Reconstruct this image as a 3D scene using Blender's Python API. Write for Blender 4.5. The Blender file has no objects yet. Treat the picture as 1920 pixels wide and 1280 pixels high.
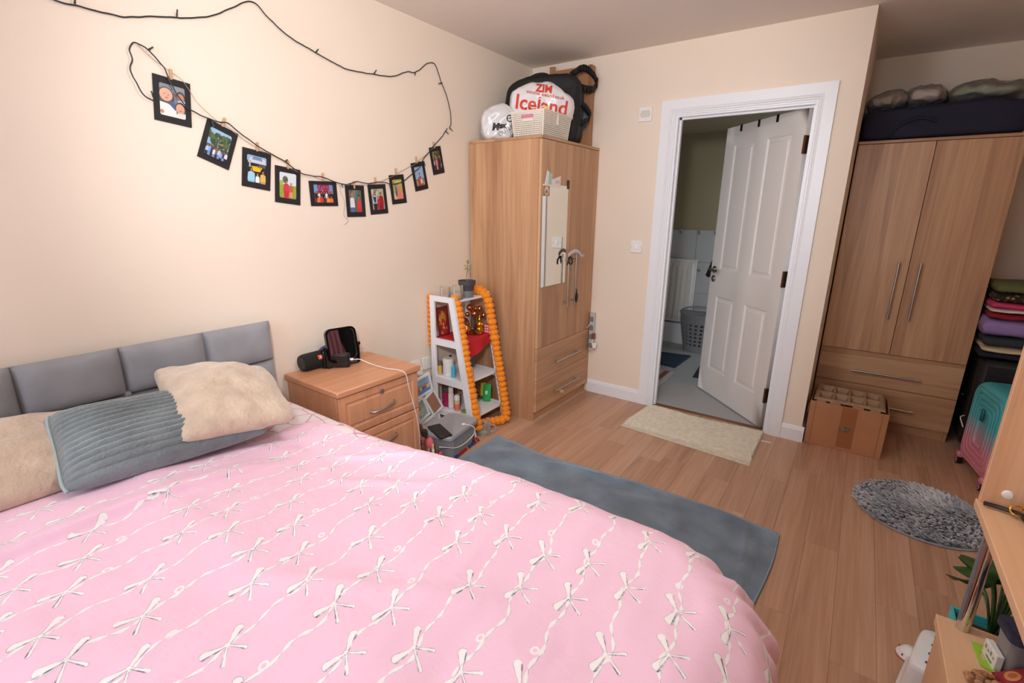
import bpy, bmesh, math, random
import numpy as np
from mathutils import Vector, Matrix, noise
from mathutils.bvhtree import BVHTree
R = math.radians
sin, cos, pi = math.sin, math.cos, math.pi
rng = random.Random(7)
SC = bpy.context.scene
COL = SC.collection

# ------------------------------------------------------------------ camera
cam_d = bpy.data.cameras.new('camera')
cam = bpy.data.objects.new('camera', cam_d)
COL.objects.link(cam)
f_ = Vector((-0.5587889, 0.7864033, -0.26329606))
r_ = Vector((0.81362706, 0.58130972, 0.00948788))
u_ = Vector((-0.16051786, 0.20892308, 0.96466842))
cam.matrix_world = Matrix(((r_.x, u_.x, -f_.x, 2.22405973), (r_.y, u_.y, -f_.y, -3.36640897), (r_.z, u_.z, -f_.z, 1.41114704), (0, 0, 0, 1)))
cam_d.sensor_width = 36
cam_d.lens = 16.962827
cam_d.clip_start = 0.02
SC.camera = cam

# ------------------------------------------------------------------ world, lights, exposure
wd = bpy.data.worlds.new('daylight')
SC.world = wd
wd.use_nodes = True
bg = wd.node_tree.nodes['Background']
bg.inputs[0].default_value = (0.75, 0.85, 1.0, 1)
bg.inputs[1].default_value = 1.2
SC.view_settings.view_transform = 'Standard'
SC.view_settings.look = 'None'
SC.view_settings.gamma = 1
SC.view_settings.use_curve_mapping = False
SC.view_settings.exposure = -0.16
SC.cycles.max_bounces = 10
SC.cycles.diffuse_bounces = 6
SC.cycles.transparent_max_bounces = 12
SC.cycles.use_denoising = True
SC.cycles.caustics_reflective = False
SC.cycles.caustics_refractive = False


def area_light(name, loc, aim, sx, sy, power, color, spread=180):
    d = bpy.data.lights.new(name, 'AREA')
    d.shape = 'RECTANGLE'
    d.size, d.size_y = sx, sy
    d.energy = power
    d.color = color
    d.spread = R(spread)
    o = bpy.data.objects.new(name, d)
    COL.objects.link(o)
    o.location = loc
    o.rotation_euler = (Vector(aim) - Vector(loc)).to_track_quat('-Z', 'Y').to_euler()
    return o


# daylight coming in through the window behind the camera
area_light('window_daylight', (1.15, -4.56, 1.5), (0.9, 0, 0.75), 1.9, 1.3, 40, (0.93, 0.98, 1.07))
# photographer's flash, held just above the camera
fl = bpy.data.lights.new('camera_flash', 'SPOT')
fl.energy = 126
fl.color = (0.97, 0.985, 1.02)
fl.spot_size = R(86)
fl.spot_blend = 0.6
fl.shadow_soft_size = 0.11
flo = bpy.data.objects.new('camera_flash', fl)
COL.objects.link(flo)
flo.location = (2.02, -3.46, 1.82)
flo.rotation_euler = (Vector((0.30, -1.0, 1.6)) - Vector(flo.location)).to_track_quat('-Z', 'Y').to_euler()


# fill light added overhead, unseen, to brighten the floor and bed
cl_ = bpy.data.lights.new('added_overhead_fill', 'POINT')
cl_.energy = 28
cl_.color = (1.0, 0.975, 0.96)
cl_.shadow_soft_size = 0.16
clo = bpy.data.objects.new('added_overhead_fill', cl_)
COL.objects.link(clo)
clo.location = (1.5, -2.1, 2.22)


# ------------------------------------------------------------------ materials
def lin(c):
    return tuple((x / 12.92 if x <= 0.04045 else ((x + 0.055) / 1.055) ** 2.4) for x in [v / 255.0 for v in c[:3]]) + (1.0,)


MATS = {}


class NT:
    """thin helper for building node trees"""
    def __init__(s, name):
        s.m = bpy.data.materials.new(name)
        s.m.use_nodes = True
        s.t = s.m.node_tree
        s.b = s.t.nodes['Principled BSDF']

    def n(s, typ, **kw):
        x = s.t.nodes.new(typ)
        for k, v in kw.items():
            if k.startswith('i_'):
                x.inputs[k[2:].replace('_', ' ')].default_value = v
            elif k.startswith('n_'):
                x.inputs[int(k[2:])].default_value = v
            else:
                setattr(x, k, v)
        return x

    def l(s, a, b):
        s.t.links.new(a, b)


def mat(name, c, rough=0.6, metal=0.0, var=0.0, vscale=8.0, bump=0.0, bscale=60.0, sheen=0.0, trans=0.0, alpha=1.0, coat=0.0, ior=None, stretch=None, c2=None, spec=None):
    if name in MATS:
        return MATS[name]
    t = NT(name)
    b = t.b
    b.inputs['Base Color'].default_value = lin(c)
    b.inputs['Roughness'].default_value = rough
    b.inputs['Metallic'].default_value = metal
    b.inputs['Sheen Weight'].default_value = sheen
    b.inputs['Transmission Weight'].default_value = trans
    b.inputs['Alpha'].default_value = alpha
    b.inputs['Coat Weight'].default_value = coat
    if spec is not None:
        b.inputs['Specular IOR Level'].default_value = spec
    if ior:
        b.inputs['IOR'].default_value = ior
    if var or bump or c2:
        tc = t.n('ShaderNodeTexCoord')
        mp = t.n('ShaderNodeMapping')
        if stretch:
            mp.inputs['Scale'].default_value = stretch
        t.l(tc.outputs['Object'], mp.inputs['Vector'])
    if var or c2:
        nz = t.n('ShaderNodeTexNoise')
        nz.inputs['Scale'].default_value = vscale
        nz.inputs['Detail'].default_value = 5
        t.l(mp.outputs[0], nz.inputs['Vector'])
        rp = t.n('ShaderNodeValToRGB')
        k = var if var else 0.0
        a = lin([max(0, v * (1 - k)) for v in c])
        e = lin(c2) if c2 else lin([min(255, v * (1 + k)) for v in c])
        rp.color_ramp.elements[0].position = 0.3
        rp.color_ramp.elements[1].position = 0.7
        rp.color_ramp.elements[0].color = a
        rp.color_ramp.elements[1].color = e
        t.l(nz.outputs['Fac'], rp.inputs[0])
        t.l(rp.outputs[0], b.inputs['Base Color'])
    if bump:
        nb = t.n('ShaderNodeTexNoise')
        nb.inputs['Scale'].default_value = bscale
        nb.inputs['Detail'].default_value = 4
        t.l(mp.outputs[0], nb.inputs['Vector'])
        bp = t.n('ShaderNodeBump')
        bp.inputs['Strength'].default_value = bump
        bp.inputs['Distance'].default_value = 0.01
        t.l(nb.outputs['Fac'], bp.inputs['Height'])
        t.l(bp.outputs[0], b.inputs['Normal'])
    MATS[name] = t.m
    return t.m


def wood(name, dark, mid, light, axis='z', strip=0.0, rough=0.42, grain=1.0, rnd=0.06, coat=0.0):
    """grain runs along AXIS; strip = width of the lamella colour bands"""
    if name in MATS:
        return MATS[name]
    t = NT(name)
    b = t.b
    tc = t.n('ShaderNodeTexCoord')
    oi = t.n('ShaderNodeObjectInfo')
    ad = t.n('ShaderNodeVectorMath', operation='MULTIPLY_ADD')
    cb = t.n('ShaderNodeCombineXYZ')
    for i in range(3):
        t.l(oi.outputs['Random'], cb.inputs[i])
    ad.inputs[1].default_value = (7.3, 11.1, 5.7)
    t.l(cb.outputs[0], ad.inputs[0])
    t.l(tc.outputs['Object'], ad.inputs[2])
    i = 'xyz'.index(axis)
    sc = [14.0, 14.0, 14.0]
    sc[i] = 0.9
    mp = t.n('ShaderNodeMapping')
    mp.inputs['Scale'].default_value = sc
    t.l(ad.outputs[0], mp.inputs['Vector'])
    n1 = t.n('ShaderNodeTexNoise')
    n1.inputs['Scale'].default_value = 1.0 * grain
    n1.inputs['Detail'].default_value = 6
    n1.inputs['Roughness'].default_value = 0.6
    n1.inputs['Distortion'].default_value = 0.6
    t.l(mp.outputs[0], n1.inputs['Vector'])
    sc2 = [110.0, 110.0, 110.0]
    sc2[i] = 2.5
    mp2 = t.n('ShaderNodeMapping')
    mp2.inputs['Scale'].default_value = sc2
    t.l(ad.outputs[0], mp2.inputs['Vector'])
    n2 = t.n('ShaderNodeTexNoise')
    n2.inputs['Scale'].default_value = 1.0 * grain
    n2.inputs['Detail'].default_value = 3
    t.l(mp2.outputs[0], n2.inputs['Vector'])
    m1 = t.n('ShaderNodeMath', operation='MULTIPLY_ADD')
    m1.inputs[1].default_value = 0.35
    t.l(n2.outputs['Fac'], m1.inputs[0])
    m0 = t.n('ShaderNodeMath', operation='MULTIPLY')
    m0.inputs[1].default_value = 0.65
    t.l(n1.outputs['Fac'], m0.inputs[0])
    t.l(m0.outputs[0], m1.inputs[2])
    fac = m1.outputs[0]
    if strip:
        sc3 = [1.0 / strip] * 3
        sc3[i] = 0.35
        mp3 = t.n('ShaderNodeMapping')
        mp3.inputs['Scale'].default_value = sc3
        t.l(ad.outputs[0], mp3.inputs['Vector'])
        n3 = t.n('ShaderNodeTexVoronoi')
        n3.inputs['Scale'].default_value = 0.8
        n3.inputs['Randomness'].default_value = 1.0
        t.l(mp3.outputs[0], n3.inputs['Vector'])
        sp = t.n('ShaderNodeSeparateColor')
        t.l(n3.outputs['Color'], sp.inputs[0])
        m3 = t.n('ShaderNodeMath', operation='MULTIPLY_ADD')
        m3.inputs[1].default_value = 0.26
        t.l(sp.outputs[0], m3.inputs[0])
        m4 = t.n('ShaderNodeMath', operation='SUBTRACT')
        m4.inputs[1].default_value = 0.13
        t.l(fac, m4.inputs[0])
        t.l(m4.outputs[0], m3.inputs[2])
        fac = m3.outputs[0]
    m5 = t.n('ShaderNodeMath', operation='MULTIPLY_ADD')
    m5.inputs[1].default_value = rnd * 2
    t.l(oi.outputs['Random'], m5.inputs[0])
    m6 = t.n('ShaderNodeMath', operation='SUBTRACT')
    m6.inputs[1].default_value = rnd
    t.l(fac, m6.inputs[0])
    t.l(m6.outputs[0], m5.inputs[2])
    rp = t.n('ShaderNodeValToRGB')
    e = rp.color_ramp.elements
    e[0].position, e[1].position = 0.28, 0.72
    e[0].color, e[1].color = lin(dark), lin(light)
    x = e.new(0.5)
    x.color = lin(mid)
    t.l(m5.outputs[0], rp.inputs[0])
    t.l(rp.outputs[0], b.inputs['Base Color'])
    b.inputs['Roughness'].default_value = rough
    b.inputs['Coat Weight'].default_value = coat
    bp = t.n('ShaderNodeBump')
    bp.inputs['Strength'].default_value = 0.08
    bp.inputs['Distance'].default_value = 0.002
    t.l(n2.outputs['Fac'], bp.inputs['Height'])
    t.l(bp.outputs[0], b.inputs['Normal'])
    MATS[name] = t.m
    return t.m


def printmat(name='flat_print', rough=0.5, metal=0.0, coat=0.0):
    """flat print: colours come from the mesh's own colour layer"""
    if name in MATS:
        return MATS[name]
    t = NT(name)
    a = t.n('ShaderNodeVertexColor', layer_name='Col')
    t.l(a.outputs['Color'], t.b.inputs['Base Color'])
    t.b.inputs['Roughness'].default_value = rough
    t.b.inputs['Metallic'].default_value = metal
    t.b.inputs['Coat Weight'].default_value = coat
    MATS[name] = t.m
    return t.m


def glassmat(name, tint=(255, 255, 255), opacity=0.12, rough=0.03):
    """thin glass: see-through with fresnel reflections"""
    if name in MATS:
        return MATS[name]
    t = NT(name)
    out = t.t.nodes['Material Output']
    tr = t.n('ShaderNodeBsdfTransparent')
    tr.inputs[0].default_value = lin(tint)
    t.b.inputs['Base Color'].default_value = lin(tint)
    t.b.inputs['Roughness'].default_value = rough
    fr = t.n('ShaderNodeFresnel')
    fr.inputs[0].default_value = 1.5
    ad = t.n('ShaderNodeMath', operation='ADD', use_clamp=True)
    ad.inputs[1].default_value = opacity
    t.l(fr.outputs[0], ad.inputs[0])
    mx = t.n('ShaderNodeMixShader')
    t.l(ad.outputs[0], mx.inputs[0])
    t.l(tr.outputs[0], mx.inputs[1])
    t.l(t.b.outputs[0], mx.inputs[2])
    t.l(mx.outputs[0], out.inputs['Surface'])
    MATS[name] = t.m
    return t.m


# ------------------------------------------------------------------ mesh builder
class MB:
    def __init__(s):
        s.v, s.f, s.c = [], [], []
        s.M = Matrix.Identity(4)
        s.col = (255, 255, 255)
        s.uv = None

    def add(s, vs, fs):
        o = len(s.v)
        M = s.M
        s.v.extend([M @ Vector(p) for p in vs])
        for f in fs:
            s.f.append(tuple(i + o for i in f))
            s.c.append(s.col)
        return s

    def box(s, a, b, bev=0.0):
        x0, y0, z0 = a
        x1, y1, z1 = b
        if x1 < x0: x0, x1 = x1, x0
        if y1 < y0: y0, y1 = y1, y0
        if z1 < z0: z0, z1 = z1, z0
        if bev <= 0:
            vs = [(x, y, z) for x in (x0, x1) for y in (y0, y1) for z in (z0, z1)]
            return s.add(vs, [(0, 1, 3, 2), (4, 6, 7, 5), (0, 4, 5, 1), (2, 3, 7, 6), (0, 2, 6, 4), (1, 5, 7, 3)])
        bv = min(bev, (x1 - x0) * .49, (y1 - y0) * .49, (z1 - z0) * .49)
        X, Y, Z = (x0, x1), (y0, y1), (z0, z1)
        vs, ix = [], {}
        for i in (0, 1):
            for j in (0, 1):
                for k in (0, 1):
                    p = [X[i], Y[j], Z[k]]
                    q = [X[i] + (bv if i == 0 else -bv), Y[j] + (bv if j == 0 else -bv), Z[k] + (bv if k == 0 else -bv)]
                    for ax in range(3):
                        w = list(q)
                        w[ax] = p[ax]
                        ix[(i, j, k, ax)] = len(vs)
                        vs.append(tuple(w))
        fs = []
        for ax in range(3):
            o = [t for t in range(3) if t != ax]
            for e in (0, 1):
                loop = []
                for (p, q) in ((0, 0), (1, 0), (1, 1), (0, 1)):
                    key = [0, 0, 0]
                    key[ax], key[o[0]], key[o[1]] = e, p, q
                    loop.append(ix[(*key, ax)])
                flip = (e == 0) ^ (ax == 1)
                fs.append(tuple(loop[::-1] if flip else loop))
        for ax in range(3):          # edge along ax
            o = [t for t in range(3) if t != ax]
            for p in (0, 1):
                for q in (0, 1):
                    k0, k1 = [0, 0, 0], [0, 0, 0]
                    k0[o[0]] = k1[o[0]] = p
                    k0[o[1]] = k1[o[1]] = q
                    k1[ax] = 1
                    fs.append((ix[(*k0, o[0])], ix[(*k1, o[0])], ix[(*k1, o[1])], ix[(*k0, o[1])]))
        for i in (0, 1):
            for j in (0, 1):
                for k in (0, 1):
                    fs.append((ix[(i, j, k, 0)], ix[(i, j, k, 1)], ix[(i, j, k, 2)]))
        return s.add(vs, fs)

    def grid(s, fn, nu, nv, cu=False, cv=False, uvf=None):
        vs = [fn(i / (nu if cu else nu - 1), j / (nv if cv else nv - 1)) for i in range(nu) for j in range(nv)]
        fs = []
        for i in range(nu if cu else nu - 1):
            for j in range(nv if cv else nv - 1):
                a, b = i * nv + j, ((i + 1) % nu) * nv + j
                c, d = ((i + 1) % nu) * nv + (j + 1) % nv, i * nv + (j + 1) % nv
                fs.append((a, b, c, d))
        return s.add(vs, fs)

    def lathe(s, prof, n=24, c=(0, 0, 0), cap=True):
        vs, fs = [], []
        m = len(prof)
        for k in range(n):
            a = 2 * pi * k / n
            for (r, z) in prof:
                vs.append((c[0] + r * cos(a), c[1] + r * sin(a), c[2] + z))
        for k in range(n):
            for j in range(m - 1):
                a, b = k * m + j, ((k + 1) % n) * m + j
                fs.append((a, b, b + 1, a + 1))
        if cap:
            if prof[0][0] > 1e-6: fs.append(tuple(k * m for k in range(n))[::-1])
            if prof[-1][0] > 1e-6: fs.append(tuple(k * m + m - 1 for k in range(n)))
        return s.add(vs, fs)

    def tube(s, pts, r, n=8, closed=False, cap=True):
        pts = [Vector(p) for p in pts]
        m = len(pts)
        rr = r if isinstance(r, (list, tuple)) else [r] * m
        vs, fs = [], []
        up = Vector((0, 0, 1))
        prev = None
        for i, p in enumerate(pts):
            if closed:
                t = pts[(i + 1) % m] - pts[i - 1]
            else:
                t = pts[min(i + 1, m - 1)] - pts[max(i - 1, 0)]
            if t.length < 1e-9: t = Vector((0, 0, 1))
            t.normalize()
            if prev is None:
                a = t.cross(up)
                if a.length < 1e-3: a = t.cross(Vector((1, 0, 0)))
            else:
                a = prev - t * prev.dot(t)
                if a.length < 1e-4: a = t.cross(up)
            a.normalize()
            prev = a
            b = t.cross(a)
            for k in range(n):
                g = 2 * pi * k / n
                vs.append(p + (a * cos(g) + b * sin(g)) * rr[i])
        for i in range(m if closed else m - 1):
            for k in range(n):
                a, b = i * n + k, i * n + (k + 1) % n
                c, d = ((i + 1) % m) * n + (k + 1) % n, ((i + 1) % m) * n + k
                fs.append((a, b, c, d))
        if cap and not closed:
            fs.append(tuple(range(n))[::-1])
            fs.append(tuple((m - 1) * n + k for k in range(n)))
        return s.add(vs, fs)

    def cyl(s, p, q, r, n=16):
        return s.tube([p, q], r, n)

    def sphere(s, c, r, n=16, m=10):
        r = r if isinstance(r, (tuple, list)) else (r, r, r)
        vs, fs = [(c[0], c[1], c[2] + r[2])], []
        for j in range(1, m):
            for k in range(n):
                a, b = pi * j / m, 2 * pi * k / n
                vs.append((c[0] + r[0] * sin(a) * cos(b), c[1] + r[1] * sin(a) * sin(b), c[2] + r[2] * cos(a)))
        vs.append((c[0], c[1], c[2] - r[2]))
        for k in range(n):
            fs.append((0, 1 + k, 1 + (k + 1) % n))
            e = 1 + (m - 2) * n
            fs.append((len(vs) - 1, e + (k + 1) % n, e + k))
        for j in range(m - 2):
            for k in range(n):
                a, b = 1 + j * n + k, 1 + j * n + (k + 1) % n
                fs.append((a, a + n, b + n, b))
        return s.add(vs, fs)

    def prism(s, out, z0, z1):
        n = len(out)
        vs = [(x, y, z0) for x, y in out] + [(x, y, z1) for x, y in out]
        fs = [tuple(range(n))[::-1], tuple(range(n, 2 * n))]
        for k in range(n):
            fs.append((k, (k + 1) % n, n + (k + 1) % n, n + k))
        return s.add(vs, fs)

    def quad(s, a, b, c, d):
        return s.add([a, b, c, d], [(0, 1, 2, 3)])

    def build(s, name, m, parent=None, label=None, at=None, smooth=40, cat=None, group=None, kind=None, recalc=True):
        me = bpy.data.meshes.new(name)
        o = bpy.data.objects.new(name, me)
        COL.objects.link(o)
        if parent is not None:
            org = WL[parent.name]
            o.parent = parent
        else:
            if at is None:
                a = np.array([tuple(p) for p in s.v])
                lo, hi = a.min(0), a.max(0)
                at = ((lo[0] + hi[0]) / 2, (lo[1] + hi[1]) / 2, lo[2])
            org = Vector(at)
            o.location = org
        WL[o.name] = Vector(org)
        me.from_pydata([tuple(p - org) for p in s.v], [], s.f)
        if len(set(s.c)) > 1 or s.col != (255, 255, 255):
            ca = me.color_attributes.new('Col', 'FLOAT_COLOR', 'CORNER')
            cl = {c: lin(c) for c in set(s.c)}
            buf = []
            for f, c in zip(s.f, s.c):
                buf.extend(cl[c] * len(f))
            ca.data.foreach_set('color', buf)
        if s.uv is not None:
            uvl = me.uv_layers.new(name='UVMap')
            buf = []
            for f in s.f:
                for i in f:
                    buf.extend(s.uv[i])
            uvl.data.foreach_set('uv', buf)
        if recalc and len(s.f) < 60000:
            bm = bmesh.new()
            bm.from_mesh(me)
            bmesh.ops.recalc_face_normals(bm, faces=bm.faces)
            bm.to_mesh(me)
            bm.free()
        if smooth:
            me.polygons.foreach_set('use_smooth', [True] * len(me.polygons))
            me.set_sharp_from_angle(angle=R(smooth))
        for x in (m if isinstance(m, (list, tuple)) else [m]):
            me.materials.append(x)
        props(o, label, cat, group, kind)
        return o


WL = {}


def props(o, label=None, cat=None, group=None, kind=None):
    if label: o['label'] = label
    if cat: o['category'] = cat
    if group: o['group'] = group
    if kind: o['kind'] = kind
    return o


def thing(name, label=None, cat=None, loc=(0, 0, 0), group=None, kind=None, parent=None):
    o = bpy.data.objects.new(name, None)
    COL.objects.link(o)
    o.empty_display_size = 0.05
    if parent is not None:
        o.parent = parent
        WL[o.name] = WL[parent.name]
    else:
        o.location = loc
        WL[o.name] = Vector(loc)
    return props(o, label, cat, group, kind)


def copy_thing(o, loc=None, label=None, group=None, rotz=None):
    c = o.copy()
    COL.objects.link(c)
    if loc is not None: c.location = loc
    if rotz is not None: c.rotation_euler.z = rotz
    if label: c['label'] = label
    if group: c['group'] = group
    for ch in list(o.children):
        d = ch.copy()
        COL.objects.link(d)
        d.parent = c
        for g in list(ch.children):
            e = g.copy()
            COL.objects.link(e)
            e.parent = d
    return c


def fn(x, y, z=0.0, s=1.0, o=0.0):
    return noise.noise(Vector((x * s + o, y * s + o * .7, z * s - o)))


def TM(loc=(0, 0, 0), rz=0, rx=0, ry=0):
    return Matrix.Translation(loc) @ Matrix.Rotation(R(rz), 4, 'Z') @ Matrix.Rotation(R(ry), 4, 'Y') @ Matrix.Rotation(R(rx), 4, 'X')


def frame_m(o, ex, ey):
    """matrix whose local x, y run along ex, ey; z is their normal"""
    ex = Vector(ex).normalized()
    ez = ex.cross(Vector(ey)).normalized()
    ey = ez.cross(ex)
    return Matrix(((ex.x, ey.x, ez.x, o[0]), (ex.y, ey.y, ez.y, o[1]), (ex.z, ey.z, ez.z, o[2]), (0, 0, 0, 1)))


def spline(pts, n=8):
    """Catmull-Rom through pts"""
    P = [Vector(p) for p in pts]
    out = []
    for i in range(len(P) - 1):
        a, b, c, d = P[max(i - 1, 0)], P[i], P[i + 1], P[min(i + 2, len(P) - 1)]
        for k in range(n):
            t = k / n
            out.append(0.5 * ((2 * b) + (c - a) * t + (2 * a - 5 * b + 4 * c - d) * t * t + (3 * b - a - 3 * c + d) * t ** 3))
    out.append(P[-1])
    return out


def text_mesh(txt, size=1.0, bold=0.0, shear=0.0):
    """triangles of a line of lettering, centred on its own origin"""
    cu = bpy.data.curves.new('lettering', 'FONT')
    cu.body = txt
    cu.size = size
    cu.offset = bold
    cu.shear = shear
    cu.align_x, cu.align_y = 'CENTER', 'CENTER'
    o = bpy.data.objects.new('lettering', cu)
    COL.objects.link(o)
    dg = bpy.context.evaluated_depsgraph_get()
    me = bpy.data.meshes.new_from_object(o.evaluated_get(dg))
    bm = bmesh.new()
    bm.from_mesh(me)
    bmesh.ops.triangulate(bm, faces=bm.faces)
    v = [tuple(p.co) for p in bm.verts]
    f = [tuple(q.index for q in x.verts) for x in bm.faces]
    bm.free()
    bpy.data.objects.remove(o)
    bpy.data.meshes.remove(me)
    bpy.data.curves.remove(cu)
    return v, f


def wrap_decal(mb, v, f, M, bvh, d, lift=0.002, maxlen=0.008):
    """lay flat lettering (placed by matrix M) onto the surface in bvh, along direction d"""
    bm = bmesh.new()
    vs = [bm.verts.new(M @ Vector(p)) for p in v]
    for t in f:
        try:
            bm.faces.new([vs[i] for i in t])
        except ValueError:
            pass
    for _ in range(3):
        ed = [e for e in bm.edges if e.calc_length() > maxlen]
        if not ed: break
        bmesh.ops.subdivide_edges(bm, edges=ed, cuts=1)
        bmesh.ops.triangulate(bm, faces=bm.faces)
    d = Vector(d).normalized()
    bad = set()
    bm.verts.index_update()
    co = []
    for q in bm.verts:
        h = bvh.ray_cast(q.co - d * 1.0, d)
        if h[0] is None:
            bad.add(q.index)
            co.append(q.co.copy())
        else:
            co.append(h[0] - d * lift)
    fs = [tuple(q.index for q in x.verts) for x in bm.faces]
    bm.free()
    mb.add(co, [x for x in fs if not any(i in bad for i in x)])


def bvh_of(mb):
    return BVHTree.FromPolygons([tuple(p) for p in mb.v], mb.f)

# ------------------------------------------------------------------ shared materials
WALL = mat('cream_wall_paint', (234, 219, 202), 0.85, var=0.012, vscale=1.2, bump=0.03, bscale=180)
CEIL = mat('ceiling_paint', (232, 222, 212), 0.9)
WHITE = mat('white_gloss_paint', (232, 235, 240), 0.35)
PLASTIC_W = mat('white_plastic', (235, 233, 228), 0.35)
STEEL = mat('brushed_steel', (190, 187, 182), 0.32, metal=1.0)
CHROME = mat('chrome', (215, 214, 212), 0.08, metal=1.0)
BLACKP = mat('black_plastic', (14, 14, 16), 0.4)
PRINT = printmat()
MIRROR = mat('mirror_glass', (235, 238, 236), 0.015, metal=1.0)
GLASS = glassmat('clear_glass', (245, 248, 246), 0.06)
FLOORW = wood('oak_laminate', (162, 124, 99), (190, 149, 121), (207, 170, 142), 'y', rough=0.38, rnd=0.07)
OAKV = wood('oak_upright', (160, 118, 86), (188, 145, 108), (206, 166, 128), 'z', strip=0.11, rough=0.42, rnd=0.01)
OAKH = wood('oak_level_y', (160, 118, 86), (188, 145, 108), (206, 166, 128), 'y', strip=0.11, rough=0.42, rnd=0.01)
OAKX = wood('oak_level_x', (160, 118, 86), (188, 145, 108), (206, 166, 128), 'x', strip=0.11, rough=0.42, rnd=0.01)
BEECHV = wood('beech_upright', (188, 130, 96), (205, 147, 110), (216, 160, 122), 'z', rough=0.36, rnd=0.01)
BEECHY = wood('beech_level', (190, 132, 98), (208, 150, 112), (219, 164, 126), 'y', rough=0.36, rnd=0.01)
DESKY = wood('desk_beech_level', (206, 158, 118), (219, 176, 138), (229, 189, 152), 'y', rough=0.4, rnd=0.01)
DESKV = wood('desk_beech_upright', (204, 154, 114), (216, 171, 132), (226, 183, 146), 'z', rough=0.4, rnd=0.01)

H = 2.4333
XB = 2.097       # free end of the door wall
XR = 3.40        # wall behind the desk
YF = -4.40       # window wall
YA = 1.126       # back of the alcove


def S(name, mb, m, parent=None, smooth=40, at=None):
    return mb.build(name, m, parent, smooth=smooth, at=at, kind='structure' if parent is None else None)


# floor: a screed slab carrying separate laminate boards
fl0 = S('floor', MB().box((-0.1, YF - .1, -0.08), (XR + .1, YA + .1, -0.012)), mat('underlay', (60, 42, 30), 0.9))
W = 0.1265
known = {0: -1.614, 1: -1.10, 2: -0.53, -1: -0.60, -3: -0.79, -9: -0.564, -4: -0.47, 3: -1.35, -2: -1.05, -6: -0.80, -11: -0.74}
k0 = -int(2.10 / W) - 1
for k in range(k0, int((XR - 2.10) / W) + 1):
    x0, x1 = max(2.10 + k * W, 0.0), min(2.10 + (k + 1) * W, XR)
    if x1 - x0 < 0.01: continue
    yend = YA if x1 > XB + .05 else 0.03
    j0 = known.get(k, rng.uniform(-1.2, -0.1))
    cuts = [YF]
    y = j0 - 1.21 * 5
    while y < yend:
        if y > YF + .06 and y < yend - .06: cuts.append(y)
        y += 1.21
    cuts.append(yend)
    for a, b in zip(cuts[:-1], cuts[1:]):
        g = 0.00025
        S('plank', MB().box((x0 + g, a + g, -0.012), (x1 - g, b - g, 0.0), 0.0007), FLOORW, fl0, smooth=0)

# shell
S('wall_left', MB().box((-.1, YF - .1, 0), (0, 0.1, H)), WALL)
DX0, DX1, DZ = 1.105, 1.915, 2.02
S('wall_back', MB().box((0, 0, 0), (DX0, .1, H)).box((DX1, 0, 0), (XB, .1, H)).box((DX0, 0, DZ), (DX1, .1, H)), WALL)
S('wall_alcove_side', MB().box((XB - .1, .1, 0), (XB, YA, H)), WALL)
S('wall_alcove_back', MB().box((XB - .1, YA, 0), (XR + .1, YA + .1, H)), WALL)
S('wall_right', MB().box((XR, YF - .1, 0), (XR + .1, YA, H)), WALL)
WX0, WX1, WZ0, WZ1 = 0.25, 2.05, 0.9, 2.15
S('wall_front', MB().box((0, YF - .1, 0), (WX0, YF, H)).box((WX1, YF - .1, 0), (XR, YF, H)).box((WX0, YF - .1, 0), (WX1, YF, WZ0)).box((WX0, YF - .1, WZ1), (WX1, YF, H)), WALL)
S('ceiling', MB().box((-.1, YF - .1, H), (XR + .1, YA + .1, H + .1)), CEIL)

# window behind the camera
wn = thing('window_1', loc=((WX0 + WX1) / 2, YF - .05, WZ0), kind='structure')
fb = MB()
for a, b in (((WX0, WZ0), (WX1, WZ0 + .06)), ((WX0, WZ1 - .06), (WX1, WZ1)), ((WX0, WZ0 + .0605), (WX0 + .06, WZ1 - .0605)), ((WX1 - .06, WZ0 + .0605), (WX1, WZ1 - .0605)), ((1.12, WZ0 + .0605), (1.18, WZ1 - .0605))):
    fb.box((a[0], YF - .085, a[1]), (b[0], YF - .025, b[1]), .004)
S('window_frame', fb, WHITE, wn)
for a, b in ((WX0 + .06, 1.12), (1.18, WX1 - .06)):
    S('pane', MB().box((a, YF - .06, WZ0 + .06), (b, YF - .054, WZ1 - .06)), glassmat('window_glass', (255, 255, 255), 0.0), wn)
S('window_sill', MB().box((WX0 - .05, YF, WZ0 - .03), (WX1 + .05, YF + .14, WZ0), .006), WHITE, wn)


# skirting boards with a stepped top
def skirting(name, p, q, nrm):
    d = Vector(q) - Vector(p)
    n = Vector(nrm)
    prof = [(0, 0), (.015, 0), (.015, .078), (.011, .084), (.010, .092), (.004, .1), (0, .1)]
    mb = MB()
    vs = [Vector(p) + n * a + Vector((0, 0, z)) for a, z in prof] + [Vector(q) + n * a + Vector((0, 0, z)) for a, z in prof]
    m = len(prof)
    mb.add(vs, [tuple(range(m)), tuple(range(m, 2 * m))] + [(k, (k + 1) % m, m + (k + 1) % m, m + k) for k in range(m)])
    S(name, mb, WHITE, smooth=25)


skirting('baseboard_left', (0.0005, YF, 0), (0.0005, -.78, 0), (1, 0, 0))
skirting('baseboard_back', (.59, -.0005, 0), (1.0215, -.0005, 0), (0, -1, 0))
skirting('baseboard_back_end', (1.985, -.0005, 0), (XB + .015, -.0005, 0), (0, -1, 0))
skirting('baseboard_alcove_side', (XB + .0005, 0, 0), (XB + .0005, .5, 0), (1, 0, 0))
skirting('baseboard_alcove', (2.9, YA - .0005, 0), (XR, YA - .0005, 0), (0, -1, 0))
skirting('baseboard_right', (XR - .0005, YF, 0), (XR - .0005, YA, 0), (-1, 0, 0))
skirting('baseboard_front', (0.02, YF + .0005, 0), (XR - .02, YF + .0005, 0), (0, 1, 0))

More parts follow.
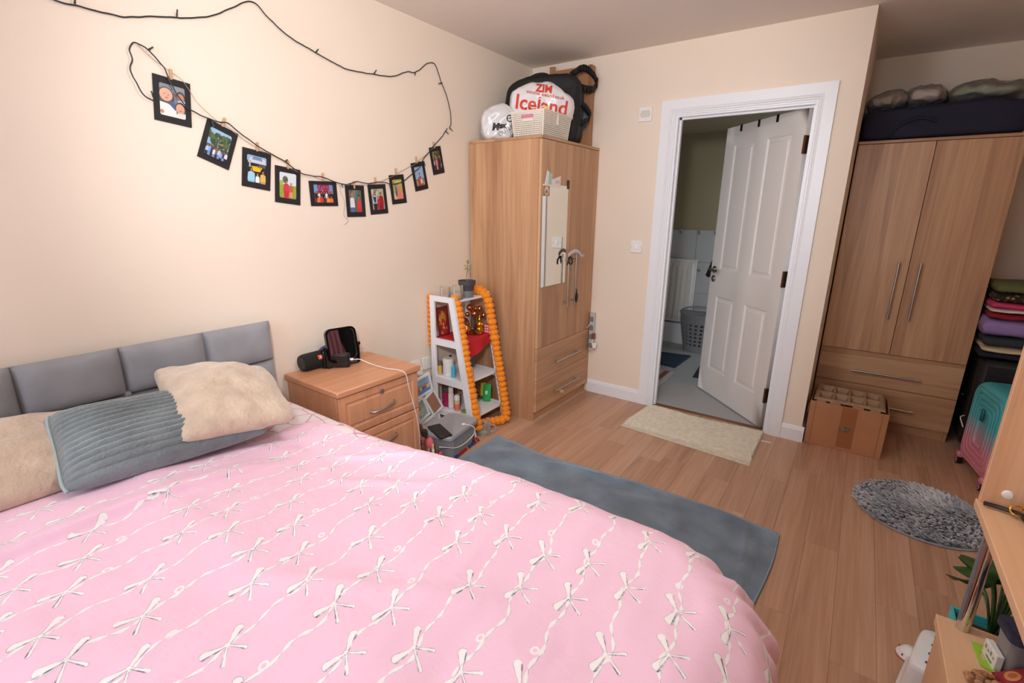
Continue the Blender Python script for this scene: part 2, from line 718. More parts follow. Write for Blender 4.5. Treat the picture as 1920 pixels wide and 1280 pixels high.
# ------------------------------------------------------------------ door and its frame
dr = thing('door_1', loc=(1.5, 0.05, 0), kind='structure')


def architrave(y, sgn, x0, x1, zt, w):
    """moulded casing round three sides; w = width; profile steps down towards the opening"""
    prof = [(0, .018), (w * .62, .018), (w * .66, .014), (w * .74, .016), (w * .79, .011), (w * .87, .012), (w * .91, .008), (w, .008), (w, 0), (0, 0)]
    path = [(x0, 0), (x0, zt), (x1, zt), (x1, 0)]
    mb = MB()
    m = len(prof)
    vs = []
    for i, (x, z) in enumerate(path):
        for a, d in prof:
            dx = a if i < 2 else -a
            dz = 0 if i in (0, 3) else -a
            vs.append((x + dx, y - sgn * d, z + dz))
    fs = []
    for i in range(3):
        for k in range(m):
            fs.append((i * m + k, i * m + (k + 1) % m, (i + 1) * m + (k + 1) % m, (i + 1) * m + k))
    fs += [tuple(range(m)), tuple(range(3 * m, 4 * m))]
    return mb.add(vs, fs)


S('architrave', architrave(-.0005, 1, 1.0219, 1.9841, 2.098, .092), WHITE, dr, smooth=20)
lb = MB().box((DX0 + .001, -.0003, 0), (1.13, .1, 2.019)).box((1.892, -.0003, 0), (DX1 - .001, .1, 2.019)).box((1.13, -.0003, 1.995), (1.892, .1, 2.019))
lb.box((1.13, .035, 0), (1.142, .06, 1.995)).box((1.88, .02, 0), (1.892, .045, 1.995)).box((1.13, .035, 1.983), (1.892, .06, 1.995))
S('door_lining', lb, WHITE, dr)
S('threshold', MB().box((1.13, .0301, -.01), (1.892, .07, .004), .003), mat('threshold_brown', (120, 84, 58), .5), dr)

# door leaf, standing ajar into the next room
LW, LH, LT = 0.80, 1.982, 0.038
hinge = Vector((1.884, .068, .010))
a45 = R(134.5)
ex = Vector((cos(a45), sin(a45), 0))
LM = frame_m(hinge, ex, (0, 0, 1))            # local x along the leaf, y up, z out of the far face


def leaf_face(mb, z, sg):
    xs = [0, .105, .105 + .235, LW - .34, LW - .105, LW]
    zs = [0, .20, .78, .98, 1.86, LH]
    for i in range(5):
        for j in range(5):
            x0, x1, y0, y1 = xs[i], xs[i + 1], zs[j], zs[j + 1]
            if i in (1, 3) and j in (1, 3):
                rings = [(0, 0), (.006, -.004), (.012, -.0095), (.03, -.008), (.038, -.003), (.046, -.0025)]
                vs = []
                for ins, dep in rings:
                    d = z + sg * dep
                    vs += [(x0 + ins, y0 + ins, d), (x1 - ins, y0 + ins, d), (x1 - ins, y1 - ins, d), (x0 + ins, y1 - ins, d)]
                fs = []
                for r in range(len(rings) - 1):
                    for k in range(4):
                        fs.append((r * 4 + k, r * 4 + (k + 1) % 4, r * 4 + 4 + (k + 1) % 4, r * 4 + 4 + k))
                e = (len(rings) - 1) * 4
                fs.append((e, e + 1, e + 2, e + 3))
                mb.add(vs, fs)
            else:
                mb.quad((x0, y0, z), (x1, y0, z), (x1, y1, z), (x0, y1, z))


lf = MB()
lf.M = LM
leaf_face(lf, -LT, -1)
leaf_face(lf, 0, 1)
for a, b in (((0, 0), (LW, 0)), ((LW, 0), (LW, LH)), ((LW, LH), (0, LH)), ((0, LH), (0, 0))):
    lf.quad((a[0], a[1], 0), (b[0], b[1], 0), (b[0], b[1], -LT), (a[0], a[1], -LT))
# which side is the room side: z = ex x up
leaf = lf.build('door_leaf', mat('door_white', (228, 225, 222), .42), dr, smooth=20, recalc=False)
bmx = bmesh.new(); bmx.from_mesh(leaf.data); bmesh.ops.remove_doubles(bmx, verts=bmx.verts, dist=1e-5); bmesh.ops.recalc_face_normals(bmx, faces=bmx.faces); bmx.to_mesh(leaf.data); bmx.free()
FS = 1 if (LM.to_3x3() @ Vector((0, 0, 1))).dot(Vector((.6, -3.7, 0))) > 0 else -1      # +1: local z=0 face looks into the bedroom


def onleaf(x, y, d):
    return LM @ Vector((x, y, (0 if FS > 0 else -LT) + FS * d))


hb = MB()
c0, n0 = onleaf(LW - .052, .975, 0), (LM.to_3x3() @ Vector((0, 0, FS)))
hb.tube([c0, c0 + n0 * .009], .026, 24)
hb.tube([c0 + n0 * .009, c0 + n0 * .038], .010, 12)
hb.tube(spline([c0 + n0 * .040, c0 + n0 * .048 - ex * .012, c0 + n0 * .050 - ex * .06, c0 + n0 * .047 - ex * .115], 6), .0095, 12)
c1 = onleaf(LW - .052, .905, 0)
hb.tube([c1, c1 + n0 * .009], .025, 24)
hb.tube([c1 + n0 * .009, c1 + n0 * .016], .013, 12)
hb.build('lever_handle', STEEL, leaf)
for z in (.23, 1.0, 1.78):
    q = MB(); q.M = LM
    q.box((-.004, z - .05, -LT - .002), (.010, z + .05, .003), .001)
    q.tube([(-.004, z - .05, .002 if FS > 0 else -LT - .002), (-.004, z + .05, .002 if FS > 0 else -LT - .002)], .006, 8)
    q.build('hinge', mat('bronze_hinge', (95, 66, 44), .4, metal=.8), leaf)
for i, x in enumerate((.26, .44, .63)):
    q = MB(); q.M = LM
    zf = (.0015 if FS > 0 else -LT - .0015)
    q.box((x - .011, LH - .042, zf), (x + .011, LH + .003, zf + FS * .003), .0008)
    q.box((x - .011, LH + .0003, -LT - .0015), (x + .011, LH + .003, .0015), .0005)
    zb = (-LT - .0015 if FS > 0 else .0015)
    q.box((x - .011, LH - .08, zb - FS * .003), (x + .011, LH + .003, zb), .0008)
    q.build('over_door_hook', BLACKP, at=tuple(onleaf(x, LH, 0)), cat='hook', group='over-door hooks', label=('black hook over the door top, near its hinges', 'black hook over the middle of the door top', 'black hook over the door top, near its opening edge')[i])

# ------------------------------------------------------------------ bathroom beyond the door
BW = mat('bathroom_wall', (166, 156, 126), .8)
S('floor_bathroom', MB().box((-.3, .07, -.08), (1.997, 1.98, 0)), mat('grey_vinyl', (176, 178, 180), .55, var=.03, vscale=90))
tb = S('wall_bathroom_back', MB().box((-.3, 1.98, 0), (1.997, 2.08, 2.6)), BW)
S('wall_bathroom_side', MB().box((-.4, .1, 0), (-.3, 2.08, 2.6)), BW)
S('ceiling_bathroom', MB().box((-.3, .1, 2.175), (1.997, 1.98, 2.28)), BW)
TILE = mat('white_tile', (196, 200, 202), .18)
for i in range(8):
    for j in range(3):
        zt = 1.224
        S('tile', MB().box((-.28 + i * .27, 1.972, zt - (j + 1) * .33 + .002), (-.28 + (i + 1) * .27 - .003, 1.98, zt - j * .33), .0015), TILE, tb)
S('trim_bathroom', MB().box((-.28, 1.9, 0), (1.99, 1.979, .225), .004), WHITE)

rd = thing('radiator', 'white ribbed panel radiator below tiles in the next room', 'radiator', (.62, 1.90, .245))
rb = MB()
RX0, RX1, RZ0, RZ1 = .30, .855, .25, .91


def rad_fn(u, v):
    x = RX0 + .02 + (RX1 - RX0 - .04) * u
    ph = u * 9.0 % 1.0
    ed = min(v, 1 - v)
    k = min(1, ed / .05)
    d = .026 * k * max(0, min(1, (.5 - abs(ph - .5) - .14) / .1))
    return (x, 1.875 - d, RZ0 + .02 + (RZ1 - RZ0 - .04) * v)


rb.grid(rad_fn, 109, 22)
rb.box((RX0, 1.8755, RZ0), (RX1, 1.89, RZ1), .006)
rb.build('front_panel', PLASTIC_W, rd)
MB().box((RX0, 1.868, RZ1 - .004), (RX1, 1.925, RZ1 + .014), .004).build('top_grille', PLASTIC_W, rd)
MB().box((RX0 + .03, 1.915, RZ0 + .02), (RX1 - .03, 1.925, RZ1 - .02), .004).build('rear_panel', PLASTIC_W, rd)
MB().tube([(RX1 + .0, 1.90, RZ1 - .09), (RX1 + .03, 1.90, RZ1 - .09)], .011, 12).build('bleed_valve', STEEL, rd)
MB().tube([(.34, 1.9, .0), (.34, 1.9, RZ0 + .03)], .008, 10).build('pipe', PLASTIC_W, rd)
for x in (.36, .76): MB().box((x, 1.926, .4), (x + .03, 1.9715, .8), .003).build('wall_bracket', PLASTIC_W, rd)
for i, x in enumerate((.634, .821, .985)):
    t = thing('coat_hook', ('nickel coat hook on tiles above the radiator, first from the door frame', 'nickel coat hook on tiles above the radiator, between two others', 'nickel coat hook on tiles, beside the open door edge')[i], 'hook', (x, 1.971, 1.19), group='coat hooks on the tiles')
    MB().box((x - .014, 1.962, 1.185), (x + .014, 1.9715, 1.232), .003).build('back_plate', STEEL, t)
    MB().tube(spline([(x, 1.962, 1.215), (x, 1.935, 1.20), (x, 1.925, 1.215)], 5), .005, 8).tube(spline([(x, 1.962, 1.2), (x, 1.945, 1.185), (x, 1.94, 1.193)], 5), .004, 8).build('peg', STEEL, t)

# laundry basket with holes
lbk = thing('laundry_basket', 'grey plastic laundry basket with round holes on bathroom floor', 'basket', (.985, 1.74, 0))
GREYP = mat('grey_plastic', (138, 138, 142), .5)


def hole_wall(mb, nx, nz, P, hole=.62, x0=0, x1=1, z0=0, z1=1, seg=8, skip=None):
    """sheet of nx x nz cells, each with a round hole; P maps (u,v) to space"""
    for i in range(nx):
        for j in range(nz):
            cu, cv, hu, hv = x0 + (i + .5) / nx * (x1 - x0), z0 + (j + .5) / nz * (z1 - z0), .5 / nx * (x1 - x0), .5 / nz * (z1 - z0)
            if skip and skip(i, j):
                mb.quad(P(cu - hu, cv - hv), P(cu + hu, cv - hv), P(cu + hu, cv + hv), P(cu - hu, cv + hv))
                continue
            sq, ci = [], []
            for k in range(seg):
                a = 2 * pi * (k + .5) / seg
                m = max(abs(cos(a)), abs(sin(a)))
                sq.append(P(cu + hu * cos(a) / m, cv + hv * sin(a) / m))
                ci.append(P(cu + hu * hole * cos(a), cv + hv * hole * sin(a)))
            mb.add(sq + ci, [(k, (k + 1) % seg, seg + (k + 1) % seg, seg + k) for k in range(seg)])
            # cell corners
            for sx, sy, k in ((1, 1, 0), (-1, 1, 2), (-1, -1, 4), (1, -1, 6)):
                mb.add([P(cu + hu * sx, cv + hv * sy), sq[k], sq[(k + 1) % seg]], [(0, 1, 2)])


def bk(u, v):
    a = 2 * pi * u
    r = .155 + .045 * v
    return (.985 + 1.0 * r * cos(a), 1.74 + .75 * r * sin(a), .06 + .25 * v)


q = MB()
hole_wall(q, 22, 6, bk, .6, seg=8)
q.grid(lambda u, v: (.985 + (.143 + .012 * v) * cos(2 * pi * u), 1.74 + .75 * (.143 + .012 * v) * sin(2 * pi * u), .06 * v), 40, 2, cu=True)
q.grid(lambda u, v: (.985 + (.2 + .004 * v) * cos(2 * pi * u), 1.74 + .75 * (.2 + .004 * v) * sin(2 * pi * u), .31 + .085 * v), 40, 2, cu=True)
q.add([(.985 + .143 * cos(k * pi / 20), 1.74 + .107 * sin(k * pi / 20), .002) for k in range(40)], [tuple(range(40))])
q.build('body', GREYP, lbk)
MB().tube([(.985 + .207 * cos(k * pi / 20), 1.74 + .155 * sin(k * pi / 20), .395 + .012 * cos(k * pi / 10)) for k in range(40)], .008, 8, closed=True).build('rim', GREYP, lbk)
MB().tube(spline([(.985 + .2 * cos(a), 1.74 - .02, .40 + .07 * sin(a)) for a in (0.0, .5, 1.1, pi / 2, 2.0, 2.6, pi)], 5), .006, 8).build('handle', GREYP, lbk)


def slab_mat(name, label, m, corners, t=.012, nm='bath_mat', ribs=0):
    c = [Vector(p) for p in corners]
    mb = MB()

    def P(u, v):
        p = (c[0] * (1 - u) + c[1] * u) * (1 - v) + (c[3] * (1 - u) + c[2] * u) * v
        e = min(u, 1 - u, v, 1 - v)
        return (p.x, p.y, t * min(1, e / .02) ** .5 * (1 + .15 * fn(p.x, p.y, 0, 14)) + .0012)
    mb.grid(P, 30, 30)
    mb.grid(lambda u, v: (((c[0] * (1 - u) + c[1] * u) * (1 - v) + (c[3] * (1 - u) + c[2] * u) * v).to_tuple()[:2] + (.001,)), 2, 2)
    return mb


slab_mat('', '', None, [(.70, 1.44, 0), (1.0, 1.49, 0), (.985, 1.0, 0), (.66, 1.06, 0)]).build('bath_mat', mat('navy_mat', (44, 62, 84), .95, bump=.5, bscale=120), label='dark blue bath mat on grey vinyl floor by the radiator', cat='mat')
sm = MB()
for k in range(9):
    sm.col = ((205, 200, 190), (150, 78, 80), (205, 200, 190), (90, 92, 100), (215, 208, 198), (150, 78, 80), (205, 200, 190), (90, 92, 100), (205, 200, 190))[k]
    x0 = 1.03 - (k + 1) * .045
    sm.box((x0, .42, .001), (x0 + .0455, .86, .010 + .001 * (k % 2)), .003)
sm.build('bath_mat', PRINT, label='striped red and white mat just inside the doorway', cat='mat')
slab_mat('', '', None, [(1.15, 1.23, 0), (1.6, 1.28, 0), (1.65, .9, 0), (1.19, .84, 0)]).build('bath_mat', mat('charcoal_mat', (52, 50, 54), .95, bump=.5, bscale=120), label='charcoal mat mostly hidden behind the open door', cat='mat')

# garment hanging on the far side of the door
gm = MB(); gm.M = LM
zback = (-LT - .004) if FS > 0 else .004


def gar(u, v):
    w = .05 + .30 * v
    return (LW - .035 + .02 * v + (u - .5) * w, 1.20 - .29 * v - .02 * sin(u * 9), zback - FS * (.008 + .007 * sin(u * 15) * (.3 + v)))


gm.grid(gar, 30, 14)
gmo = gm.build('garment', mat('black_cloth', (22, 22, 26), .9), label='black garment hanging behind the open door', cat='garment')
md = gmo.modifiers.new('thickness', 'SOLIDIFY'); md.thickness = .006
t = thing('garment_hook', 'small steel hook on the far side of the open door', 'hook', tuple(LM @ Vector((LW - .055, 1.19, zback))))
q = MB(); q.M = LM
q.box((LW - .067, 1.185, zback - FS * .001), (LW - .043, 1.225, zback + FS * .0035), .001)
q.tube([(LW - .055, 1.20, zback), (LW - .055, 1.205, zback - FS * .03)], .004, 8)
q.build('peg', STEEL, t)

# ------------------------------------------------------------------ plates on the door wall


def wall_plate(x0, x1, z0, z1, label, kind):
    xc, zc = (x0 + x1) / 2, (z0 + z1) / 2
    t = thing('light_switch' if kind == 'rocker' else 'isolator_switch', label, 'switch', (xc, 0, z0))
    MB().box((x0, -.010, z0), (x1, -.0003, z1), .003).build('face_plate', PLASTIC_W, t)
    if kind == 'rocker':
        MB().box((xc - .012, -.0145, zc - .018), (xc + .012, -.0102, zc + .018), .002).build('rocker', mat('switch_rocker', (244, 243, 240), .25), t)
    else:
        MB().box((xc - .030, -.0125, zc - .018), (xc + .030, -.0102, zc + .022), .001).build('insert', mat('plate_insert', (214, 208, 196), .5), t)
    for s in (-1, 1):
        MB().cyl((xc + s * .033, -.0115, zc), (xc + s * .033, -.0098, zc), .0035, 10).build('screw', STEEL, t)


wall_plate(.8705, .9595, 1.122, 1.211, 'white light switch beside the door frame at waist height', 'rocker')
wall_plate(.862, .955, 1.987, 2.08, 'cream square plate high on the wall near the door top', 'iso')

# unseen glowing fitting, added to give the overhead fill light a body
t = thing('added_fill_fitting', 'added round opal fitting for the fill light, unseen above the bed', 'light', (1.5, -2.1, 2.40))
MB().lathe([(0, 2.432), (.15, 2.432), (.15, 2.412), (0, 2.412)], 40, (1.5, -2.1, 0)).build('base', WHITE, t)
OP = NT('added_opal_glow')
OP.b.inputs['Base Color'].default_value = lin((240, 236, 228))
OP.b.inputs['Emission Color'].default_value = (1.0, 0.97, 0.93, 1)
OP.b.inputs['Emission Strength'].default_value = 1.5
MB().lathe([(.14, 2.4115), (.13, 2.385), (.09, 2.36), (0, 2.35)], 40, (1.5, -2.1, 0), cap=False).build('diffuser', OP.m, t)

# ------------------------------------------------------------------ bed
bed = thing('bed', 'double bed with grey tufted velvet headboard against the cream wall', 'bed', (1.05, -2.95, 0))
VELVET = mat('grey_velvet', (142, 143, 148), .75, var=.05, vscale=9, sheen=.4, bump=.05, bscale=300)
MB().box((.0165, -3.672, .02), (.045, -2.252, .895), .01).build('headboard_core', VELVET, bed)
for i in range(5):
    for j in range(2):
        y1 = -2.247 - i * .2855
        y0 = y1 - .2855
        z0, z1 = ((.725, .907), (.42, .725))[j]
        q = MB()

        def hp(u, v, y0=y0, y1=y1, z0=z0, z1=z1):
            a, b = 2 * u - 1, 2 * v - 1
            e = (1 - abs(a) ** 4) * (1 - abs(b) ** 4)
            return (.048 + .040 * max(0, e) ** .38, y0 + (y1 - y0) * u, z0 + (z1 - z0) * v)
        q.grid(hp, 21, 21)
        q.box((.046, y0 + .002, z0 + .002), (.052, y1 - .002, z1 - .002))
        q.build('headboard_panel', VELVET, bed, smooth=60)
for y, z in ((-2.5325, .725), (-2.818, .725), (-3.1035, .725), (-3.389, .725)):
    MB().sphere((.056, y, z), (.010, .013, .013), 14, 8).build('button', VELVET, bed)
for s, nm in ((-2.27, 'side_rail'), (-3.65, 'side_rail')):
    MB().box((.05, s - .02, .14), (2.06, s + .02, .36), .008).build(nm, VELVET, bed)
MB().box((2.02, -3.67, .14), (2.06, -2.25, .36), .008).build('foot_rail', VELVET, bed)
for x in (.12, 2.0):
    for y in (-2.3, -3.62):
        MB().lathe([(.016, 0), (.022, .14)], 12, (x, y, 0)).build('leg', BLACKP, bed)
mt = MB().box((.095, -3.64, .36), (2.03, -2.285, .555), .05)
mt.build('mattress', mat('mattress_white', (232, 226, 224), .9), at=(1.05, -2.96, .36), label='white mattress on the grey bed frame under the pink duvet', cat='mattress')

# sheet showing between pillow and bedside cabinet: white with thin pink meander
NS = NT('white_sheet_pink_lines')
tc = NS.n('ShaderNodeTexCoord')
vz = NS.n('ShaderNodeTexVoronoi', feature='DISTANCE_TO_EDGE')
vz.inputs['Scale'].default_value = 11
NS.l(tc.outputs['Object'], vz.inputs['Vector'])
lt = NS.n('ShaderNodeMath', operation='LESS_THAN'); lt.inputs[1].default_value = .022
NS.l(vz.outputs['Distance'], lt.inputs[0])
mx = NS.n('ShaderNodeMix', data_type='RGBA')
mx.inputs[6].default_value = lin((234, 224, 226)); mx.inputs[7].default_value = lin((214, 150, 178))
NS.l(lt.outputs[0], mx.inputs[0]); NS.l(mx.outputs[2], NS.b.inputs['Base Color'])
NS.b.inputs['Roughness'].default_value = .9
sh = MB()


def shf(u, v):
    x = .09 + 1.0 * u
    t = v * 1.75
    y0, y1 = -3.66, -2.268
    y = y0 + t
    z = .566
    if y > y1 - .04:
        k = (y - (y1 - .04)) / .06
        if k < pi / 2:
            y, z = y1 - .04 + .04 * sin(k), z - .04 * (1 - cos(k))
        else:
            z = z - .04 - .06 * (k - pi / 2); y = y1
    return (x, y + .004 * fn(x, v * 4, 0, 9), z + .006 * fn(x, y, 0, 7) * (1 if y < y1 - .05 else 0))


sh.grid(shf, 40, 70)
sh.build('fitted_sheet', NS.m, label='white fitted sheet with thin pink lines on the mattress', cat='sheet')


# ------------------------------------------------------------------ duvet with ribbons and bows
class E:
    """arithmetic on shader sockets"""
    T = None

    def __init__(s, k): s.k = k

    def op(s, o, b=None, c=None, clamp=False):
        nd = E.T.n('ShaderNodeMath', operation=o, use_clamp=clamp)
        for i, x in enumerate((s, b, c)):
            if x is None: continue
            if isinstance(x, E): E.T.l(x.k, nd.inputs[i])
            else: nd.inputs[i].default_value = float(x)
        return E(nd.outputs[0])

    def __add__(s, b): return s.op('ADD', b)
    def __sub__(s, b): return s.op('SUBTRACT', b)
    def __mul__(s, b): return s.op('MULTIPLY', b)
    def __truediv__(s, b): return s.op('DIVIDE', b)


def const(v):
    nd = E.T.n('ShaderNodeValue')
    nd.outputs[0].default_value = v
    return E(nd.outputs[0])


DV = NT('pink_duvet_bows')
E.T = DV
uvn = DV.n('ShaderNodeUVMap', uv_map='UVMap')
sx = DV.n('ShaderNodeSeparateXYZ')
DV.l(uvn.outputs[0], sx.inputs[0])
X, Y = E(sx.outputs[0]), E(sx.outputs[1])
wob = DV.n('ShaderNodeTexNoise'); wob.inputs['Scale'].default_value = 5.0; wob.inputs['Detail'].default_value = 1
DV.l(uvn.outputs[0], wob.inputs['Vector'])
WB = E(wob.outputs['Fac']) - 0.5
PU = 0.1024
U = (X + Y * 0.13 - 1.0478 + WB * 0.03) / PU           # string number + fraction
K = U.op('FLOOR')
u = (U - K - 0.5) * PU                                  # metres from the string
K3 = (K * (1 / 3.0) + 100.0).op('FRACT')                 # 0, 1/3, 2/3
# columns (in the photo): two of three strings carry bows in pairs, the third evenly spaced
t2 = (K3 - 0.66).op('ABSOLUTE').op('LESS_THAN', 0.1)     # evenly spaced string
ph = (K * 0.618).op('FRACT') * 0.09
va = (Y + 2.58 + ph + 34.0 + 0.10).op('MODULO', 0.34)
la = va - 0.10
sel = va.op('GREATER_THAN', 0.1575)
l1 = la - sel * 0.115
vb = (Y + 2.69 + ph * 1.5 + 17.5 + 0.0875).op('MODULO', 0.175)
l2 = vb - 0.0875
v = l1 + (l2 - l1) * t2
# tilt varies from bow to bow
idv = ((Y / 0.17).op('FLOOR') + K * 3.0)


def seg(ax, ay, bx, by, r0, r1):
    """signed distance to a tapering stroke"""
    dx, dy = bx - ax, by - ay
    px, py = u - ax, v - ay
    h = (px * (dx / (dx * dx + dy * dy)) + py * (dy / (dx * dx + dy * dy))).op('ADD', 0.0, clamp=True)
    ex, ey = px - h * dx, py - h * dy
    d = (ex * ex + ey * ey).op('SQRT')
    return d - (h * (r1 - r0) + r0)


strokes = [seg(0, 0, -.019, .031, .0016, .0088), seg(0, 0, -.012, -.035, .0016, .0090), seg(0, 0, .034, .018, .0014, .0036), seg(0, 0, .034, -.024, .0014, .0040), seg(-.0015, -.001, 0.002, 0.001, .0042, .004)]
bow = strokes[0]
for q_ in strokes[1:]: bow = bow.op('MINIMUM', q_)
# dark pencil shading along one side of each loop
shade = seg(.0025, .003, -.0125, .034, .0008, .0018).op('MINIMUM', seg(.001, -.004, -.008, -.044, .0008, .0018)).op('MINIMUM', seg(.003, .000, .033, .0145, .0006, .0010)).op('MINIMUM', seg(.002, -.004, .0325, -.0265, .0006, .0013))
# ribbon running between the bows, twisting
wig = (Y * 61.0 + K * 1.7).op('SINE') * 0.0045 + (Y * 27.0 + K * 2.3).op('SINE') * 0.006
tw = (Y * 95.0 + K * 0.9).op('SINE').op('ABSOLUTE')
rw = tw * 0.0036 + 0.0006
rd_ = (u - wig).op('ABSOLUTE')
rib = rd_ - rw
edge = ((u - wig - rw * 0.8).op('ABSOLUTE') - 0.0007)
# small curl beside the ribbon midway
cl = ((u + 0.009) * (u + 0.009) + (v - 0.072) * (v - 0.072) * 0.6).op('SQRT')
curl = (cl - 0.0058).op('ABSOLUTE') - 0.0020
white = bow.op('MINIMUM', rib).op('MINIMUM', curl + t2 * 1.0)


def cover(d, w=0.0006):
    return ((d * (-1.0 / w)) + 0.5).op('ADD', 0.0, clamp=True)


cw = cover(white)
# pencil lines are broken up by noise so they come and go
pn = DV.n('ShaderNodeTexNoise'); pn.inputs['Scale'].default_value = 60.0
DV.l(uvn.outputs[0], pn.inputs['Vector'])
PN = (E(pn.outputs['Fac']) * 3.2 - 1.0).op('ADD', 0.0, clamp=True)
rimline = (bow.op('ABSOLUTE') - 0.0007)
cd = (cover(shade) * cw * 1.0 + cover(edge) * cover(rib - 0.001) * 0.55 + cover(rimline) * 0.55).op('ADD', 0.0, clamp=True) * PN
mixa = DV.n('ShaderNodeMix', data_type='RGBA')
mixa.inputs[6].default_value = lin((248, 208, 231)); mixa.inputs[7].default_value = lin((250, 248, 250))
DV.l(cw.k, mixa.inputs[0])
mixb = DV.n('ShaderNodeMix', data_type='RGBA')
mixb.inputs[7].default_value = lin((96, 100, 120))
DV.l(mixa.outputs[2], mixb.inputs[6]); DV.l(cd.k, mixb.inputs[0])
DV.l(mixb.outputs[2], DV.b.inputs['Base Color'])
DV.b.inputs['Roughness'].default_value = .85
DV.b.inputs['Sheen Weight'].default_value = .15
fb_ = DV.n('ShaderNodeTexNoise'); fb_.inputs['Scale'].default_value = 22; fb_.inputs['Detail'].default_value = 3
DV.l(uvn.outputs[0], fb_.inputs['Vector'])
bpn = DV.n('ShaderNodeBump'); bpn.inputs['Strength'].default_value = .25; bpn.inputs['Distance'].default_value = .012
DV.l(fb_.outputs['Fac'], bpn.inputs['Height']); DV.l(bpn.outputs[0], DV.b.inputs['Normal'])

KX1, KY0, KY1, KR, RB = 1.905, -3.40, -2.52, .16, .175      # flat core, corner radius, rolled edge


def duvet_pt(rx, ry):
    """rest point on the cloth -> where it lies"""
    cx, cy = min(rx, KX1), min(max(ry, KY0), KY1)
    dx, dy = rx - cx, ry - cy
    e0 = math.hypot(dx, dy)
    hd = max(0, min(1, (1.60 - rx) / .90))
    z = .642 - .070 * hd * hd * (3 - 2 * hd) * max(0, min(1, (ry + 2.95) / .45))
    bump = .013 * fn(rx, ry, 0, 2.2, 3) + .007 * fn(rx, ry, 0, 6, 9) + .0035 * fn(rx * 1.3, ry * .5, 0, 17, 2)
    # long fold near the head end and soft creases
    lx = .765 + .03 * fn(ry, 0, 0, 1.5)
    w = max(0, min(1, (-2.62 - ry) / .12))
    s = rx - lx
    bump += w * (.022 * math.exp(-(min(0, s) / .07) ** 2 - (max(0, s) / .012) ** 2))
    bump += .006 * math.exp(-((rx - .62 - .05 * fn(ry, 3, 0, 2)) / .04) ** 2)
    for (ax, ay, bx, by, amp, wd) in ((1.0, -2.62, 1.35, -2.46, .008, .025), (1.2, -3.0, 1.75, -2.72, .006, .03), (.85, -2.5, 1.15, -2.3, .008, .02), (1.5, -2.6, 1.62, -2.3, .007, .02), (1.3, -2.55, 1.38, -2.28, .006, .02)):
        ux, uy = bx - ax, by - ay
        L = math.hypot(ux, uy)
        h = max(0, min(1, ((rx - ax) * ux + (ry - ay) * uy) / L / L))
        dd = math.hypot(rx - ax - h * ux, ry - ay - h * uy)
        bump += amp * math.exp(-(dd / wd) ** 2) * sin(pi * h) ** .5
    # head edge: turned down towards the mattress
    he = (rx - .470) / .05
    if he < 1:
        z -= .026 * (1 - max(0, he)) ** 2
        bump *= max(.2, he)
    if e0 <= KR:
        x, y = rx, ry
        return (x, y, z + bump)
    ux, uy = dx / e0, dy / e0
    e = e0 - KR
    bx, by = cx + ux * KR, cy + uy * KR
    th = math.atan2(uy, ux)
    corner = max(0, min(ux, abs(uy))) * 1.41
    if e < RB * pi / 2:
        o, dz = RB * sin(e / RB), RB * (1 - cos(e / RB))
        zz = z - dz
        fl = e / (RB * pi / 2)
    else:
        o, dz = RB, RB + (e - RB * pi / 2)
        zz = z - dz
        fl = 1
    along = rx if abs(uy) > abs(ux) else ry
    rip = fl * (.018 * fn(along, e * .4, 0, 8, 5) + .010 * fn(along, e, 0, 17, 8)) + corner * fl * .021 * sin(th * 24 + 1.0 + e * 3)
    rip += fl * .018 * max(0, dz - .1)
    o += rip
    return (bx + ux * o, by + uy * o, max(.06, zz + bump * (1 - fl)))


dm = MB()
NXD, NYD = 330, 300
rx0, rx1, ry0, ry1 = .470, KX1 + KR + .50, KY0 - KR - .45, KY1 + KR + .52
uvs = []


def dfn(a, b):
    rx, ry = rx0 + (rx1 - rx0) * a, ry0 + (ry1 - ry0) * b
    rx += (.012 * fn(ry, 1, 0, 3) + .004 * fn(ry, 1, 0, 11)) * (1 - a) ** 8
    uvs.append((rx, ry))
    return duvet_pt(rx, ry)


dm.grid(dfn, NXD, NYD)
dm.uv = uvs
duv = dm.build('duvet', DV.m, at=(1.3, -2.95, .56), label='pink duvet printed with white ribbon bows, spread over the bed', cat='duvet', smooth=0, recalc=False)
duv.data.polygons.foreach_set('use_smooth', [True] * len(duv.data.polygons))
md = duv.modifiers.new('thickness', 'SOLIDIFY'); md.thickness = .012; md.offset = -1


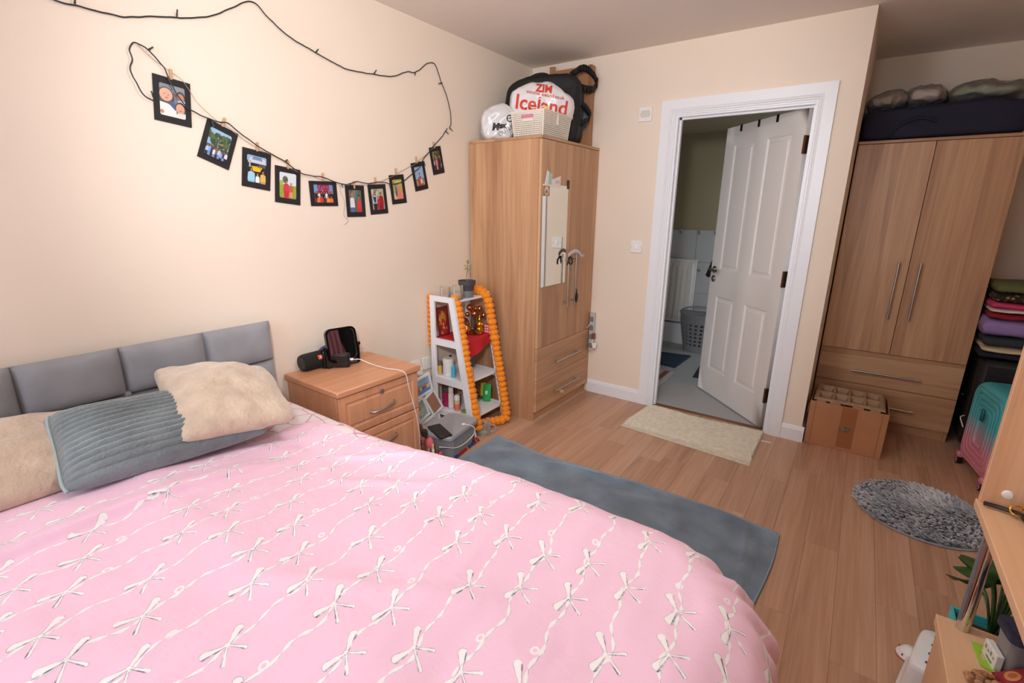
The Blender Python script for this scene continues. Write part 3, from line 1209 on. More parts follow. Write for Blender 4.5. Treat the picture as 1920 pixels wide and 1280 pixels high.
# ------------------------------------------------------------------ pillows
def pillow(c, thick, sag=.0, nu=44, nv=36, wr=.006, ws=14, seed=0, rib=None, pull=.06, nrm=None, power=.5):
    """c: four corners (bl, br, tr, tl); puffed on both sides of that patch"""
    c = [Vector(p) for p in c]
    n = (c[1] - c[0]).cross(c[3] - c[0]).normalized()
    if nrm is not None and n.dot(Vector(nrm)) < 0: n = -n
    mb = MB()

    def base(u, v):
        a, b = 2 * u - 1, 2 * v - 1
        a2 = a * (1 - pull * (1 - b * b))
        b2 = b * (1 - pull * (1 - a * a))
        # rounded corners
        k = (abs(a) ** 8 + abs(b) ** 8)
        if k > 1: a2, b2 = a2 / k ** (1 / 16), b2 / k ** (1 / 16)
        u2, v2 = (a2 + 1) / 2, (b2 + 1) / 2
        p = (c[0] * (1 - u2) + c[1] * u2) * (1 - v2) + (c[3] * (1 - u2) + c[2] * u2) * v2
        return p - n * sag * (1 - a * a) * (1 - b * b)

    def h(u, v):
        a, b = 2 * u - 1, 2 * v - 1
        return max(0, (1 - abs(a) ** 2.6) * (1 - abs(b) ** 2.6)) ** power

    def side(sg, th):
        def P(u, v):
            p = base(u, v)
            k = h(u, v)
            w = wr * (fn(p.x, p.y, p.z, ws, seed) + .6 * fn(p.x, p.y, p.z, ws * 2.3, seed + 4))
            q = p + n * (sg * (th * k + (w + wr * .3) * min(1, k * 2.5)))
            if rib:
                b = 2 * v - 1
                ev = (c[3] - c[0]).normalized()
                dr_ = (n * sg * (1.05 - abs(b) ** 3) + ev * (b * abs(b) ** 1.5)).normalized()
                q += dr_ * (rib[1] * (abs(sin(pi * rib[0] * v)) - .3) * min(1, k * 2.5))
            return q
        return P
    mb.grid(side(1, thick), nu, nv)
    mb.grid(side(-1, thick * .6), nu, nv)
    return mb, base


FURB = mat('beige_plush', (204, 184, 163), .95, var=.05, vscale=18, sheen=.5, bump=.5, bscale=70)
FURG = mat('grey_blue_plush', (116, 127, 131), .95, var=.16, vscale=7, sheen=.5, bump=.6, bscale=110, stretch=(1, 1, 1))
PIPE = mat('pale_blue_piping', (164, 182, 184), .8)


def weld(o):
    b = bmesh.new(); b.from_mesh(o.data); bmesh.ops.remove_doubles(b, verts=b.verts, dist=2e-4); bmesh.ops.recalc_face_normals(b, faces=b.faces); b.to_mesh(o.data); b.free()
    o.data.polygons.foreach_set('use_smooth', [True] * len(o.data.polygons))


# left beige, leaning on the headboard behind the grey one
pb, _ = pillow([(.555, -3.46, .66), (.50, -2.98, .635), (.155, -2.80, .705), (.150, -3.42, .815)], .06, seed=2, wr=.010, ws=9, pull=.03)
o = pb.build('pillow', FURB, label='beige plush pillow leaning on the headboard, behind the grey striped pillow', cat='pillow'); weld(o)
# grey ribbed
gc = [(.590, -3.135, .660), (.625, -2.58, .645), (.285, -2.60, .735), (.275, -3.085, .79)]
pg, pbase = pillow(gc, .075, seed=5, wr=.0025, rib=(15, .006), pull=.025, nv=150)
gp = thing('pillow', 'grey-blue ribbed plush pillow with pale piping, between the beige ones', 'pillow', (.42, -2.87, .60))
o = pg.build('cover', FURG, gp); weld(o)
MB().tube([pbase(0, 0.0 + k / 40) - Vector((0, .002, 0)) for k in range(41)], .005, 8).build('piping', PIPE, gp)
# right beige, slumped over the grey one
pr, _ = pillow([(.610, -2.855, .705), (.655, -2.50, .670), (.165, -2.345, .715), (.130, -2.755, .815)], .075, seed=9, wr=.014, ws=10, sag=-.02, pull=.015)
o = pr.build('pillow', FURB, label='beige plush pillow lying over the grey one, nearest the bedside cabinet', cat='pillow'); weld(o)


# ------------------------------------------------------------------ wardrobes
def wardrobe(label, x0, x1, y0, y1, front, h=1.8408):
    """front: '+x' or '-y' = the way the doors look"""
    along = (y0, y1) if front == '+x' else (x0, x1)
    mid = (along[0] + along[1]) / 2
    t = thing('wardrobe', label, 'wardrobe', ((x0 + x1) / 2, (y0 + y1) / 2, 0), group='two-door wardrobes with drawers')
    oh = OAKH if front == '+x' else OAKX

    def B(s0, s1, d0, d1, z0, z1, bev=.001):
        """s along the front, d = depth measured back from the door face"""
        if front == '+x': return ((x1 - d1, s0, z0), (x1 - d0, s1, z1), bev)
        return ((s0, y0 + d0, z0), (s1, y0 + d1, z1), bev)
    D = (x1 - x0) if front == '+x' else (y1 - y0)
    a, b = along
    T = .018
    for s0, s1 in ((a, a + T), (b - T, b)):
        MB().box(*B(s0, s1, .0195, D, 0, h - T)).build('side_panel', OAKV, t, smooth=0)
    MB().box(*B(a - .002, b + .002 if front != '+x' else b, -.002, D, h - T + .0005, h, .002)).build('top_panel', oh, t, smooth=0)
    MB().box(*B(a + T, b - T, D - .006, D - .001, .07, h - T)).build('back_panel', OAKV, t, smooth=0)
    MB().box(*B(a + T, b - T, .03, .045, 0, .066)).build('plinth', oh, t, smooth=0)
    MB().box(*B(a + T, b - T, .022, D - .01, .505, .523)).build('shelf', oh, t, smooth=0)
    for i, (s0, s1) in enumerate(((a + .001, mid - .0015), (mid + .0015, b - .001))):
        d = MB().box(*B(s0, s1, 0, T, .5235, h - T - .002, .0012)).build('door', OAKV, t, smooth=0)
        s = mid + (-.053 if i == 0 else .053)
        bar_handle(t, d, front, x1 if front == '+x' else y0, s, .758, s, 1.122)
    for z0, z1, zh in ((.295, .5205, .388), (.0705, .292, .172)):
        d = MB().box(*B(a + .001, b - .001, 0, T, z0, z1, .0012)).build('drawer', oh, t, smooth=0)
        bar_handle(t, d, front, x1 if front == '+x' else y0, mid - .182, zh, mid + .182, zh)
    return t


def bar_handle(t, par, front, f, s0, z0, s1, z1):
    def P(s, d, z): return (f + d, s, z) if front == '+x' else (s, f - d, z)
    q = MB()
    q.tube([P(s0, .03, z0), P(s1, .03, z1)], .006, 12)
    for k in (.10, .90):
        s, z = s0 + (s1 - s0) * k, z0 + (z1 - z0) * k
        q.tube([P(s, .0, z), P(s, .03, z)], .0045, 10)
    q.build('handle', STEEL, par)


w1 = wardrobe('oak wardrobe with a mirror on its door, bags piled on top', .022, .585, -.774, -.004, '+x')
w2 = wardrobe('oak wardrobe in the alcove with navy storage bag on top', 2.104, 2.858, .5222, 1.118, '-y')

# ------------------------------------------------------------------ bedside cabinet
ns = thing('bedside_cabinet', 'beech bedside cabinet with two panelled drawers, beside the bed', 'cabinet', (.22, -1.93, 0))
NX, NY0, NY1, NZ = .432, -2.19, -1.682, .622
MB().box((.012, NY0, NZ - .03), (NX + .012, NY1, NZ), .005).build('top_panel', BEECHY, ns)
for y in (NY0 + .012, NY1 - .03):
    MB().box((.02, y, 0), (NX - .022, y + .018, NZ - .0305), .001).build('side_panel', BEECHV, ns)
MB().box((.022, NY0 + .03, .04), (.03, NY1 - .03, NZ - .031)).build('back_panel', BEECHV, ns)
MB().box((.06, NY0 + .03, 0), (NX - .05, NY1 - .03, .06)).build('plinth', BEECHY, ns)


def panel_front(y0, y1, z0, z1, x, mrg):
    mb = MB()
    rings = [(0, -.018), (0, -.005), (.003, -.0015), (.007, 0), (mrg - .006, 0), (mrg, -.005), (mrg + .006, -.005), (mrg + .014, -.0008), (mrg + .02, -.0006)]
    vs, fs = [], []
    for ins, d in rings:
        vs += [(x + d, y0 + ins, z0 + ins), (x + d, y1 - ins, z0 + ins), (x + d, y1 - ins, z1 - ins), (x + d, y0 + ins, z1 - ins)]
    for r in range(len(rings) - 1):
        for k in range(4): fs.append((r * 4 + k, r * 4 + (k + 1) % 4, r * 4 + 4 + (k + 1) % 4, r * 4 + 4 + k))
    e = 4 * (len(rings) - 1)
    fs += [(e, e + 1, e + 2, e + 3), (0, 1, 2, 3)]
    return mb.add(vs, fs)


for z0, z1, zh in ((.385, .588, .475), (.06, .38, .295)):
    d = panel_front(NY0 + .012, NY1 - .012, z0, z1, NX - .002, .042).build('drawer', BEECHV, ns, smooth=25)
    yc = (NY0 + NY1) / 2
    MB().tube(spline([(NX - .002, yc - .075, zh - .006), (NX + .018, yc - .06, zh - .008), (NX + .026, yc - .02, zh - .004), (NX + .026, yc + .02, zh + .004), (NX + .018, yc + .06, zh + .008), (NX - .002, yc + .075, zh + .006)], 6), .0052, 10).build('handle', STEEL, d)
    if z0 > .3:
        MB().tube([(NX - .004, yc, .553), (NX + .006, yc, .553)], .011, 18).tube([(NX + .006, yc, .553), (NX + .0065, yc, .553)], .003, 8).build('lock', STEEL, d)

# ------------------------------------------------------------------ desk over a low cabinet
dk = thing('desk', 'beech desk with upright end panel and chrome post over a low cabinet', 'desk', (2.85, -2.9, 0))
DX, DYE, DZT = 2.545, -1.875, .75
MB().box((DX, -3.92, DZT - .022), (3.2, DYE, DZT), .0015).build('desktop', DESKY, dk, smooth=0)
up = MB().box((DX + .004, DYE - .018, DZT + .0004), (2.90, DYE, 1.26), .0015).build('upright_panel', DESKV, dk, smooth=0)
q = MB(); q.M = frame_m((2.591, DYE - .018, .785), (1, 0, 0), (0, 0, 1))
q.lathe([(.0105, 0), (.0085, .004), (0, .005)], 20)
q.build('screw_cap', PLASTIC_W, up)
PYE, PZT = -1.946, .45
MB().box((2.521, -2.95, PZT - .026), (3.12, PYE, PZT), .0015).build('cabinet_top', DESKY, dk, smooth=0)
MB().box((2.53, PYE - .022, 0), (3.11, PYE - .004, PZT - .0265), .001).build('side_panel', DESKV, dk, smooth=0)
MB().box((2.53, -2.946, 0), (3.11, -2.928, PZT - .0265), .001).build('side_panel', DESKV, dk, smooth=0)
MB().box((2.55, -2.927, .02), (2.556, PYE - .023, PZT - .028)).build('back_panel', DESKV, dk, smooth=0)
for y0, y1 in ((-2.926, -2.45), (-2.447, PYE - .024)):
    MB().box((2.526, y0, .03), (2.5445, y1, PZT - .03), .0012).build('door', DESKV, dk, smooth=0)
MB().tube([(2.568, -1.967, PZT + .0005), (2.568, -1.967, DZT - .0225)], .0132, 24).build('post', CHROME, dk)
MB().tube([(3.1, -1.967, PZT + .0005), (3.1, -1.967, DZT - .0225)], .0132, 24).build('post', CHROME, dk)
for x in (2.6, 3.15):
    MB().tube([(x, -3.86, 0), (x, -3.86, DZT - .0225)], .02, 20).build('leg', CHROME, dk)
UPC = [(-2.828, 2.061), (-2.78, 2.039), (-2.731, 2.04), (-2.657, 2.04), (-2.594, 2.045), (-2.516, 2.068), (-2.429, 2.09), (-2.371, 2.103), (-2.297, 2.133), (-2.229, 2.174), (-2.13, 2.23), (-2.063, 2.187), (-1.972, 2.139), (-1.852, 2.108), (-1.701, 2.076), (-1.59, 2.078), (-1.52, 2.084), (-1.391, 2.101), (-1.288, 2.144), (-1.231, 2.152), (-1.171, 2.187), (-1.13, 2.219), (-1.081, 2.234), (-1.052, 2.223), (-1.009, 2.144), (-0.963, 2.072), (-0.935, 1.986), (-0.933, 1.924), (-0.948, 1.899)]
LOWC = [(-0.971, 1.896), (-1.029, 1.833), (-1.092, 1.785), (-1.132, 1.746), (-1.186, 1.697), (-1.218, 1.649), (-1.262, 1.622), (-1.341, 1.57), (-1.403, 1.549), (-1.449, 1.544), (-1.486, 1.55), (-1.542, 1.549), (-1.608, 1.539), (-1.67, 1.546), (-1.715, 1.534), (-1.748, 1.528), (-1.81, 1.538), (-1.878, 1.557), (-1.94, 1.56), (-1.986, 1.567), (-2.03, 1.592), (-2.06, 1.613), (-2.12, 1.639), (-2.183, 1.67), (-2.242, 1.706), (-2.292, 1.743), (-2.327, 1.744), (-2.368, 1.752), (-2.428, 1.773), (-2.463, 1.812), (-2.484, 1.855), (-2.492, 1.884), (-2.502, 1.912), (-2.54, 1.955), (-2.568, 1.967), (-2.586, 1.965), (-2.599, 1.943), (-2.596, 1.911), (-2.607, 1.877), (-2.594, 1.834), (-2.577, 1.8), (-2.551, 1.785)]
TWINE = [(-2.568, 1.965), (-2.539, 1.936), (-2.48, 1.899), (-2.439, 1.874), (-2.414, 1.829), (-2.392, 1.798), (-2.338, 1.751), (-2.305, 1.736), (-2.253, 1.699), (-2.185, 1.661), (-2.121, 1.636), (-2.047, 1.604), (-2.045, 1.591), (-1.986, 1.569), (-1.917, 1.555), (-1.87, 1.541), (-1.805, 1.538), (-1.743, 1.526), (-1.688, 1.528), (-1.62, 1.531), (-1.542, 1.549), (-1.466, 1.571), (-1.4, 1.599), (-1.296, 1.646), (-1.238, 1.673), (-1.093, 1.77), (-1.077, 1.787)]
DANG = [(-1.775, 1.524), (-1.773, 1.49), (-1.757, 1.433), (-1.766, 1.376), (-1.741, 1.348), (-1.768, 1.328)]
BULBS = [((-2.73, 2.043), (-2.726, 2.062)), ((-2.428, 2.092), (-2.424, 2.116)), ((-1.852, 2.108), (-1.839, 2.125)), ((-1.52, 2.085), (-1.504, 2.108)), ((-1.224, 2.153), (-1.232, 2.135)), ((-1.005, 2.142), (-1.044, 2.13)), ((-0.948, 1.899), (-0.924, 1.883)), ((-2.54, 1.955), (-2.524, 1.968)), ((-2.549, 1.798), (-2.555, 1.818)), ((-2.355, 1.746), (-2.353, 1.721)), ((-2.064, 1.612), (-2.051, 1.624)), ((-1.182, 1.685), (-1.174, 1.658)), ((-1.453, 1.541), (-1.453, 1.517)), ((-1.77, 1.528), (-1.765, 1.513)), ((-1.721, 1.533), (-1.706, 1.521)), ((-0.983, 1.876), (-0.964, 1.861))]
CLIPS = [(-2.476, 1.896), (-2.306, 1.753), (-2.179, 1.672), (-2.045, 1.609), (-1.869, 1.564), (-1.689, 1.536), (-1.548, 1.562), (-1.398, 1.62), (-1.237, 1.696), (-1.088, 1.793)]


# ------------------------------------------------------------------ things on the left wall
CABLE = mat('dark_green_cable', (30, 42, 44), .5)
TW = mat('jute_twine', (168, 140, 112), .9)
PEG = mat('pale_wood_peg', (196, 160, 124), .7)


def onwall(l, x=.010): return [(x, y, z) for y, z in l]


def wobble(p, k, s=30):
    return [(a + .0 + .002 * abs(fn(b, c, 0, s, k)), b + .0025 * fn(b, c, 0, s, k), c + .0025 * fn(b, c, 0, s, k + 5)) for a, b, c in p]


sl = thing('string_light', 'dark green string light cable looping over the cream wall above the photos', 'string lights', (0.006, -1.8, 1.5))
MB().tube(wobble(spline(onwall(UPC), 8), 1), .0026, 6).build('upper_cable', CABLE, sl)
MB().tube(wobble(spline(onwall(LOWC, .0135), 8), 2), .0024, 6).build('lower_cable', CABLE, sl)
LEDC = mat('led_cap', (40, 48, 46), .4)
for (a, b) in BULBS:
    q = MB()
    A, B_ = Vector((.013, *a)), Vector((.018, *b))
    q.tube([A, A + (B_ - A) * .45], .0032, 8)
    q.tube([A + (B_ - A) * .45, A + (B_ - A) * .9, B_], [.0024, .0026, .001], 8)
    q.build('bulb', LEDC, sl)
tw_ = thing('twine', 'thin jute twine carrying the row of photo cards', 'twine', (0.006, -1.8, 1.32))
MB().tube(wobble(spline(onwall(TWINE, .0085), 6), 7, 18), .0011, 5).build('strand', TW, tw_)
MB().tube(wobble(spline(onwall(DANG, .007), 6), 9, 18), .0009, 5).build('loose_end', TW, tw_)

SKIN, SKIN2, HAIR = (206, 150, 122), (176, 118, 92), (34, 26, 26)
SKY, LEAF, GRASS = (150, 186, 222), (70, 92, 60), (150, 168, 66)


def R_(x0, y0, x1, y1, c): return ('r', x0, y0, x1, y1, c)
def L_(x, y, rx, ry, c): return ('e', x, y, rx, ry, c)
def P_(pts, c): return ('p', pts, c)


def person(x, y, s, top, skin=SKIN, legs=None, w=1.0, hair=HAIR):
    """x, y = chin point; s = head height"""
    a = [L_(x, y + s * .56, s * .42, s * .56, hair), P_([(x - s * .95 * w, y - s * 2.2), (x - s * .85 * w, y - s * .35), (x - s * .35, y - s * .02), (x + s * .35, y - s * .02), (x + s * .85 * w, y - s * .35), (x + s * .95 * w, y - s * 2.2)], top),
         L_(x, y + s * .42, s * .33, s * .44, skin)]
    if legs: a.append(P_([(x - s * .7 * w, y - s * 4.2), (x - s * .85 * w, y - s * 2.2), (x + s * .85 * w, y - s * 2.2), (x + s * .7 * w, y - s * 4.2)], legs))
    return a


def blobs(n, x0, y0, x1, y1, r, cols, seed):
    g = random.Random(seed)
    return [L_(g.uniform(x0, x1), g.uniform(y0, y1), r * g.uniform(.6, 1.3), r * g.uniform(.6, 1.3), g.choice(cols)) for _ in range(n)]


PICS = [
    [R_(0, 0, 1, 1, (96, 100, 108)), R_(.5, .75, 1, 1, (120, 128, 132)), L_(.24, .60, .34, .30, HAIR), P_([(0, 0), (0, .42), (.3, .40), (.62, .30), (.66, 0)], (224, 216, 212)), P_([(.30, .44), (.5, .50), (.72, .34), (.6, .22)], (42, 62, 120)), L_(.26, .66, .25, .20, SKIN), L_(.2, .68, .03, .012, HAIR), L_(.34, .66, .03, .012, HAIR), L_(.28, .57, .07, .022, (170, 80, 84)), L_(.82, .70, .17, .16, HAIR), L_(.81, .66, .14, .13, SKIN2), L_(.86, .52, .16, .07, (190, 205, 214)), L_(.80, .34, .20, .18, HAIR), L_(.79, .31, .17, .16, SKIN), L_(.8, .25, .06, .02, (180, 90, 92)), P_([(.6, 0), (.68, .16), (1, .18), (1, 0)], (226, 214, 208)), L_(.08, .12, .08, .06, SKIN2)],
    [R_(0, 0, 1, 1, SKY), *blobs(46, 0, .45, .95, .82, .09, [(70, 92, 60), (86, 104, 66), (58, 76, 52)], 1), R_(0, 0, 1, .4, (74, 84, 62)), R_(.46, .3, .50, .62, (130, 128, 120)), P_([(.4, .52), (.7, .58), (.68, .5)], (150, 140, 110))] + [k for i in range(9) for k in person(.08 + i * .105, .30 + .03 * (i % 3) - .010 * i, .075, [(176, 196, 224), (140, 170, 214), (60, 66, 100), (214, 216, 226), (130, 100, 90)][i % 5], SKIN2, [(40, 44, 60), (120, 140, 180)][i % 2])],
    [R_(0, 0, 1, 1, (44, 42, 48)), R_(0, .78, 1, 1, (150, 176, 214)), P_([(.05, .72), (.2, .92), (.9, .92), (1, .72)], (196, 204, 212)), P_([(.26, .84), (.34, .97), (.72, .97), (.8, .84)], (112, 136, 172)), R_(.12, .55, .2, .8, (170, 170, 176)), R_(.6, .6, .95, .7, (90, 84, 88))] + [P_([(.5 + dx * .2 - .06, .42), (.5 + dx * .5 - .05, .58), (.5 + dx * .5 + .05, .58 + .06 * (1 - abs(dx))), (.5 + dx * .2 + .06, .42)], (228, 186, 40)) for dx in (-.5, -.25, 0, .25, .5)] + person(.24, .40, .15, (156, 204, 226), SKIN2, (140, 190, 214), 1.3) + person(.55, .26, .11, (236, 232, 230), SKIN, (50, 54, 70)) + person(.82, .36, .13, (216, 180, 96), SKIN2, (200, 150, 90), 1.2),
    [R_(0, 0, 1, 1, (212, 222, 228)), R_(0, 0, 1, .52, GRASS), L_(.35, .72, .16, .14, (92, 108, 84)), L_(.12, .58, .12, .1, (180, 176, 80)), *blobs(20, 0, .02, 1, .35, .03, [(168, 182, 70), (130, 150, 58)], 3)] + person(.4, .58, .14, (206, 62, 78), SKIN2, (196, 48, 62), 1.25) + person(.68, .50, .11, (200, 92, 78), SKIN, (224, 140, 130), 1.1),
    [R_(0, 0, 1, 1, (128, 52, 74)), R_(0, .55, .2, 1, (112, 150, 206)), R_(.8, .5, 1, 1, (120, 142, 184)), R_(.2, .6, .8, .95, (150, 52, 96)), *blobs(34, .2, .6, .8, .95, .03, [(230, 130, 60), (222, 190, 80), (90, 70, 130), (190, 40, 80)], 5)] + [k for i in range(7) for k in person(.12 + i * .125, .50, .11, [(40, 38, 44), (226, 224, 226), (60, 56, 66)][i % 3], SKIN2, None, .8)] + [k for i in range(5) for k in person(.2 + i * .16, .26, .11, [(222, 120, 60), (206, 56, 50), (60, 60, 70), (232, 140, 70)][i % 4], SKIN2, None, .9)],
    [R_(0, 0, 1, 1, (92, 96, 84)), R_(.3, .6, .7, 1, (128, 120, 106)), R_(0, .4, .15, 1, (120, 100, 84)), R_(.55, .5, .72, .9, (62, 120, 112))] + person(.25, .66, .2, (216, 218, 224), SKIN2, (86, 110, 150), .95, (150, 140, 130)) + person(.76, .58, .18, (206, 62, 66), SKIN2, (196, 48, 56), .95),
    [R_(0, 0, 1, 1, (176, 170, 150)), *blobs(16, 0, .6, .5, 1, .08, [(132, 134, 104), (206, 200, 180)], 6)] + person(.24, .68, .17, (176, 196, 226), SKIN2, (52, 42, 44), 1.1) + person(.74, .66, .16, (150, 34, 44), SKIN2, (140, 26, 38), 1.25) + [P_([(.1, .62), (.18, .35), (.3, .35), (.34, .62)], (40, 44, 62))] + person(.5, .52, .12, (186, 40, 44), SKIN, (170, 34, 40), 1.0),
    [R_(0, 0, 1, 1, (178, 168, 90)), R_(0, 0, 1, .3, (206, 188, 150)), *blobs(18, 0, .65, 1, 1, .08, [(150, 150, 84), (206, 196, 120)], 7)] + person(.3, .66, .12, (92, 110, 150), SKIN2, (70, 86, 124), .9) + [P_([(.3, 0), (.5, .5), (.62, .62), (.76, .5), (.98, .05)], (226, 126, 106))] + person(.62, .64, .11, (226, 126, 106), SKIN),
    [R_(0, 0, 1, 1, (140, 176, 214)), R_(0, 0, 1, .38, (120, 112, 84)), P_([(.4, .6), (.5, .74), (.6, .6)], (190, 90, 80))] + person(.5, .52, .1, (188, 66, 66), SKIN2) + person(.34, .34, .11, (190, 50, 56), SKIN2, (170, 40, 46), 1.1) + person(.62, .36, .11, (214, 206, 206), SKIN2, (190, 60, 62), 1.1) + [R_(.84, .05, .9, .3, (214, 190, 120)), R_(.1, .05, .16, .3, (214, 190, 120))],
    [R_(0, 0, 1, 1, (84, 82, 56)), *blobs(18, 0, .6, 1, 1, .1, [(120, 118, 74), (64, 62, 48), (146, 140, 100)], 8), R_(0, 0, 1, .3, (40, 34, 34))] + person(.42, .56, .13, (214, 130, 146), SKIN2, (206, 120, 138), 1.0) + person(.75, .62, .12, (44, 34, 40), SKIN2, (40, 30, 34), 1.0) + person(.95, .52, .1, (130, 40, 50), SKIN2, (150, 150, 170), .8) + person(.1, .5, .1, (190, 180, 190), SKIN2, (60, 50, 56), .8),
]
CARDS = [((-2.484, 1.796), .125, .161, -6.3, 'selfie of three faces', (.16, .15)), ((-2.340, 1.657), .124, .160, -22, 'group standing under a tree', (.16, .15)), ((-2.193, 1.571), .125, .161, -8.5, 'family before a yellow petal sculpture', (.16, .15)), ((-2.055, 1.509), .124, .162, -6.7, 'woman with a child on a meadow', (.17, .15)), ((-1.870, 1.479), .153, .118, .8, 'crowd on a colourful stage', (.15, .14)), ((-1.684, 1.447), .119, .160, .4, 'man in white beside a woman in red', (.17, .15)), ((-1.534, 1.460), .123, .157, 4.2, 'couple holding a baby in red', (.16, .15)), ((-1.387, 1.518), .110, .158, 6.4, 'couple in blue and a coral gown', (.18, .16)), ((-1.212, 1.599), .110, .159, 11.7, 'family under a blue sky', (.18, .16)), ((-1.061, 1.700), .103, .158, 12.4, 'woman in pink among dark suits', (.18, .16))]
CARDM = mat('black_card', (24, 21, 23), .7)


def rrect(x0, y0, x1, y1, r, n=4):
    out = []
    for cx, cy, a0 in ((x1 - r, y1 - r, 0), (x0 + r, y1 - r, 90), (x0 + r, y0 + r, 180), (x1 - r, y0 + r, 270)):
        for k in range(n + 1):
            a = R(a0 + 90 * k / n)
            out.append((cx + r * cos(a), cy + r * sin(a)))
    return out


def clip_poly(pts, x0, y0, x1, y1):
    for ax, lim, sg in ((0, x0, 1), (0, x1, -1), (1, y0, 1), (1, y1, -1)):
        out = []
        for i in range(len(pts)):
            a, b = pts[i - 1], pts[i]
            ia, ib = (a[ax] - lim) * sg >= 0, (b[ax] - lim) * sg >= 0
            if ia != ib:
                t = (lim - a[ax]) / (b[ax] - a[ax])
                out.append((a[0] + (b[0] - a[0]) * t, a[1] + (b[1] - a[1]) * t))
            if ib: out.append(b)
        pts = out
        if not pts: return pts
    return pts


def draw(mb, shapes, x0, y0, x1, y1, z=0, step=.00007):
    """flat print: paint shapes (unit coordinates) into a rectangle, later ones a hair above"""
    for i, s in enumerate(shapes):
        if s[0] == 'r': pts = [(s[1], s[2]), (s[3], s[2]), (s[3], s[4]), (s[1], s[4])]
        elif s[0] == 'e': pts = [(s[1] + s[3] * cos(k * pi / 7), s[2] + s[4] * sin(k * pi / 7)) for k in range(14)]
        else: pts = s[1]
        pts = clip_poly(list(pts), 0, 0, 1, 1)
        if len(pts) < 3: continue
        mb.col = s[-1]
        zz = z + i * step
        mb.add([(x0 + p[0] * (x1 - x0), y0 + p[1] * (y1 - y0), zz) for p in pts], [tuple(range(len(pts)))])


def ring(mb, outer, inner, z0, z1):
    """flat frame between two outlines with the same number of points"""
    n = len(outer)
    vs = [(x, y, z1) for x, y in outer] + [(x, y, z1) for x, y in inner] + [(x, y, z0) for x, y in outer] + [(x, y, z0) for x, y in inner]
    fs = []
    for k in range(n):
        j = (k + 1) % n
        fs += [(k, j, n + j, n + k), (2 * n + k, 3 * n + k, 3 * n + j, 2 * n + j), (k, 2 * n + k, 2 * n + j, j), (n + k, n + j, 3 * n + j, 3 * n + k)]
    return mb.add(vs, fs)


PHOTO = printmat('photo_print', .3)
for i, ((cy, cz), w, h, ang, what, (mx_, my_)) in enumerate(CARDS):
    ca, sa = cos(R(ang)), sin(R(ang))
    M = frame_m((.0035, cy, cz), (0, ca, sa), (0, -sa, ca))
    t = thing('photo_card', 'black card photo, ' + what + ', pegged to twine', 'photo', (.0035, cy, cz - h / 2), group='photo cards on the wall twine')
    q = MB(); q.M = M
    wx, wy = w / 2 - w * mx_, h / 2 - h * my_
    inn = rrect(-wx, -wy, wx, wy, .006)
    out = rrect(-w / 2, -h / 2, w / 2, h / 2, .0012)
    ring(q, out, inn, 0, .0014)
    q.build('mount', CARDM, t, smooth=20)
    q = MB(); q.M = M
    draw(q, [R_(0, 0, 1, 1, (225, 225, 225))] + PICS[i], -wx - .001, -wy - .001, wx + .001, wy + .001, .0001)
    q.col = (40, 38, 40)
    q.build('photo_sheet', PHOTO, t, smooth=0, recalc=False)
    q = MB(); q.M = frame_m((.007, *CLIPS[i]), (0, ca, sa), (0, -sa, ca))
    q.box((-.0045, -.026, .0), (.0045, .012, .004), .001).box((-.0045, -.022, -.006), (.0045, .012, -.0022), .001)
    q.tube([(-.005, -.004, -.001), (.005, -.004, -.001)], .0025, 8)
    q.build('peg', PEG, t)

# ------------------------------------------------------------------ sockets, strip and cables
for y, lab in ((-1.31, 'white wall socket with a plug charger, beside the ladder shelf'), (-1.212, 'empty white wall socket right behind the ladder shelf post')):
    t = thing('wall_socket', lab, 'socket', (0, y, .385), group='wall sockets')
    MB().box((.0004, y - .043, .385), (.0095, y + .043, .471), .003).build('face_plate', PLASTIC_W, t)
    MB().box((.0095, y - .008, .440), (.0125, y + .008, .462), .001).build('rocker', PLASTIC_W, t)
t = thing('plug_charger', 'white plug charger in the socket beside the bedside cabinet', 'charger', (.0098, -1.31, .37))
MB().box((.0098, -1.332, .372), (.018, -1.288, .432), .003).box((.0178, -1.329, .375), (.052, -1.291, .428), .006).build('housing', PLASTIC_W, t)
MB().box((.03, -1.317, .366), (.042, -1.303, .3755), .002).build('cable_plug', PLASTIC_W, t)

t = thing('power_strip', 'grey power strip on the wall behind the mirror wardrobe', 'power strip', (.612, 0, .346))
MB().box((.592, -.034, .346), (.632, -.0005, .648), .004).build('body', mat('strip_grey', (186, 184, 184), .4), t)
for z in (.39, .46, .53, .60):
    MB().box((.597, -.0352, z - .02), (.627, -.0338, z + .02), .001).build('outlet', mat('strip_dark', (120, 118, 120), .5), t)
MB().box((.628, -.062, .45), (.652, -.0355, .495), .003).build('plug', mat('brown_plug', (120, 72, 52), .5), t)
WC = mat('white_cable', (232, 228, 222), .5)
MB().tube(spline([(.625, -.04, .56), (.62, -.055, .575), (.60, -.06, .545), (.585, -.05, .53)], 6), .003, 6).build('cable', WC, t)
MB().tube(spline([(.64, -.05, .45), (.636, -.055, .41), (.645, -.05, .375), (.63, -.04, .36), (.635, -.03, .345)], 6), .003, 6).build('cable', WC, t)
MB().box((.638, -.056, .375), (.668, -.036, .42), .004).build('tag', PLASTIC_W, t)

# ------------------------------------------------------------------ mirror and bits on the first wardrobe's doors
t = thing('door_mirror', 'frameless mirror fixed on the wardrobe door, reflecting the door frame', 'mirror', (.586, -.597, .93))
MB().box((.5858, -.757, .93), (.5885, -.44, 1.565), .0008).build('mirror_pane', MIRROR, t, smooth=0)
q = MB(); q.box((.5852, -.457, 1.545), (.5925, -.432, 1.60), .002)
q.build('clip', mat('dark_bronze', (70, 58, 44), .4, metal=.6), t)


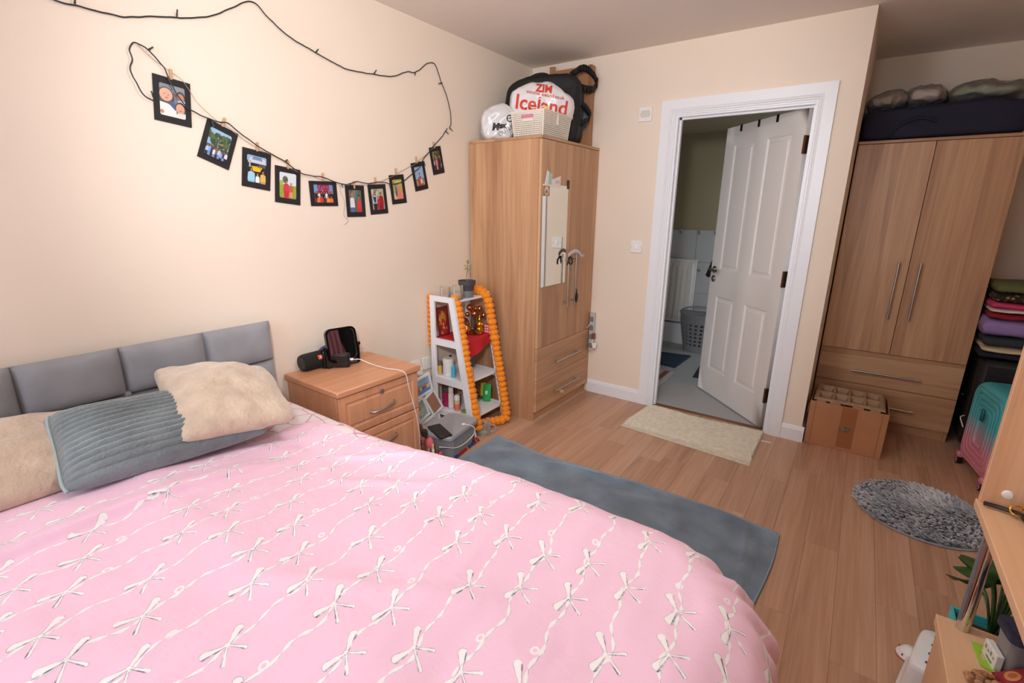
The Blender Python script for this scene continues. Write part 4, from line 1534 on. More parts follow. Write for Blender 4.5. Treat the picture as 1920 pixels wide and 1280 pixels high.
def card(name, label, pts, m, x0=.589, th=.0008, shapes=None, cat='card'):
    """paper outline in (y, z) on the wardrobe front"""
    q = MB()
    n = len(pts)
    q.col = m
    q.add([(x0, y, z) for y, z in pts] + [(x0 + th, y, z) for y, z in pts], [tuple(range(n)), tuple(range(n, 2 * n))] + [(k, (k + 1) % n, n + (k + 1) % n, n + k) for k in range(n)])
    return q


q = card('', '', [(-.745, 1.545), (-.715, 1.648), (-.645, 1.617), (-.667, 1.548)], (232, 230, 226))
q.col = (168, 200, 186); q.add([(.5900, -.700, 1.563), (.5900, -.690, 1.635), (.5900, -.648, 1.614), (.5900, -.668, 1.563)], [(0, 1, 2, 3)])
q.build('paper_card', PRINT, label='white and mint green card tucked behind the mirror top', cat='card', smooth=0)
q = card('', '', [(-.655, 1.55), (-.652, 1.595), (-.545, 1.622), (-.548, 1.55)], (236, 222, 214), x0=.5886)
q.col = (150, 140, 140)
for k in range(4): q.add([(.5896, -.61 + k * .014, 1.575), (.5896, -.604 + k * .014, 1.575), (.5896, -.602 + k * .014, 1.592), (.5896, -.606 + k * .014, 1.592)], [(0, 1, 2, 3)])
q.build('paper_card', PRINT, label='cream card with faint writing above the mirror', cat='card', smooth=0)
t = thing('round_badge', 'round gold rimmed badge on brown card, stuck to the mirror corner', 'badge', (.5888, -.70, 1.50))
q = MB(); q.col = (176, 130, 86); q.box((.5890, -.757, 1.495), (.5900, -.678, 1.556), .0003); q.build('backing', PRINT, t)
q = MB(); q.M = frame_m((.5900, -.717, 1.526), (0, 1, 0), (0, 0, 1))
q.lathe([(.030, 0), (.030, .002), (.025, .003), (.025, .0012)], 32); q.build('rim', mat('gold', (226, 176, 70), .3, metal=.8), t)
q = MB(); q.M = frame_m((.5913, -.717, 1.526), (0, 1, 0), (0, 0, 1))
draw(q, [L_(.5, .5, .5, .5, (214, 214, 216))] + person(.32, .55, .14, (120, 140, 170), SKIN2) + person(.5, .5, .14, (70, 76, 90), SKIN2) + person(.68, .55, .14, (140, 150, 160), SKIN2), -.024, -.024, .024, .024, 0)
q.build('picture', PHOTO, t, smooth=0, recalc=False)

# grey loop hooked over the bar handles, hair tie, oval brush
HX = .615
GS = mat('pale_grey_plastic', (196, 198, 200), .35)
q = MB()


def hookf(u, v):
    y = -.475 + .225 * u
    zc = 1.118 + .032 * sin(pi * min(1, u * 1.35)) - .016 * u
    return (HX + .013 + .012 * sin(pi * u) + .002 * v, y, zc + .028 * (v - .5) * (1 - .4 * u))


q.grid(hookf, 24, 4)
o = q.build('handle_loop', GS, label='pale grey plastic loop hooked over the wardrobe door handles', cat='hook', at=(HX, -.36, 1.1)); md = o.modifiers.new('thickness', 'SOLIDIFY'); md.thickness = .004
q = MB()
q.tube([(HX + .010 + .006 * cos(k * pi / 9), -.44 + .017 * cos(k * pi / 9 + .5), 1.082 + .026 * sin(k * pi / 9)) for k in range(18)], .0045, 8, closed=True)
q.tube(spline([(HX + .012, -.452, 1.105), (HX + .016, -.475, 1.085), (HX + .012, -.485, 1.055)], 5), .006, 8)
q.build('hair_tie', mat('black_band', (34, 30, 30), .8), label='black hair tie looped round the wardrobe handle', cat='hair tie', at=(HX, -.445, 1.06))
q = MB(); q.sphere((HX + .0135, -.336, .815), (.007, .021, .036), 16, 12)
q.tube([(HX + .014, -.336, .85), (HX + .010, -.336, .875)], .004, 8)
o = q.build('oval_brush', mat('black_matt', (18, 17, 18), .7), label='small black oval brush hung on the wardrobe handle bar', cat='brush', at=(HX, -.336, .78))
q = MB(); q.tube(spline([(.616, -.50, .165), (.622, -.495, .145), (.618, -.47, .13), (.612, -.46, .15), (.616, -.44, .12)], 6), .003, 6)
q.build('ribbon', mat('cream_ribbon', (220, 200, 172), .8), label='cream ribbon tied on the lowest wardrobe drawer handle', cat='ribbon', at=(.616, -.48, .12))

# ------------------------------------------------------------------ ladder shelf with marigold garlands
lsf = thing('ladder_shelf', 'white ladder shelf with open sides between bedside cabinet and wardrobe', 'shelf', (.22, -1.025, 0))
RT_, RY0, RY1 = .885, -1.205, -.845


def xf(z): return .405 - (.405 - .24) * z / RT_


for y0, nm in ((RY0, 'side_frame'), (RY1 - .018, 'side_frame')):
    q = MB()
    q.box((.04, y0, 0), (.078, y0 + .018, RT_), .002)
    fw = .042
    q.add([(xf(0) - fw, y0, 0), (xf(0), y0, 0), (xf(RT_), y0, RT_), (xf(RT_) - fw, y0, RT_), (xf(0) - fw, y0 + .018, 0), (xf(0), y0 + .018, 0), (xf(RT_), y0 + .018, RT_), (xf(RT_) - fw, y0 + .018, RT_)],
          [(0, 1, 2, 3), (4, 5, 6, 7), (0, 1, 5, 4), (1, 2, 6, 5), (2, 3, 7, 6), (3, 0, 4, 7)])
    for z0, z1 in ((.850, .8845), (.565, .607), (.305, .350), (.085, .122)):
        q.box((.077, y0 + .001, z0), (xf((z0 + z1) / 2) - fw + .004, y0 + .017, z1), .001)
    q.build(nm, WHITE, lsf, smooth=20)
SH = {'top': .862, 's1': .607, 's2': .350, 's3': .120}
for k, z in SH.items():
    MB().box((.045, RY0 + .0185, z - .014), (xf(z) - .012, RY1 - .0185, z), .0015).build('shelf_board', WHITE, lsf, smooth=20)
    if k != 'top':
        MB().box((.041, RY0 + .0185, z - .014), (.0445, RY1 - .0185, z + .03), .001).build('shelf_lip', WHITE, lsf, smooth=20)

MARI = mat('marigold', (255, 146, 16), .85, var=.08, vscale=60, sheen=.2)


def marigold_mesh():
    q = MB()
    def F(u, v):
        a, b = 2 * pi * u, pi * v
        r = 1 + .10 * sin(11 * a + 3 * sin(5 * b)) * sin(b) ** 1.0 + .07 * sin(9 * b + 4 * a)
        return (.029 * r * sin(b) * cos(a), .029 * r * sin(b) * sin(a), .0215 * r * cos(b))
    q.grid(F, 34, 15, cu=True)
    return q


def garland(label, path, step=.0325, size=1.0):
    pts = spline(path, 30)
    t = thing('marigold_garland', label, 'garland', tuple(pts[-1]), group='marigold garlands on the ladder shelf')
    first = None
    acc = 0
    org = WL[t.name]
    prev = pts[0]
    MB().tube(pts[::6], .0015, 5).build('thread', TW, t)
    g = random.Random(len(label))
    for i, p in enumerate(pts):
        acc += (p - prev).length
        prev = p
        if i and acc < step: continue
        acc = 0
        tg = (pts[min(i + 3, len(pts) - 1)] - pts[max(i - 3, 0)]).normalized()
        if first is None:
            q = marigold_mesh()
            o = first = q.build('flower', MARI, None, at=(0, 0, 0), smooth=70)
        else:
            o = bpy.data.objects.new('flower', first.data)
            COL.objects.link(o)
        o.parent = t
        o.location = p - org
        o.rotation_euler = (tg.to_track_quat('Z', 'Y').to_matrix().to_4x4() @ Matrix.Rotation(g.uniform(0, 6), 4, 'Z')).to_euler()
        s = g.uniform(.96, 1.12) * size
        o.scale = (s, s, s)
    return t


def rp(z, y, d=.02): return (xf(z) + d, y, z)


garland('orange marigold garland down the near front leg of the ladder shelf', [(.215, -1.165, .872), (.238, -1.160, .825), rp(.70, -1.16, -.012), rp(.5, -1.16, -.012), rp(.3, -1.16, -.008), rp(.15, -1.165, .0), (.398, -1.168, .085), (.412, -1.172, .032)])
garland('orange marigold garland down the far front leg, turning along the floor', [(.13, -.895, .888), (.19, -.893, .893), (.243, -.893, .872), (.272, -.893, .82), rp(.66, -.892, .025), rp(.45, -.89, .028), rp(.25, -.888, .028), rp(.10, -.888, .026), (.428, -.905, .035), (.40, -.955, .030), (.37, -1.01, .030), (.34, -1.07, .030)])
garland('orange marigold garland hanging at the wall side of the ladder shelf', [(.021, -1.176, .872), (.020, -1.178, .80), (.019, -1.180, .72), (.020, -1.180, .6), (.021, -1.180, .53)], step=.03, size=.66)

# items on top
JG = glassmat('jar_glass', (246, 244, 240), .03)
WAXC = mat('candle_wax', (232, 222, 206), .5)


def candle_jar(label, x, y, z, r, h, wax):
    t = thing('candle_jar', label, 'candle', (x, y, z), group='candle jars on the ladder shelf')
    MB().lathe([(0, .0005), (r * .96, .0005), (r, .004), (r, h), (r - .003, h), (r - .003, .006), (0, .005)], 28, (x, y, z)).build('jar', JG, t)
    MB().lathe([(0, .006), (r - .0035, .006), (r - .0035, wax), (0, wax - .001)], 28, (x, y, z)).build('wax', WAXC, t)


zt = SH['top']
candle_jar('pinkish clear candle jar on the ladder shelf top, nearest its edge', .130, -1.150, zt, .034, .078, .02)
candle_jar('clear candle jar with cream wax next to the potted seedling', .196, -1.108, zt, .034, .085, .035)
pt = thing('potted_plant', 'thin seedling in a two-tone grey plastic pot on the shelf top', 'plant', (.190, -1.012, zt))
PC = (.190, -1.012, zt)
MB().lathe([(0, 0), (.038, 0), (.041, .003), (.043, .042), (.0425, .044), (.0, .044)], 32, PC).build('reservoir', mat('pot_light_grey', (116, 118, 122), .4), pt)
MB().lathe([(0, .0445), (.041, .0445), (.047, .078), (.054, .079), (.057, .108), (.052, .108), (.050, .096), (0, .096)], 32, PC).build('pot', mat('pot_dark_grey', (70, 68, 74), .55), pt)
MB().lathe([(0, .0995), (.03, .099), (.0495, .0965)], 24, PC).build('soil', mat('soil', (74, 56, 42), .95, bump=1, bscale=200), pt)
st = [(PC[0], PC[1], zt + .097), (PC[0] - .002, PC[1] + .001, zt + .14), (PC[0] + .004, PC[1] + .002, zt + .18), (PC[0] + .002, PC[1] + .004, zt + .23)]
MB().tube(spline(st, 6), [.0022] * 19, 6).build('stem', mat('seedling_stem', (130, 112, 76), .8), pt)
g = random.Random(4)
LEAFL = mat('seedling_leaf', (146, 158, 66), .6)
for i in range(16):
    q = MB()
    a, zz = g.uniform(0, 6.3), zt + g.uniform(.165, .25)
    l, w = g.uniform(.016, .026), .0045
    c = Vector((PC[0] + .003 + cos(a) * .008, PC[1] + .003 + sin(a) * .008, zz))
    d = Vector((cos(a), sin(a), g.uniform(-.3, .8))).normalized()
    s = d.cross(Vector((0, 0, 1))).normalized()
    n = s.cross(d)
    ks = [(0, 0), (.25, .8), (.55, 1), (.85, .5), (1, 0)]
    q.add([c + d * l * k - s * w * m + n * .002 for k, m in ks] + [c + d * l * k + s * w * m + n * .002 for k, m in ks] + [c + d * l * k for k, m in ks], [(0 + i, 1 + i, 11 + i, 10 + i) for i in range(4)] + [(10 + i, 11 + i, 6 + i, 5 + i) for i in range(4)])
    q.tube([Vector((PC[0] + .002, PC[1] + .002, zz - .006)), c], .0009, 4)
    q.build('leaf', LEAFL, pt)

# shrine shelf
z1 = SH['s1']
RED = mat('red_cloth', (196, 34, 44), .85)
q = MB()


def clothf(u, v):
    y = RY0 + .020 + (RY1 - RY0 - .040) * u
    s = v * .36
    xe = xf(z1) - .010
    x = .05 + s
    if x < xe: return (x, y, z1 + .0016 + .001 * fn(x, y, 0, 40))
    d = x - xe
    drop = d * (1.0 - .75 * abs(u - .15) ** .8) * 1.2
    return (xe + .004 + .006 * sin(u * 14) * d * 10, y, z1 + .001 - drop)


q.grid(clothf, 40, 40)
o = q.build('shelf_cloth', RED, label='red cloth draped over the upper ladder shelf board', cat='cloth')
z1 += .0035
t = thing('framed_picture', 'red and gold framed devotional picture leaning on the upper shelf', 'picture', (.075, -1.115, z1))
PM = frame_m((.085, -1.168, z1), (0, 1, 0), (-.12, 0, 1))
q = MB(); q.M = PM
ring(q, [(0, 0), (.098, 0), (.098, .19), (0, .19)], [(.008, .008), (.090, .008), (.090, .182), (.008, .182)], -.006, .003)
q.build('frame', mat('red_frame', (122, 26, 30), .4), t)
q = MB(); q.M = PM
draw(q, [R_(0, 0, 1, 1, (150, 40, 40)), L_(.5, .62, .38, .26, (206, 140, 50)), *blobs(30, .05, .02, .95, .98, .06, [(190, 110, 50), (110, 26, 36), (214, 166, 84), (84, 60, 50), (60, 84, 60)], 11), P_([(.25, .05), (.32, .5), (.5, .62), (.68, .5), (.75, .05)], (176, 44, 52)), L_(.5, .66, .10, .085, (206, 152, 110)), P_([(.38, .73), (.5, .9), (.62, .73)], (224, 176, 70)), *blobs(14, .2, .05, .8, .45, .04, [(226, 180, 80), (230, 120, 60), (240, 220, 200)], 12)], .006, .006, .092, .184, -.002)
q.build('print', PHOTO, t, smooth=0, recalc=False)
COP = mat('copper', (222, 142, 96), .16, metal=1.0)
q = MB(); cx, cy = .172, -1.005
q.lathe([(0, 0), (.02, 0), (.030, .012), (.033, .028), (.027, .042), (.018, .050), (.017, .056), (.027, .064), (.028, .066), (.016, .06)], 28, (cx, cy, z1 + .004))
t = thing('copper_pot', 'small copper water pot with a leaf, on the red cloth', 'pot', (cx, cy, z1))
q.build('body', COP, t)
q = MB()
for k in range(4): q.tube([(cx, cy, z1 + .062), (cx + .02 * cos(k * 1.7), cy + .02 * sin(k * 1.7), z1 + .083)], [.006, .001], 6)
q.build('leaf', mat('mango_leaf', (96, 124, 60), .5), t)
q = MB(); q.lathe([(0, 0), (.05, 0), (.056, .006), (.054, .007), (.048, .003), (0, .003)], 32, (.205, -.955, z1))
t = thing('copper_plate', 'flat copper plate on red cloth holding a silver bowl', 'plate', (.205, -.955, z1)); q.build('dish', COP, t)
q = MB(); q.lathe([(0, .0035), (.02, .0035), (.025, .018), (.023, .018), (.019, .006), (0, .006)], 24, (.222, -.948, z1)); q.build('silver_bowl', STEEL, label='little silver bowl standing on the copper plate', cat='bowl')
q = MB(); q.lathe([(0, 0), (.016, 0), (.02, .05), (.018, .05), (.015, .003), (0, .003)], 20, (.128, -1.035, z1)); q.build('tumbler', JG, label='small clear glass behind the copper pot on the upper shelf', cat='glass')
t = thing('ball_ornament', 'cluster of shiny copper balls on a stem, back of the upper shelf', 'ornament', (.16, -.915, z1))
for i, (dx, dy, dz, r) in enumerate(((-.015, -.02, .165, .023), (.045, .012, .16, .020), (.018, -.01, .125, .024), (.065, .03, .115, .018), (-.04, -.015, .115, .017), (-.005, .03, .150, .018), (.03, .03, .09, .018))):
    MB().sphere((.16 + dx, -.915 + dy, z1 + dz), r, 20, 14).build('ball', COP, t)
q = MB()
for dx, dy, dz in ((-.015, -.02, .165), (.045, .012, .16), (.018, -.01, .125), (.065, .03, .115), (-.04, -.015, .115), (-.005, .03, .15), (.03, .03, .09)):
    q.tube([(.165, -.905, z1 + .002), (.16 + dx, -.915 + dy, z1 + dz)], .002, 6)
q.lathe([(0, 0), (.028, 0), (.026, .006), (0, .007)], 20, (.165, -.905, z1))
q.build('stem', mat('dark_wire', (40, 30, 26), .5), t)
GOLD = mat('gold_leafed', (230, 164, 44), .22, metal=1.0)
q = MB()
cx, cy = .225, -.93
q.lathe([(0, 0), (.026, 0), (.024, .010), (.018, .014), (.022, .030), (.016, .045), (.010, .05), (.012, .058), (.011, .068), (.006, .078), (.002, .09)], 16, (cx, cy, z1 + .03))
q.lathe([(0, 0), (.024, 0), (.024, .03), (0, .03)], 12, (cx, cy, z1))
q.sphere((cx - .022, cy, z1 + .06), (.008, .008, .014), 10, 8).sphere((cx + .022, cy, z1 + .06), (.008, .008, .014), 10, 8)
q.build('figurine', GOLD, label='small gold figurine on a plinth beside the copper balls', cat='figurine')
q = MB(); q.col = (206, 40, 60); q.box((.245, -.905, z1), (.30, -.872, z1 + .062), .001)
for i in range(3):
    for j in range(3):
        q.col = (236, 222, 216)
        q.box((.2495 + i * .017, -.9062, z1 + .006 + j * .019), (.2595 + i * .017, -.9052, z1 + .018 + j * .019))
q.build('patterned_box', PRINT, label='small red box with white squares at the far shelf end', cat='box', smooth=0)
q = MB(); q.sphere((.105, -.935, z1 + .045), (.028, .028, .045), 14, 10); q.build('red_bundle', mat('deep_red', (128, 24, 26), .8), label='dark red cloth bundle behind the gold figurine', cat='bundle')

# toiletries
def bottle(nm, label, x, y, z, prof, m, cap=None, capm=None, band=None, bandm=None, cat='bottle', group=None, capname='cap', n=24):
    t = thing(nm, label, cat, (x, y, z), group=group)
    MB().lathe(prof, n, (x, y, z)).build('body', m, t)
    if cap: MB().lathe(cap, n, (x, y, z)).build(capname, capm, t)
    if band:
        z0, z1b, r = band
        MB().lathe([(r, z0), (r, z1b)], n, (x, y, z), cap=False).build('label_band', bandm, t)
    return t


def straight(r, h, rc=.004): return [(0, 0), (r - rc, 0), (r, rc), (r, h - rc), (r - rc, h), (0, h)]


z2, z3 = SH['s2'] + .0005, SH['s3'] + .0005
YJ = mat('amber_cream', (222, 176, 96), .4)
bottle('jar', 'yellow jar with a silver lid on the middle shelf', .062, -1.155, z2, straight(.017, .062), YJ, straight(.0175, .03) and [(0, .0625), (.0175, .0625), (.0175, .088), (0, .089)], STEEL, cat='jar', capname='lid')
bottle('tub', 'white cream tub with blue label on the middle shelf', .125, -1.135, z2, straight(.036, .088), PLASTIC_W, [(0, .0885), (.037, .0885), (.037, .112), (.034, .115), (0, .115)], PLASTIC_W, (.02, .07, .0363), mat('pale_label', (226, 228, 230), .5), cat='tub', capname='lid')
bottle('tube', 'turquoise tube standing in front of the white tub', .187, -1.155, z2, [(0, 0), (.013, 0), (.014, .01), (.013, .075), (.003, .085), (0, .085)], mat('turquoise', (70, 184, 208), .4))
bottle('bottle', 'small yellow green bottle with black cap at the shelf back', .07, -1.055, z2, straight(.014, .07), mat('yellow_green', (190, 186, 60), .3), [(0, .0705), (.009, .0705), (.009, .105), (0, .106)], BLACKP)
bottle('bottle', 'small amber bottle behind the white cream tub', .06, -1.095, z2, straight(.012, .065), mat('amber_glass', (170, 140, 60), .2), [(0, .0655), (.008, .0655), (.008, .085), (0, .086)], mat('brass_cap', (190, 160, 80), .3, metal=.8))
t = bottle('pump_bottle', 'clear bottle with tall black cap on the middle shelf', .135, -.905, z2, straight(.021, .098), glassmat('smoke_glass', (190, 190, 196), .18), [(0, .0985), (.014, .0985), (.016, .106), (.018, .145), (.012, .15), (0, .15)], BLACKP)
MB().lathe([(0, .003), (.0185, .003), (.0185, .035), (0, .035)], 20, (.135, -.905, z2)).build('liquid', mat('dark_liquid', (40, 34, 44), .3), t)
q = MB(); q.lathe([(0, 0), (.016, 0), (.017, .01), (0, .014)], 16, (.19, -1.02, z2)); q.build('compact', mat('dark_brown', (70, 50, 44), .3), label='little dark compact case on the middle shelf board', cat='compact')
bottle('jar', 'magenta jar with dark lid on the lowest shelf', .095, -1.125, z3, straight(.033, .105), mat('magenta', (168, 36, 88), .25), [(0, .1055), (.034, .1055), (.034, .14), (0, .141)], mat('grey_lid', (110, 100, 100), .35, metal=.5), cat='jar', capname='lid')
bottle('bottle', 'tall white bottle on the lowest shelf beside the magenta jar', .150, -1.145, z3, straight(.019, .115, .01), PLASTIC_W, [(0, .1155), (.017, .1155), (.016, .150), (.010, .154), (0, .154)], PLASTIC_W)
bottle('bottle', 'beige bottle with round white cap at the shelf front', .208, -1.150, z3, straight(.019, .075, .006), mat('beige_lotion', (226, 190, 150), .4), [(0, .0755), (.0195, .0755), (.0195, .100), (.012, .112), (0, .113)], PLASTIC_W, (.008, .05, .0193), mat('coral_label', (222, 120, 100), .5))
bottle('bottle', 'dark brown bottle with gold cap on the lowest shelf', .155, -1.075, z3, straight(.016, .075), mat('brown_glass', (70, 36, 24), .2), [(0, .0755), (.009, .0755), (.009, .098), (0, .099)], mat('brass_cap', (190, 160, 80), .3, metal=.8))
bottle('bottle', 'purple bottle at the back of the lowest shelf', .085, -1.045, z3, straight(.022, .13, .01), mat('purple', (100, 40, 78), .35), [(0, .1305), (.012, .1305), (.012, .15), (0, .151)], BLACKP)
q = MB(); q.lathe([(0, 0), (.018, 0), (.019, .006), (.015, .016), (0, .018)], 20, (.262, -1.145, z3)); q.build('pot_lid', mat('green_lid', (126, 150, 62), .4), label='small green lid lying at the lowest shelf edge', cat='lid')
t = thing('trinket_box', 'silver and glass trinket boxes stacked on the lowest shelf', 'box', (.165, -.925, z3))
SIL = mat('silver_box', (176, 174, 170), .25, metal=.9)
MB().box((.12, -.97, z3), (.215, -.885, z3 + .022), .003).build('lower_box', SIL, t)
MB().box((.125, -.955, z3 + .0225), (.2, -.895, z3 + .042), .003).build('upper_box', SIL, t)
MB().lathe([(0, .0425), (.022, .0425), (.02, .05), (0, .051)], 20, (.16, -.925, z3)).build('lid', mat('dark_lid', (84, 80, 80), .3, metal=.5), t)
q = MB()
q.M = frame_m((.262, -.905, z3 + .001), (.9, .35, 0), (-.18, .1, 1))
q.grid(lambda u, v: ((u - .5) * .058 * (1 - .25 * max(0, v - .7)), .002 + v * .118, .013 * (1 - (2 * u - 1) ** 2) ** .5 * (1 - v * .75)), 14, 12)
q.grid(lambda u, v: ((u - .5) * .058 * (1 - .25 * max(0, v - .7)), .002 + v * .118, -.010 * (1 - (2 * u - 1) ** 2) ** .5 * (1 - v * .75)), 14, 12)
t = thing('refill_pouch', 'green refill pouch standing on the lowest shelf, far end', 'pouch', (.262, -.905, z3)); q.build('pouch_body', mat('bright_green', (40, 168, 84), .3), t)
q2 = MB(); q2.M = q.M; q2.box((-.008, .05, .0125), (.008, .075, .0145), .001); q2.build('label_patch', PLASTIC_W, t)
for i, (dx, c, nm) in enumerate(((-.035, (224, 150, 40), 'orange sachet leaning behind the green pouch'), (-.05, (206, 190, 60), 'yellow sachet leaning behind the orange sachet'))):
    q = MB(); q.M = frame_m((.262 + dx, -.878 - .006 * i, z3 + .001), (.9, .3, 0), (-.1, .05, 1)); q.box((-.018, 0, -.002), (.018, .105 + .012 * i, .003), .002)
    q.build('sachet', mat('sachet%d' % i, c, .4), label=nm, cat='sachet', smooth=0)

# ------------------------------------------------------------------ items on the bedside cabinet
zc = NZ + .0004
t = thing('bluetooth_speaker', 'black cylindrical speaker lying on the bedside cabinet', 'speaker', (.025, -2.02, zc))
SP0, SP1 = Vector((.058, -2.118, zc + .044)), Vector((.052, -1.925, zc + .044))
ax = (SP1 - SP0).normalized()
q = MB(); q.M = frame_m(SP0, Vector((0, 0, 1)).cross(ax).normalized(), ax.cross(Vector((0, 0, 1)).cross(ax)))
q.M = SP0.to_track_quat('Z', 'Y').to_matrix().to_4x4()
q.M = Matrix.Translation(SP0) @ ax.to_track_quat('Z', 'Y').to_matrix().to_4x4()
L = (SP1 - SP0).length
q.lathe([(.032, 0), (.039, .003), (.0425, .016), (.043, .03), (.043, L - .03), (.0425, L - .016), (.039, L - .003), (.032, L)], 36, cap=False)
q.build('body', mat('speaker_mesh', (18, 18, 20), .75, bump=.4, bscale=900), t)
q2 = MB(); q2.M = q.M; q2.lathe([(.0325, .001), (.030, .006), (.024, .007), (.020, .004), (0, .003)], 32); q2.build('end_ring', mat('speaker_ring', (30, 30, 32), .4), t)
q2 = MB(); q2.M = q.M; q2.lathe([(.019, .0035), (0, .001)], 32); q2.build('passive_cone', mat('speaker_cone', (150, 150, 146), .35, metal=.6), t)
q2 = MB(); q2.M = q.M; q2.lathe([(.0325, L - .001), (.028, L - .006), (0, L - .004)], 32); q2.build('end_ring', mat('speaker_ring', (30, 30, 32), .4), t)
vd = (Vector((2.224, -3.366, 1.411)) - (SP0 + ax * .11)); vd = (vd - ax * vd.dot(ax)).normalized()
q2 = MB(); bvx = bvh_of(q)
BMt = frame_m(SP0 + ax * .125 + vd * .2 , ax, vd.cross(ax) * 1.0)
def patchw(x0, y0, x1, y1, n=6):
    v = [(x0 + (x1 - x0) * i / n, y0 + (y1 - y0) * j / n, 0) for i in range(n + 1) for j in range(n + 1)]
    f = []
    for i in range(n):
        for j in range(n):
            a = i * (n + 1) + j
            f += [(a, a + 1, a + n + 2), (a, a + n + 2, a + n + 1)]
    return v, f
upv = vd.cross(ax); up_sign = 1 if upv.z > 0 else -1
BMt = frame_m(SP0 + ax * .086 + vd * .2 + Vector((0, 0, .0)), ax, upv * up_sign)
q2.col = (226, 96, 66); wrap_decal(q2, *patchw(-.014, -.004, .014, .018), BMt, bvx, -vd, .0008)
q2.col = (240, 226, 216); wrap_decal(q2, *patchw(-.003, .002, .0005, .013, 3), BMt, bvx, -vd, .0013); wrap_decal(q2, *patchw(.0022, .002, .0045, .009, 3), BMt, bvx, -vd, .0013); wrap_decal(q2, *patchw(.0022, .0105, .0045, .013, 2), BMt, bvx, -vd, .0013)
q2.build('badge', PRINT, t, smooth=0, recalc=False)

bxd = Vector((.127, .118, 0)).normalized(); bxn = Vector((bxd.y, -bxd.x, 0))
t = thing('black_case', 'matt black oblong case on the bedside cabinet with a cable plugged in', 'case', (.12, -1.98, zc))
q = MB(); q.M = Matrix(((bxd.x, -bxn.x, 0, .064), (bxd.y, -bxn.y, 0, -2.046), (0, 0, 1, zc), (0, 0, 0, 1)))
q.box((.004, .0, .0), (.166, .046, .070), .006); q.build('body', mat('case_black', (22, 19, 18), .32), t)
q2 = MB(); q2.M = q.M; q2.box((.012, -.001, .012), (.158, .0005, .060), .0004); q2.build('front_panel', mat('case_gloss', (15, 12, 11), .12), t)
q2 = MB(); q2.M = q.M; q2.box((.1655, .004, .034), (.169, .02, .050), .001); q2.build('port', mat('port_blue', (40, 60, 150), .4), t)
q = MB(); q.M = Matrix(((bxd.x, -bxn.x, 0, .064), (bxd.y, -bxn.y, 0, -2.046), (0, 0, 1, zc), (0, 0, 0, 1)))
q.box((.1692, .006, .036), (.186, .018, .047), .002)
ck = thing('charging_cable', 'white charging cable from the black case down past the drawers', 'cable', (.3, -1.85, zc))
q.build('connector', PLASTIC_W, ck)
p0 = q.M @ Vector((.186, .012, .041))
MB().tube(spline([p0, (p0.x + .03, p0.y + .02, zc + .04), (.27, -1.855, zc + .014), (.36, -1.838, zc + .006), (.425, -1.815, zc + .004), (.452, -1.796, zc - .018), (.455, -1.782, .53), (.452, -1.762, .46), (.462, -1.745, .36), (.462, -1.732, .26), (.445, -1.715, .16), (.44, -1.70, .08), (.45, -1.67, .006)], 8), .0022, 8).build('lead', WC, ck)

# tilting vanity mirror
t = thing('vanity_mirror', 'black rounded square tilting mirror on the bedside cabinet', 'mirror', (.12, -1.9, zc))
mc = Vector((.128, -1.925, zc + .112))
mn = Vector((.90, -.20, .20)).normalized()
mr = Vector((0, 0, 1)).cross(mn).normalized()
VM = frame_m(mc, mr, mn.cross(mr))
q = MB(); q.M = VM
ring(q, rrect(-.080, -.088, .080, .088, .030, 6), rrect(-.070, -.078, .070, .078, .024, 6), -.010, .008)
q.prism(rrect(-.080, -.088, .080, .088, .030, 6), -.014, -.0095)
q.build('frame', mat('gloss_black', (12, 12, 16), .12), t, smooth=30)
q = MB(); q.M = VM; o_ = rrect(-.071, -.079, .071, .079, .024, 6); q.add([(x, y, .0) for x, y in o_], [tuple(range(len(o_)))]); q.build('glass', mat('mirror_dark', (205, 205, 210), .02, metal=1.0), t, smooth=0)
q = MB(); q.M = TM((mc.x - .028, mc.y, zc), math.degrees(math.atan2(mn.y, mn.x)) )
q.box((-.03, -.085, 0), (.04, .085, .008), .004)
for s in (-1, 1): q.box((.006, s * .092 - .006, .002), (.030, s * .092 + .006, .108), .003)
for s in (-1, 1): q.tube([(.028, s * .080, .104), (.028, s * .099, .104)], .010, 12)
q.build('stand', mat('gloss_black', (12, 12, 16), .12), t)
q = MB(); q.tube([(.058 + .040 * cos(k * pi / 16), -1.965 + .040 * sin(k * pi / 16), zc + .10) for k in range(32)], .012, 10, closed=True)
q = MB(); 
q.M = frame_m((.030, -1.985, zc + .105), (.55, .6, 0), (0, 0, 1))
q = MB()
rc = (.042, -1.945)
q.lathe([(.036, 0), (.050, 0), (.052, .004), (.052, .019), (.050, .023), (.036, .023), (.036, 0)], 36, (rc[0] + .012, rc[1] + .05, zc), cap=False)
t2 = thing('tape_roll', 'roll of blue tape behind the speaker on the bedside cabinet', 'tape', (rc[0] + .012, rc[1] + .05, zc))
q = MB(); q.M = Matrix.Translation((.040, -1.965, zc + .062)) @ Matrix.Rotation(R(38), 4, 'Z') @ Matrix.Rotation(R(62), 4, 'X')
q.lathe([(.036, -.012), (.050, -.012), (.050, .012), (.036, .012), (.036, -.012)], 36, cap=False)
WL[t2.name] = Vector(t2.location)
bpy.data.objects.remove(t2)
t2 = thing('tape_roll', 'roll of blue tape propped behind the speaker on the bedside cabinet', 'tape', (.045, -1.99, zc))
q = MB(); TMx = Matrix.Translation((.0415, -1.955, zc + .0505)) @ Matrix.Rotation(R(52), 4, 'Z') @ Matrix.Rotation(R(78), 4, 'X')
q.M = TMx; q.lathe([(.0385, -.011), (.050, -.011), (.050, .011), (.0385, .011), (.0385, -.011)], 36, cap=False); q.build('tape', mat('blue_tape', (30, 52, 150), .4), t2)
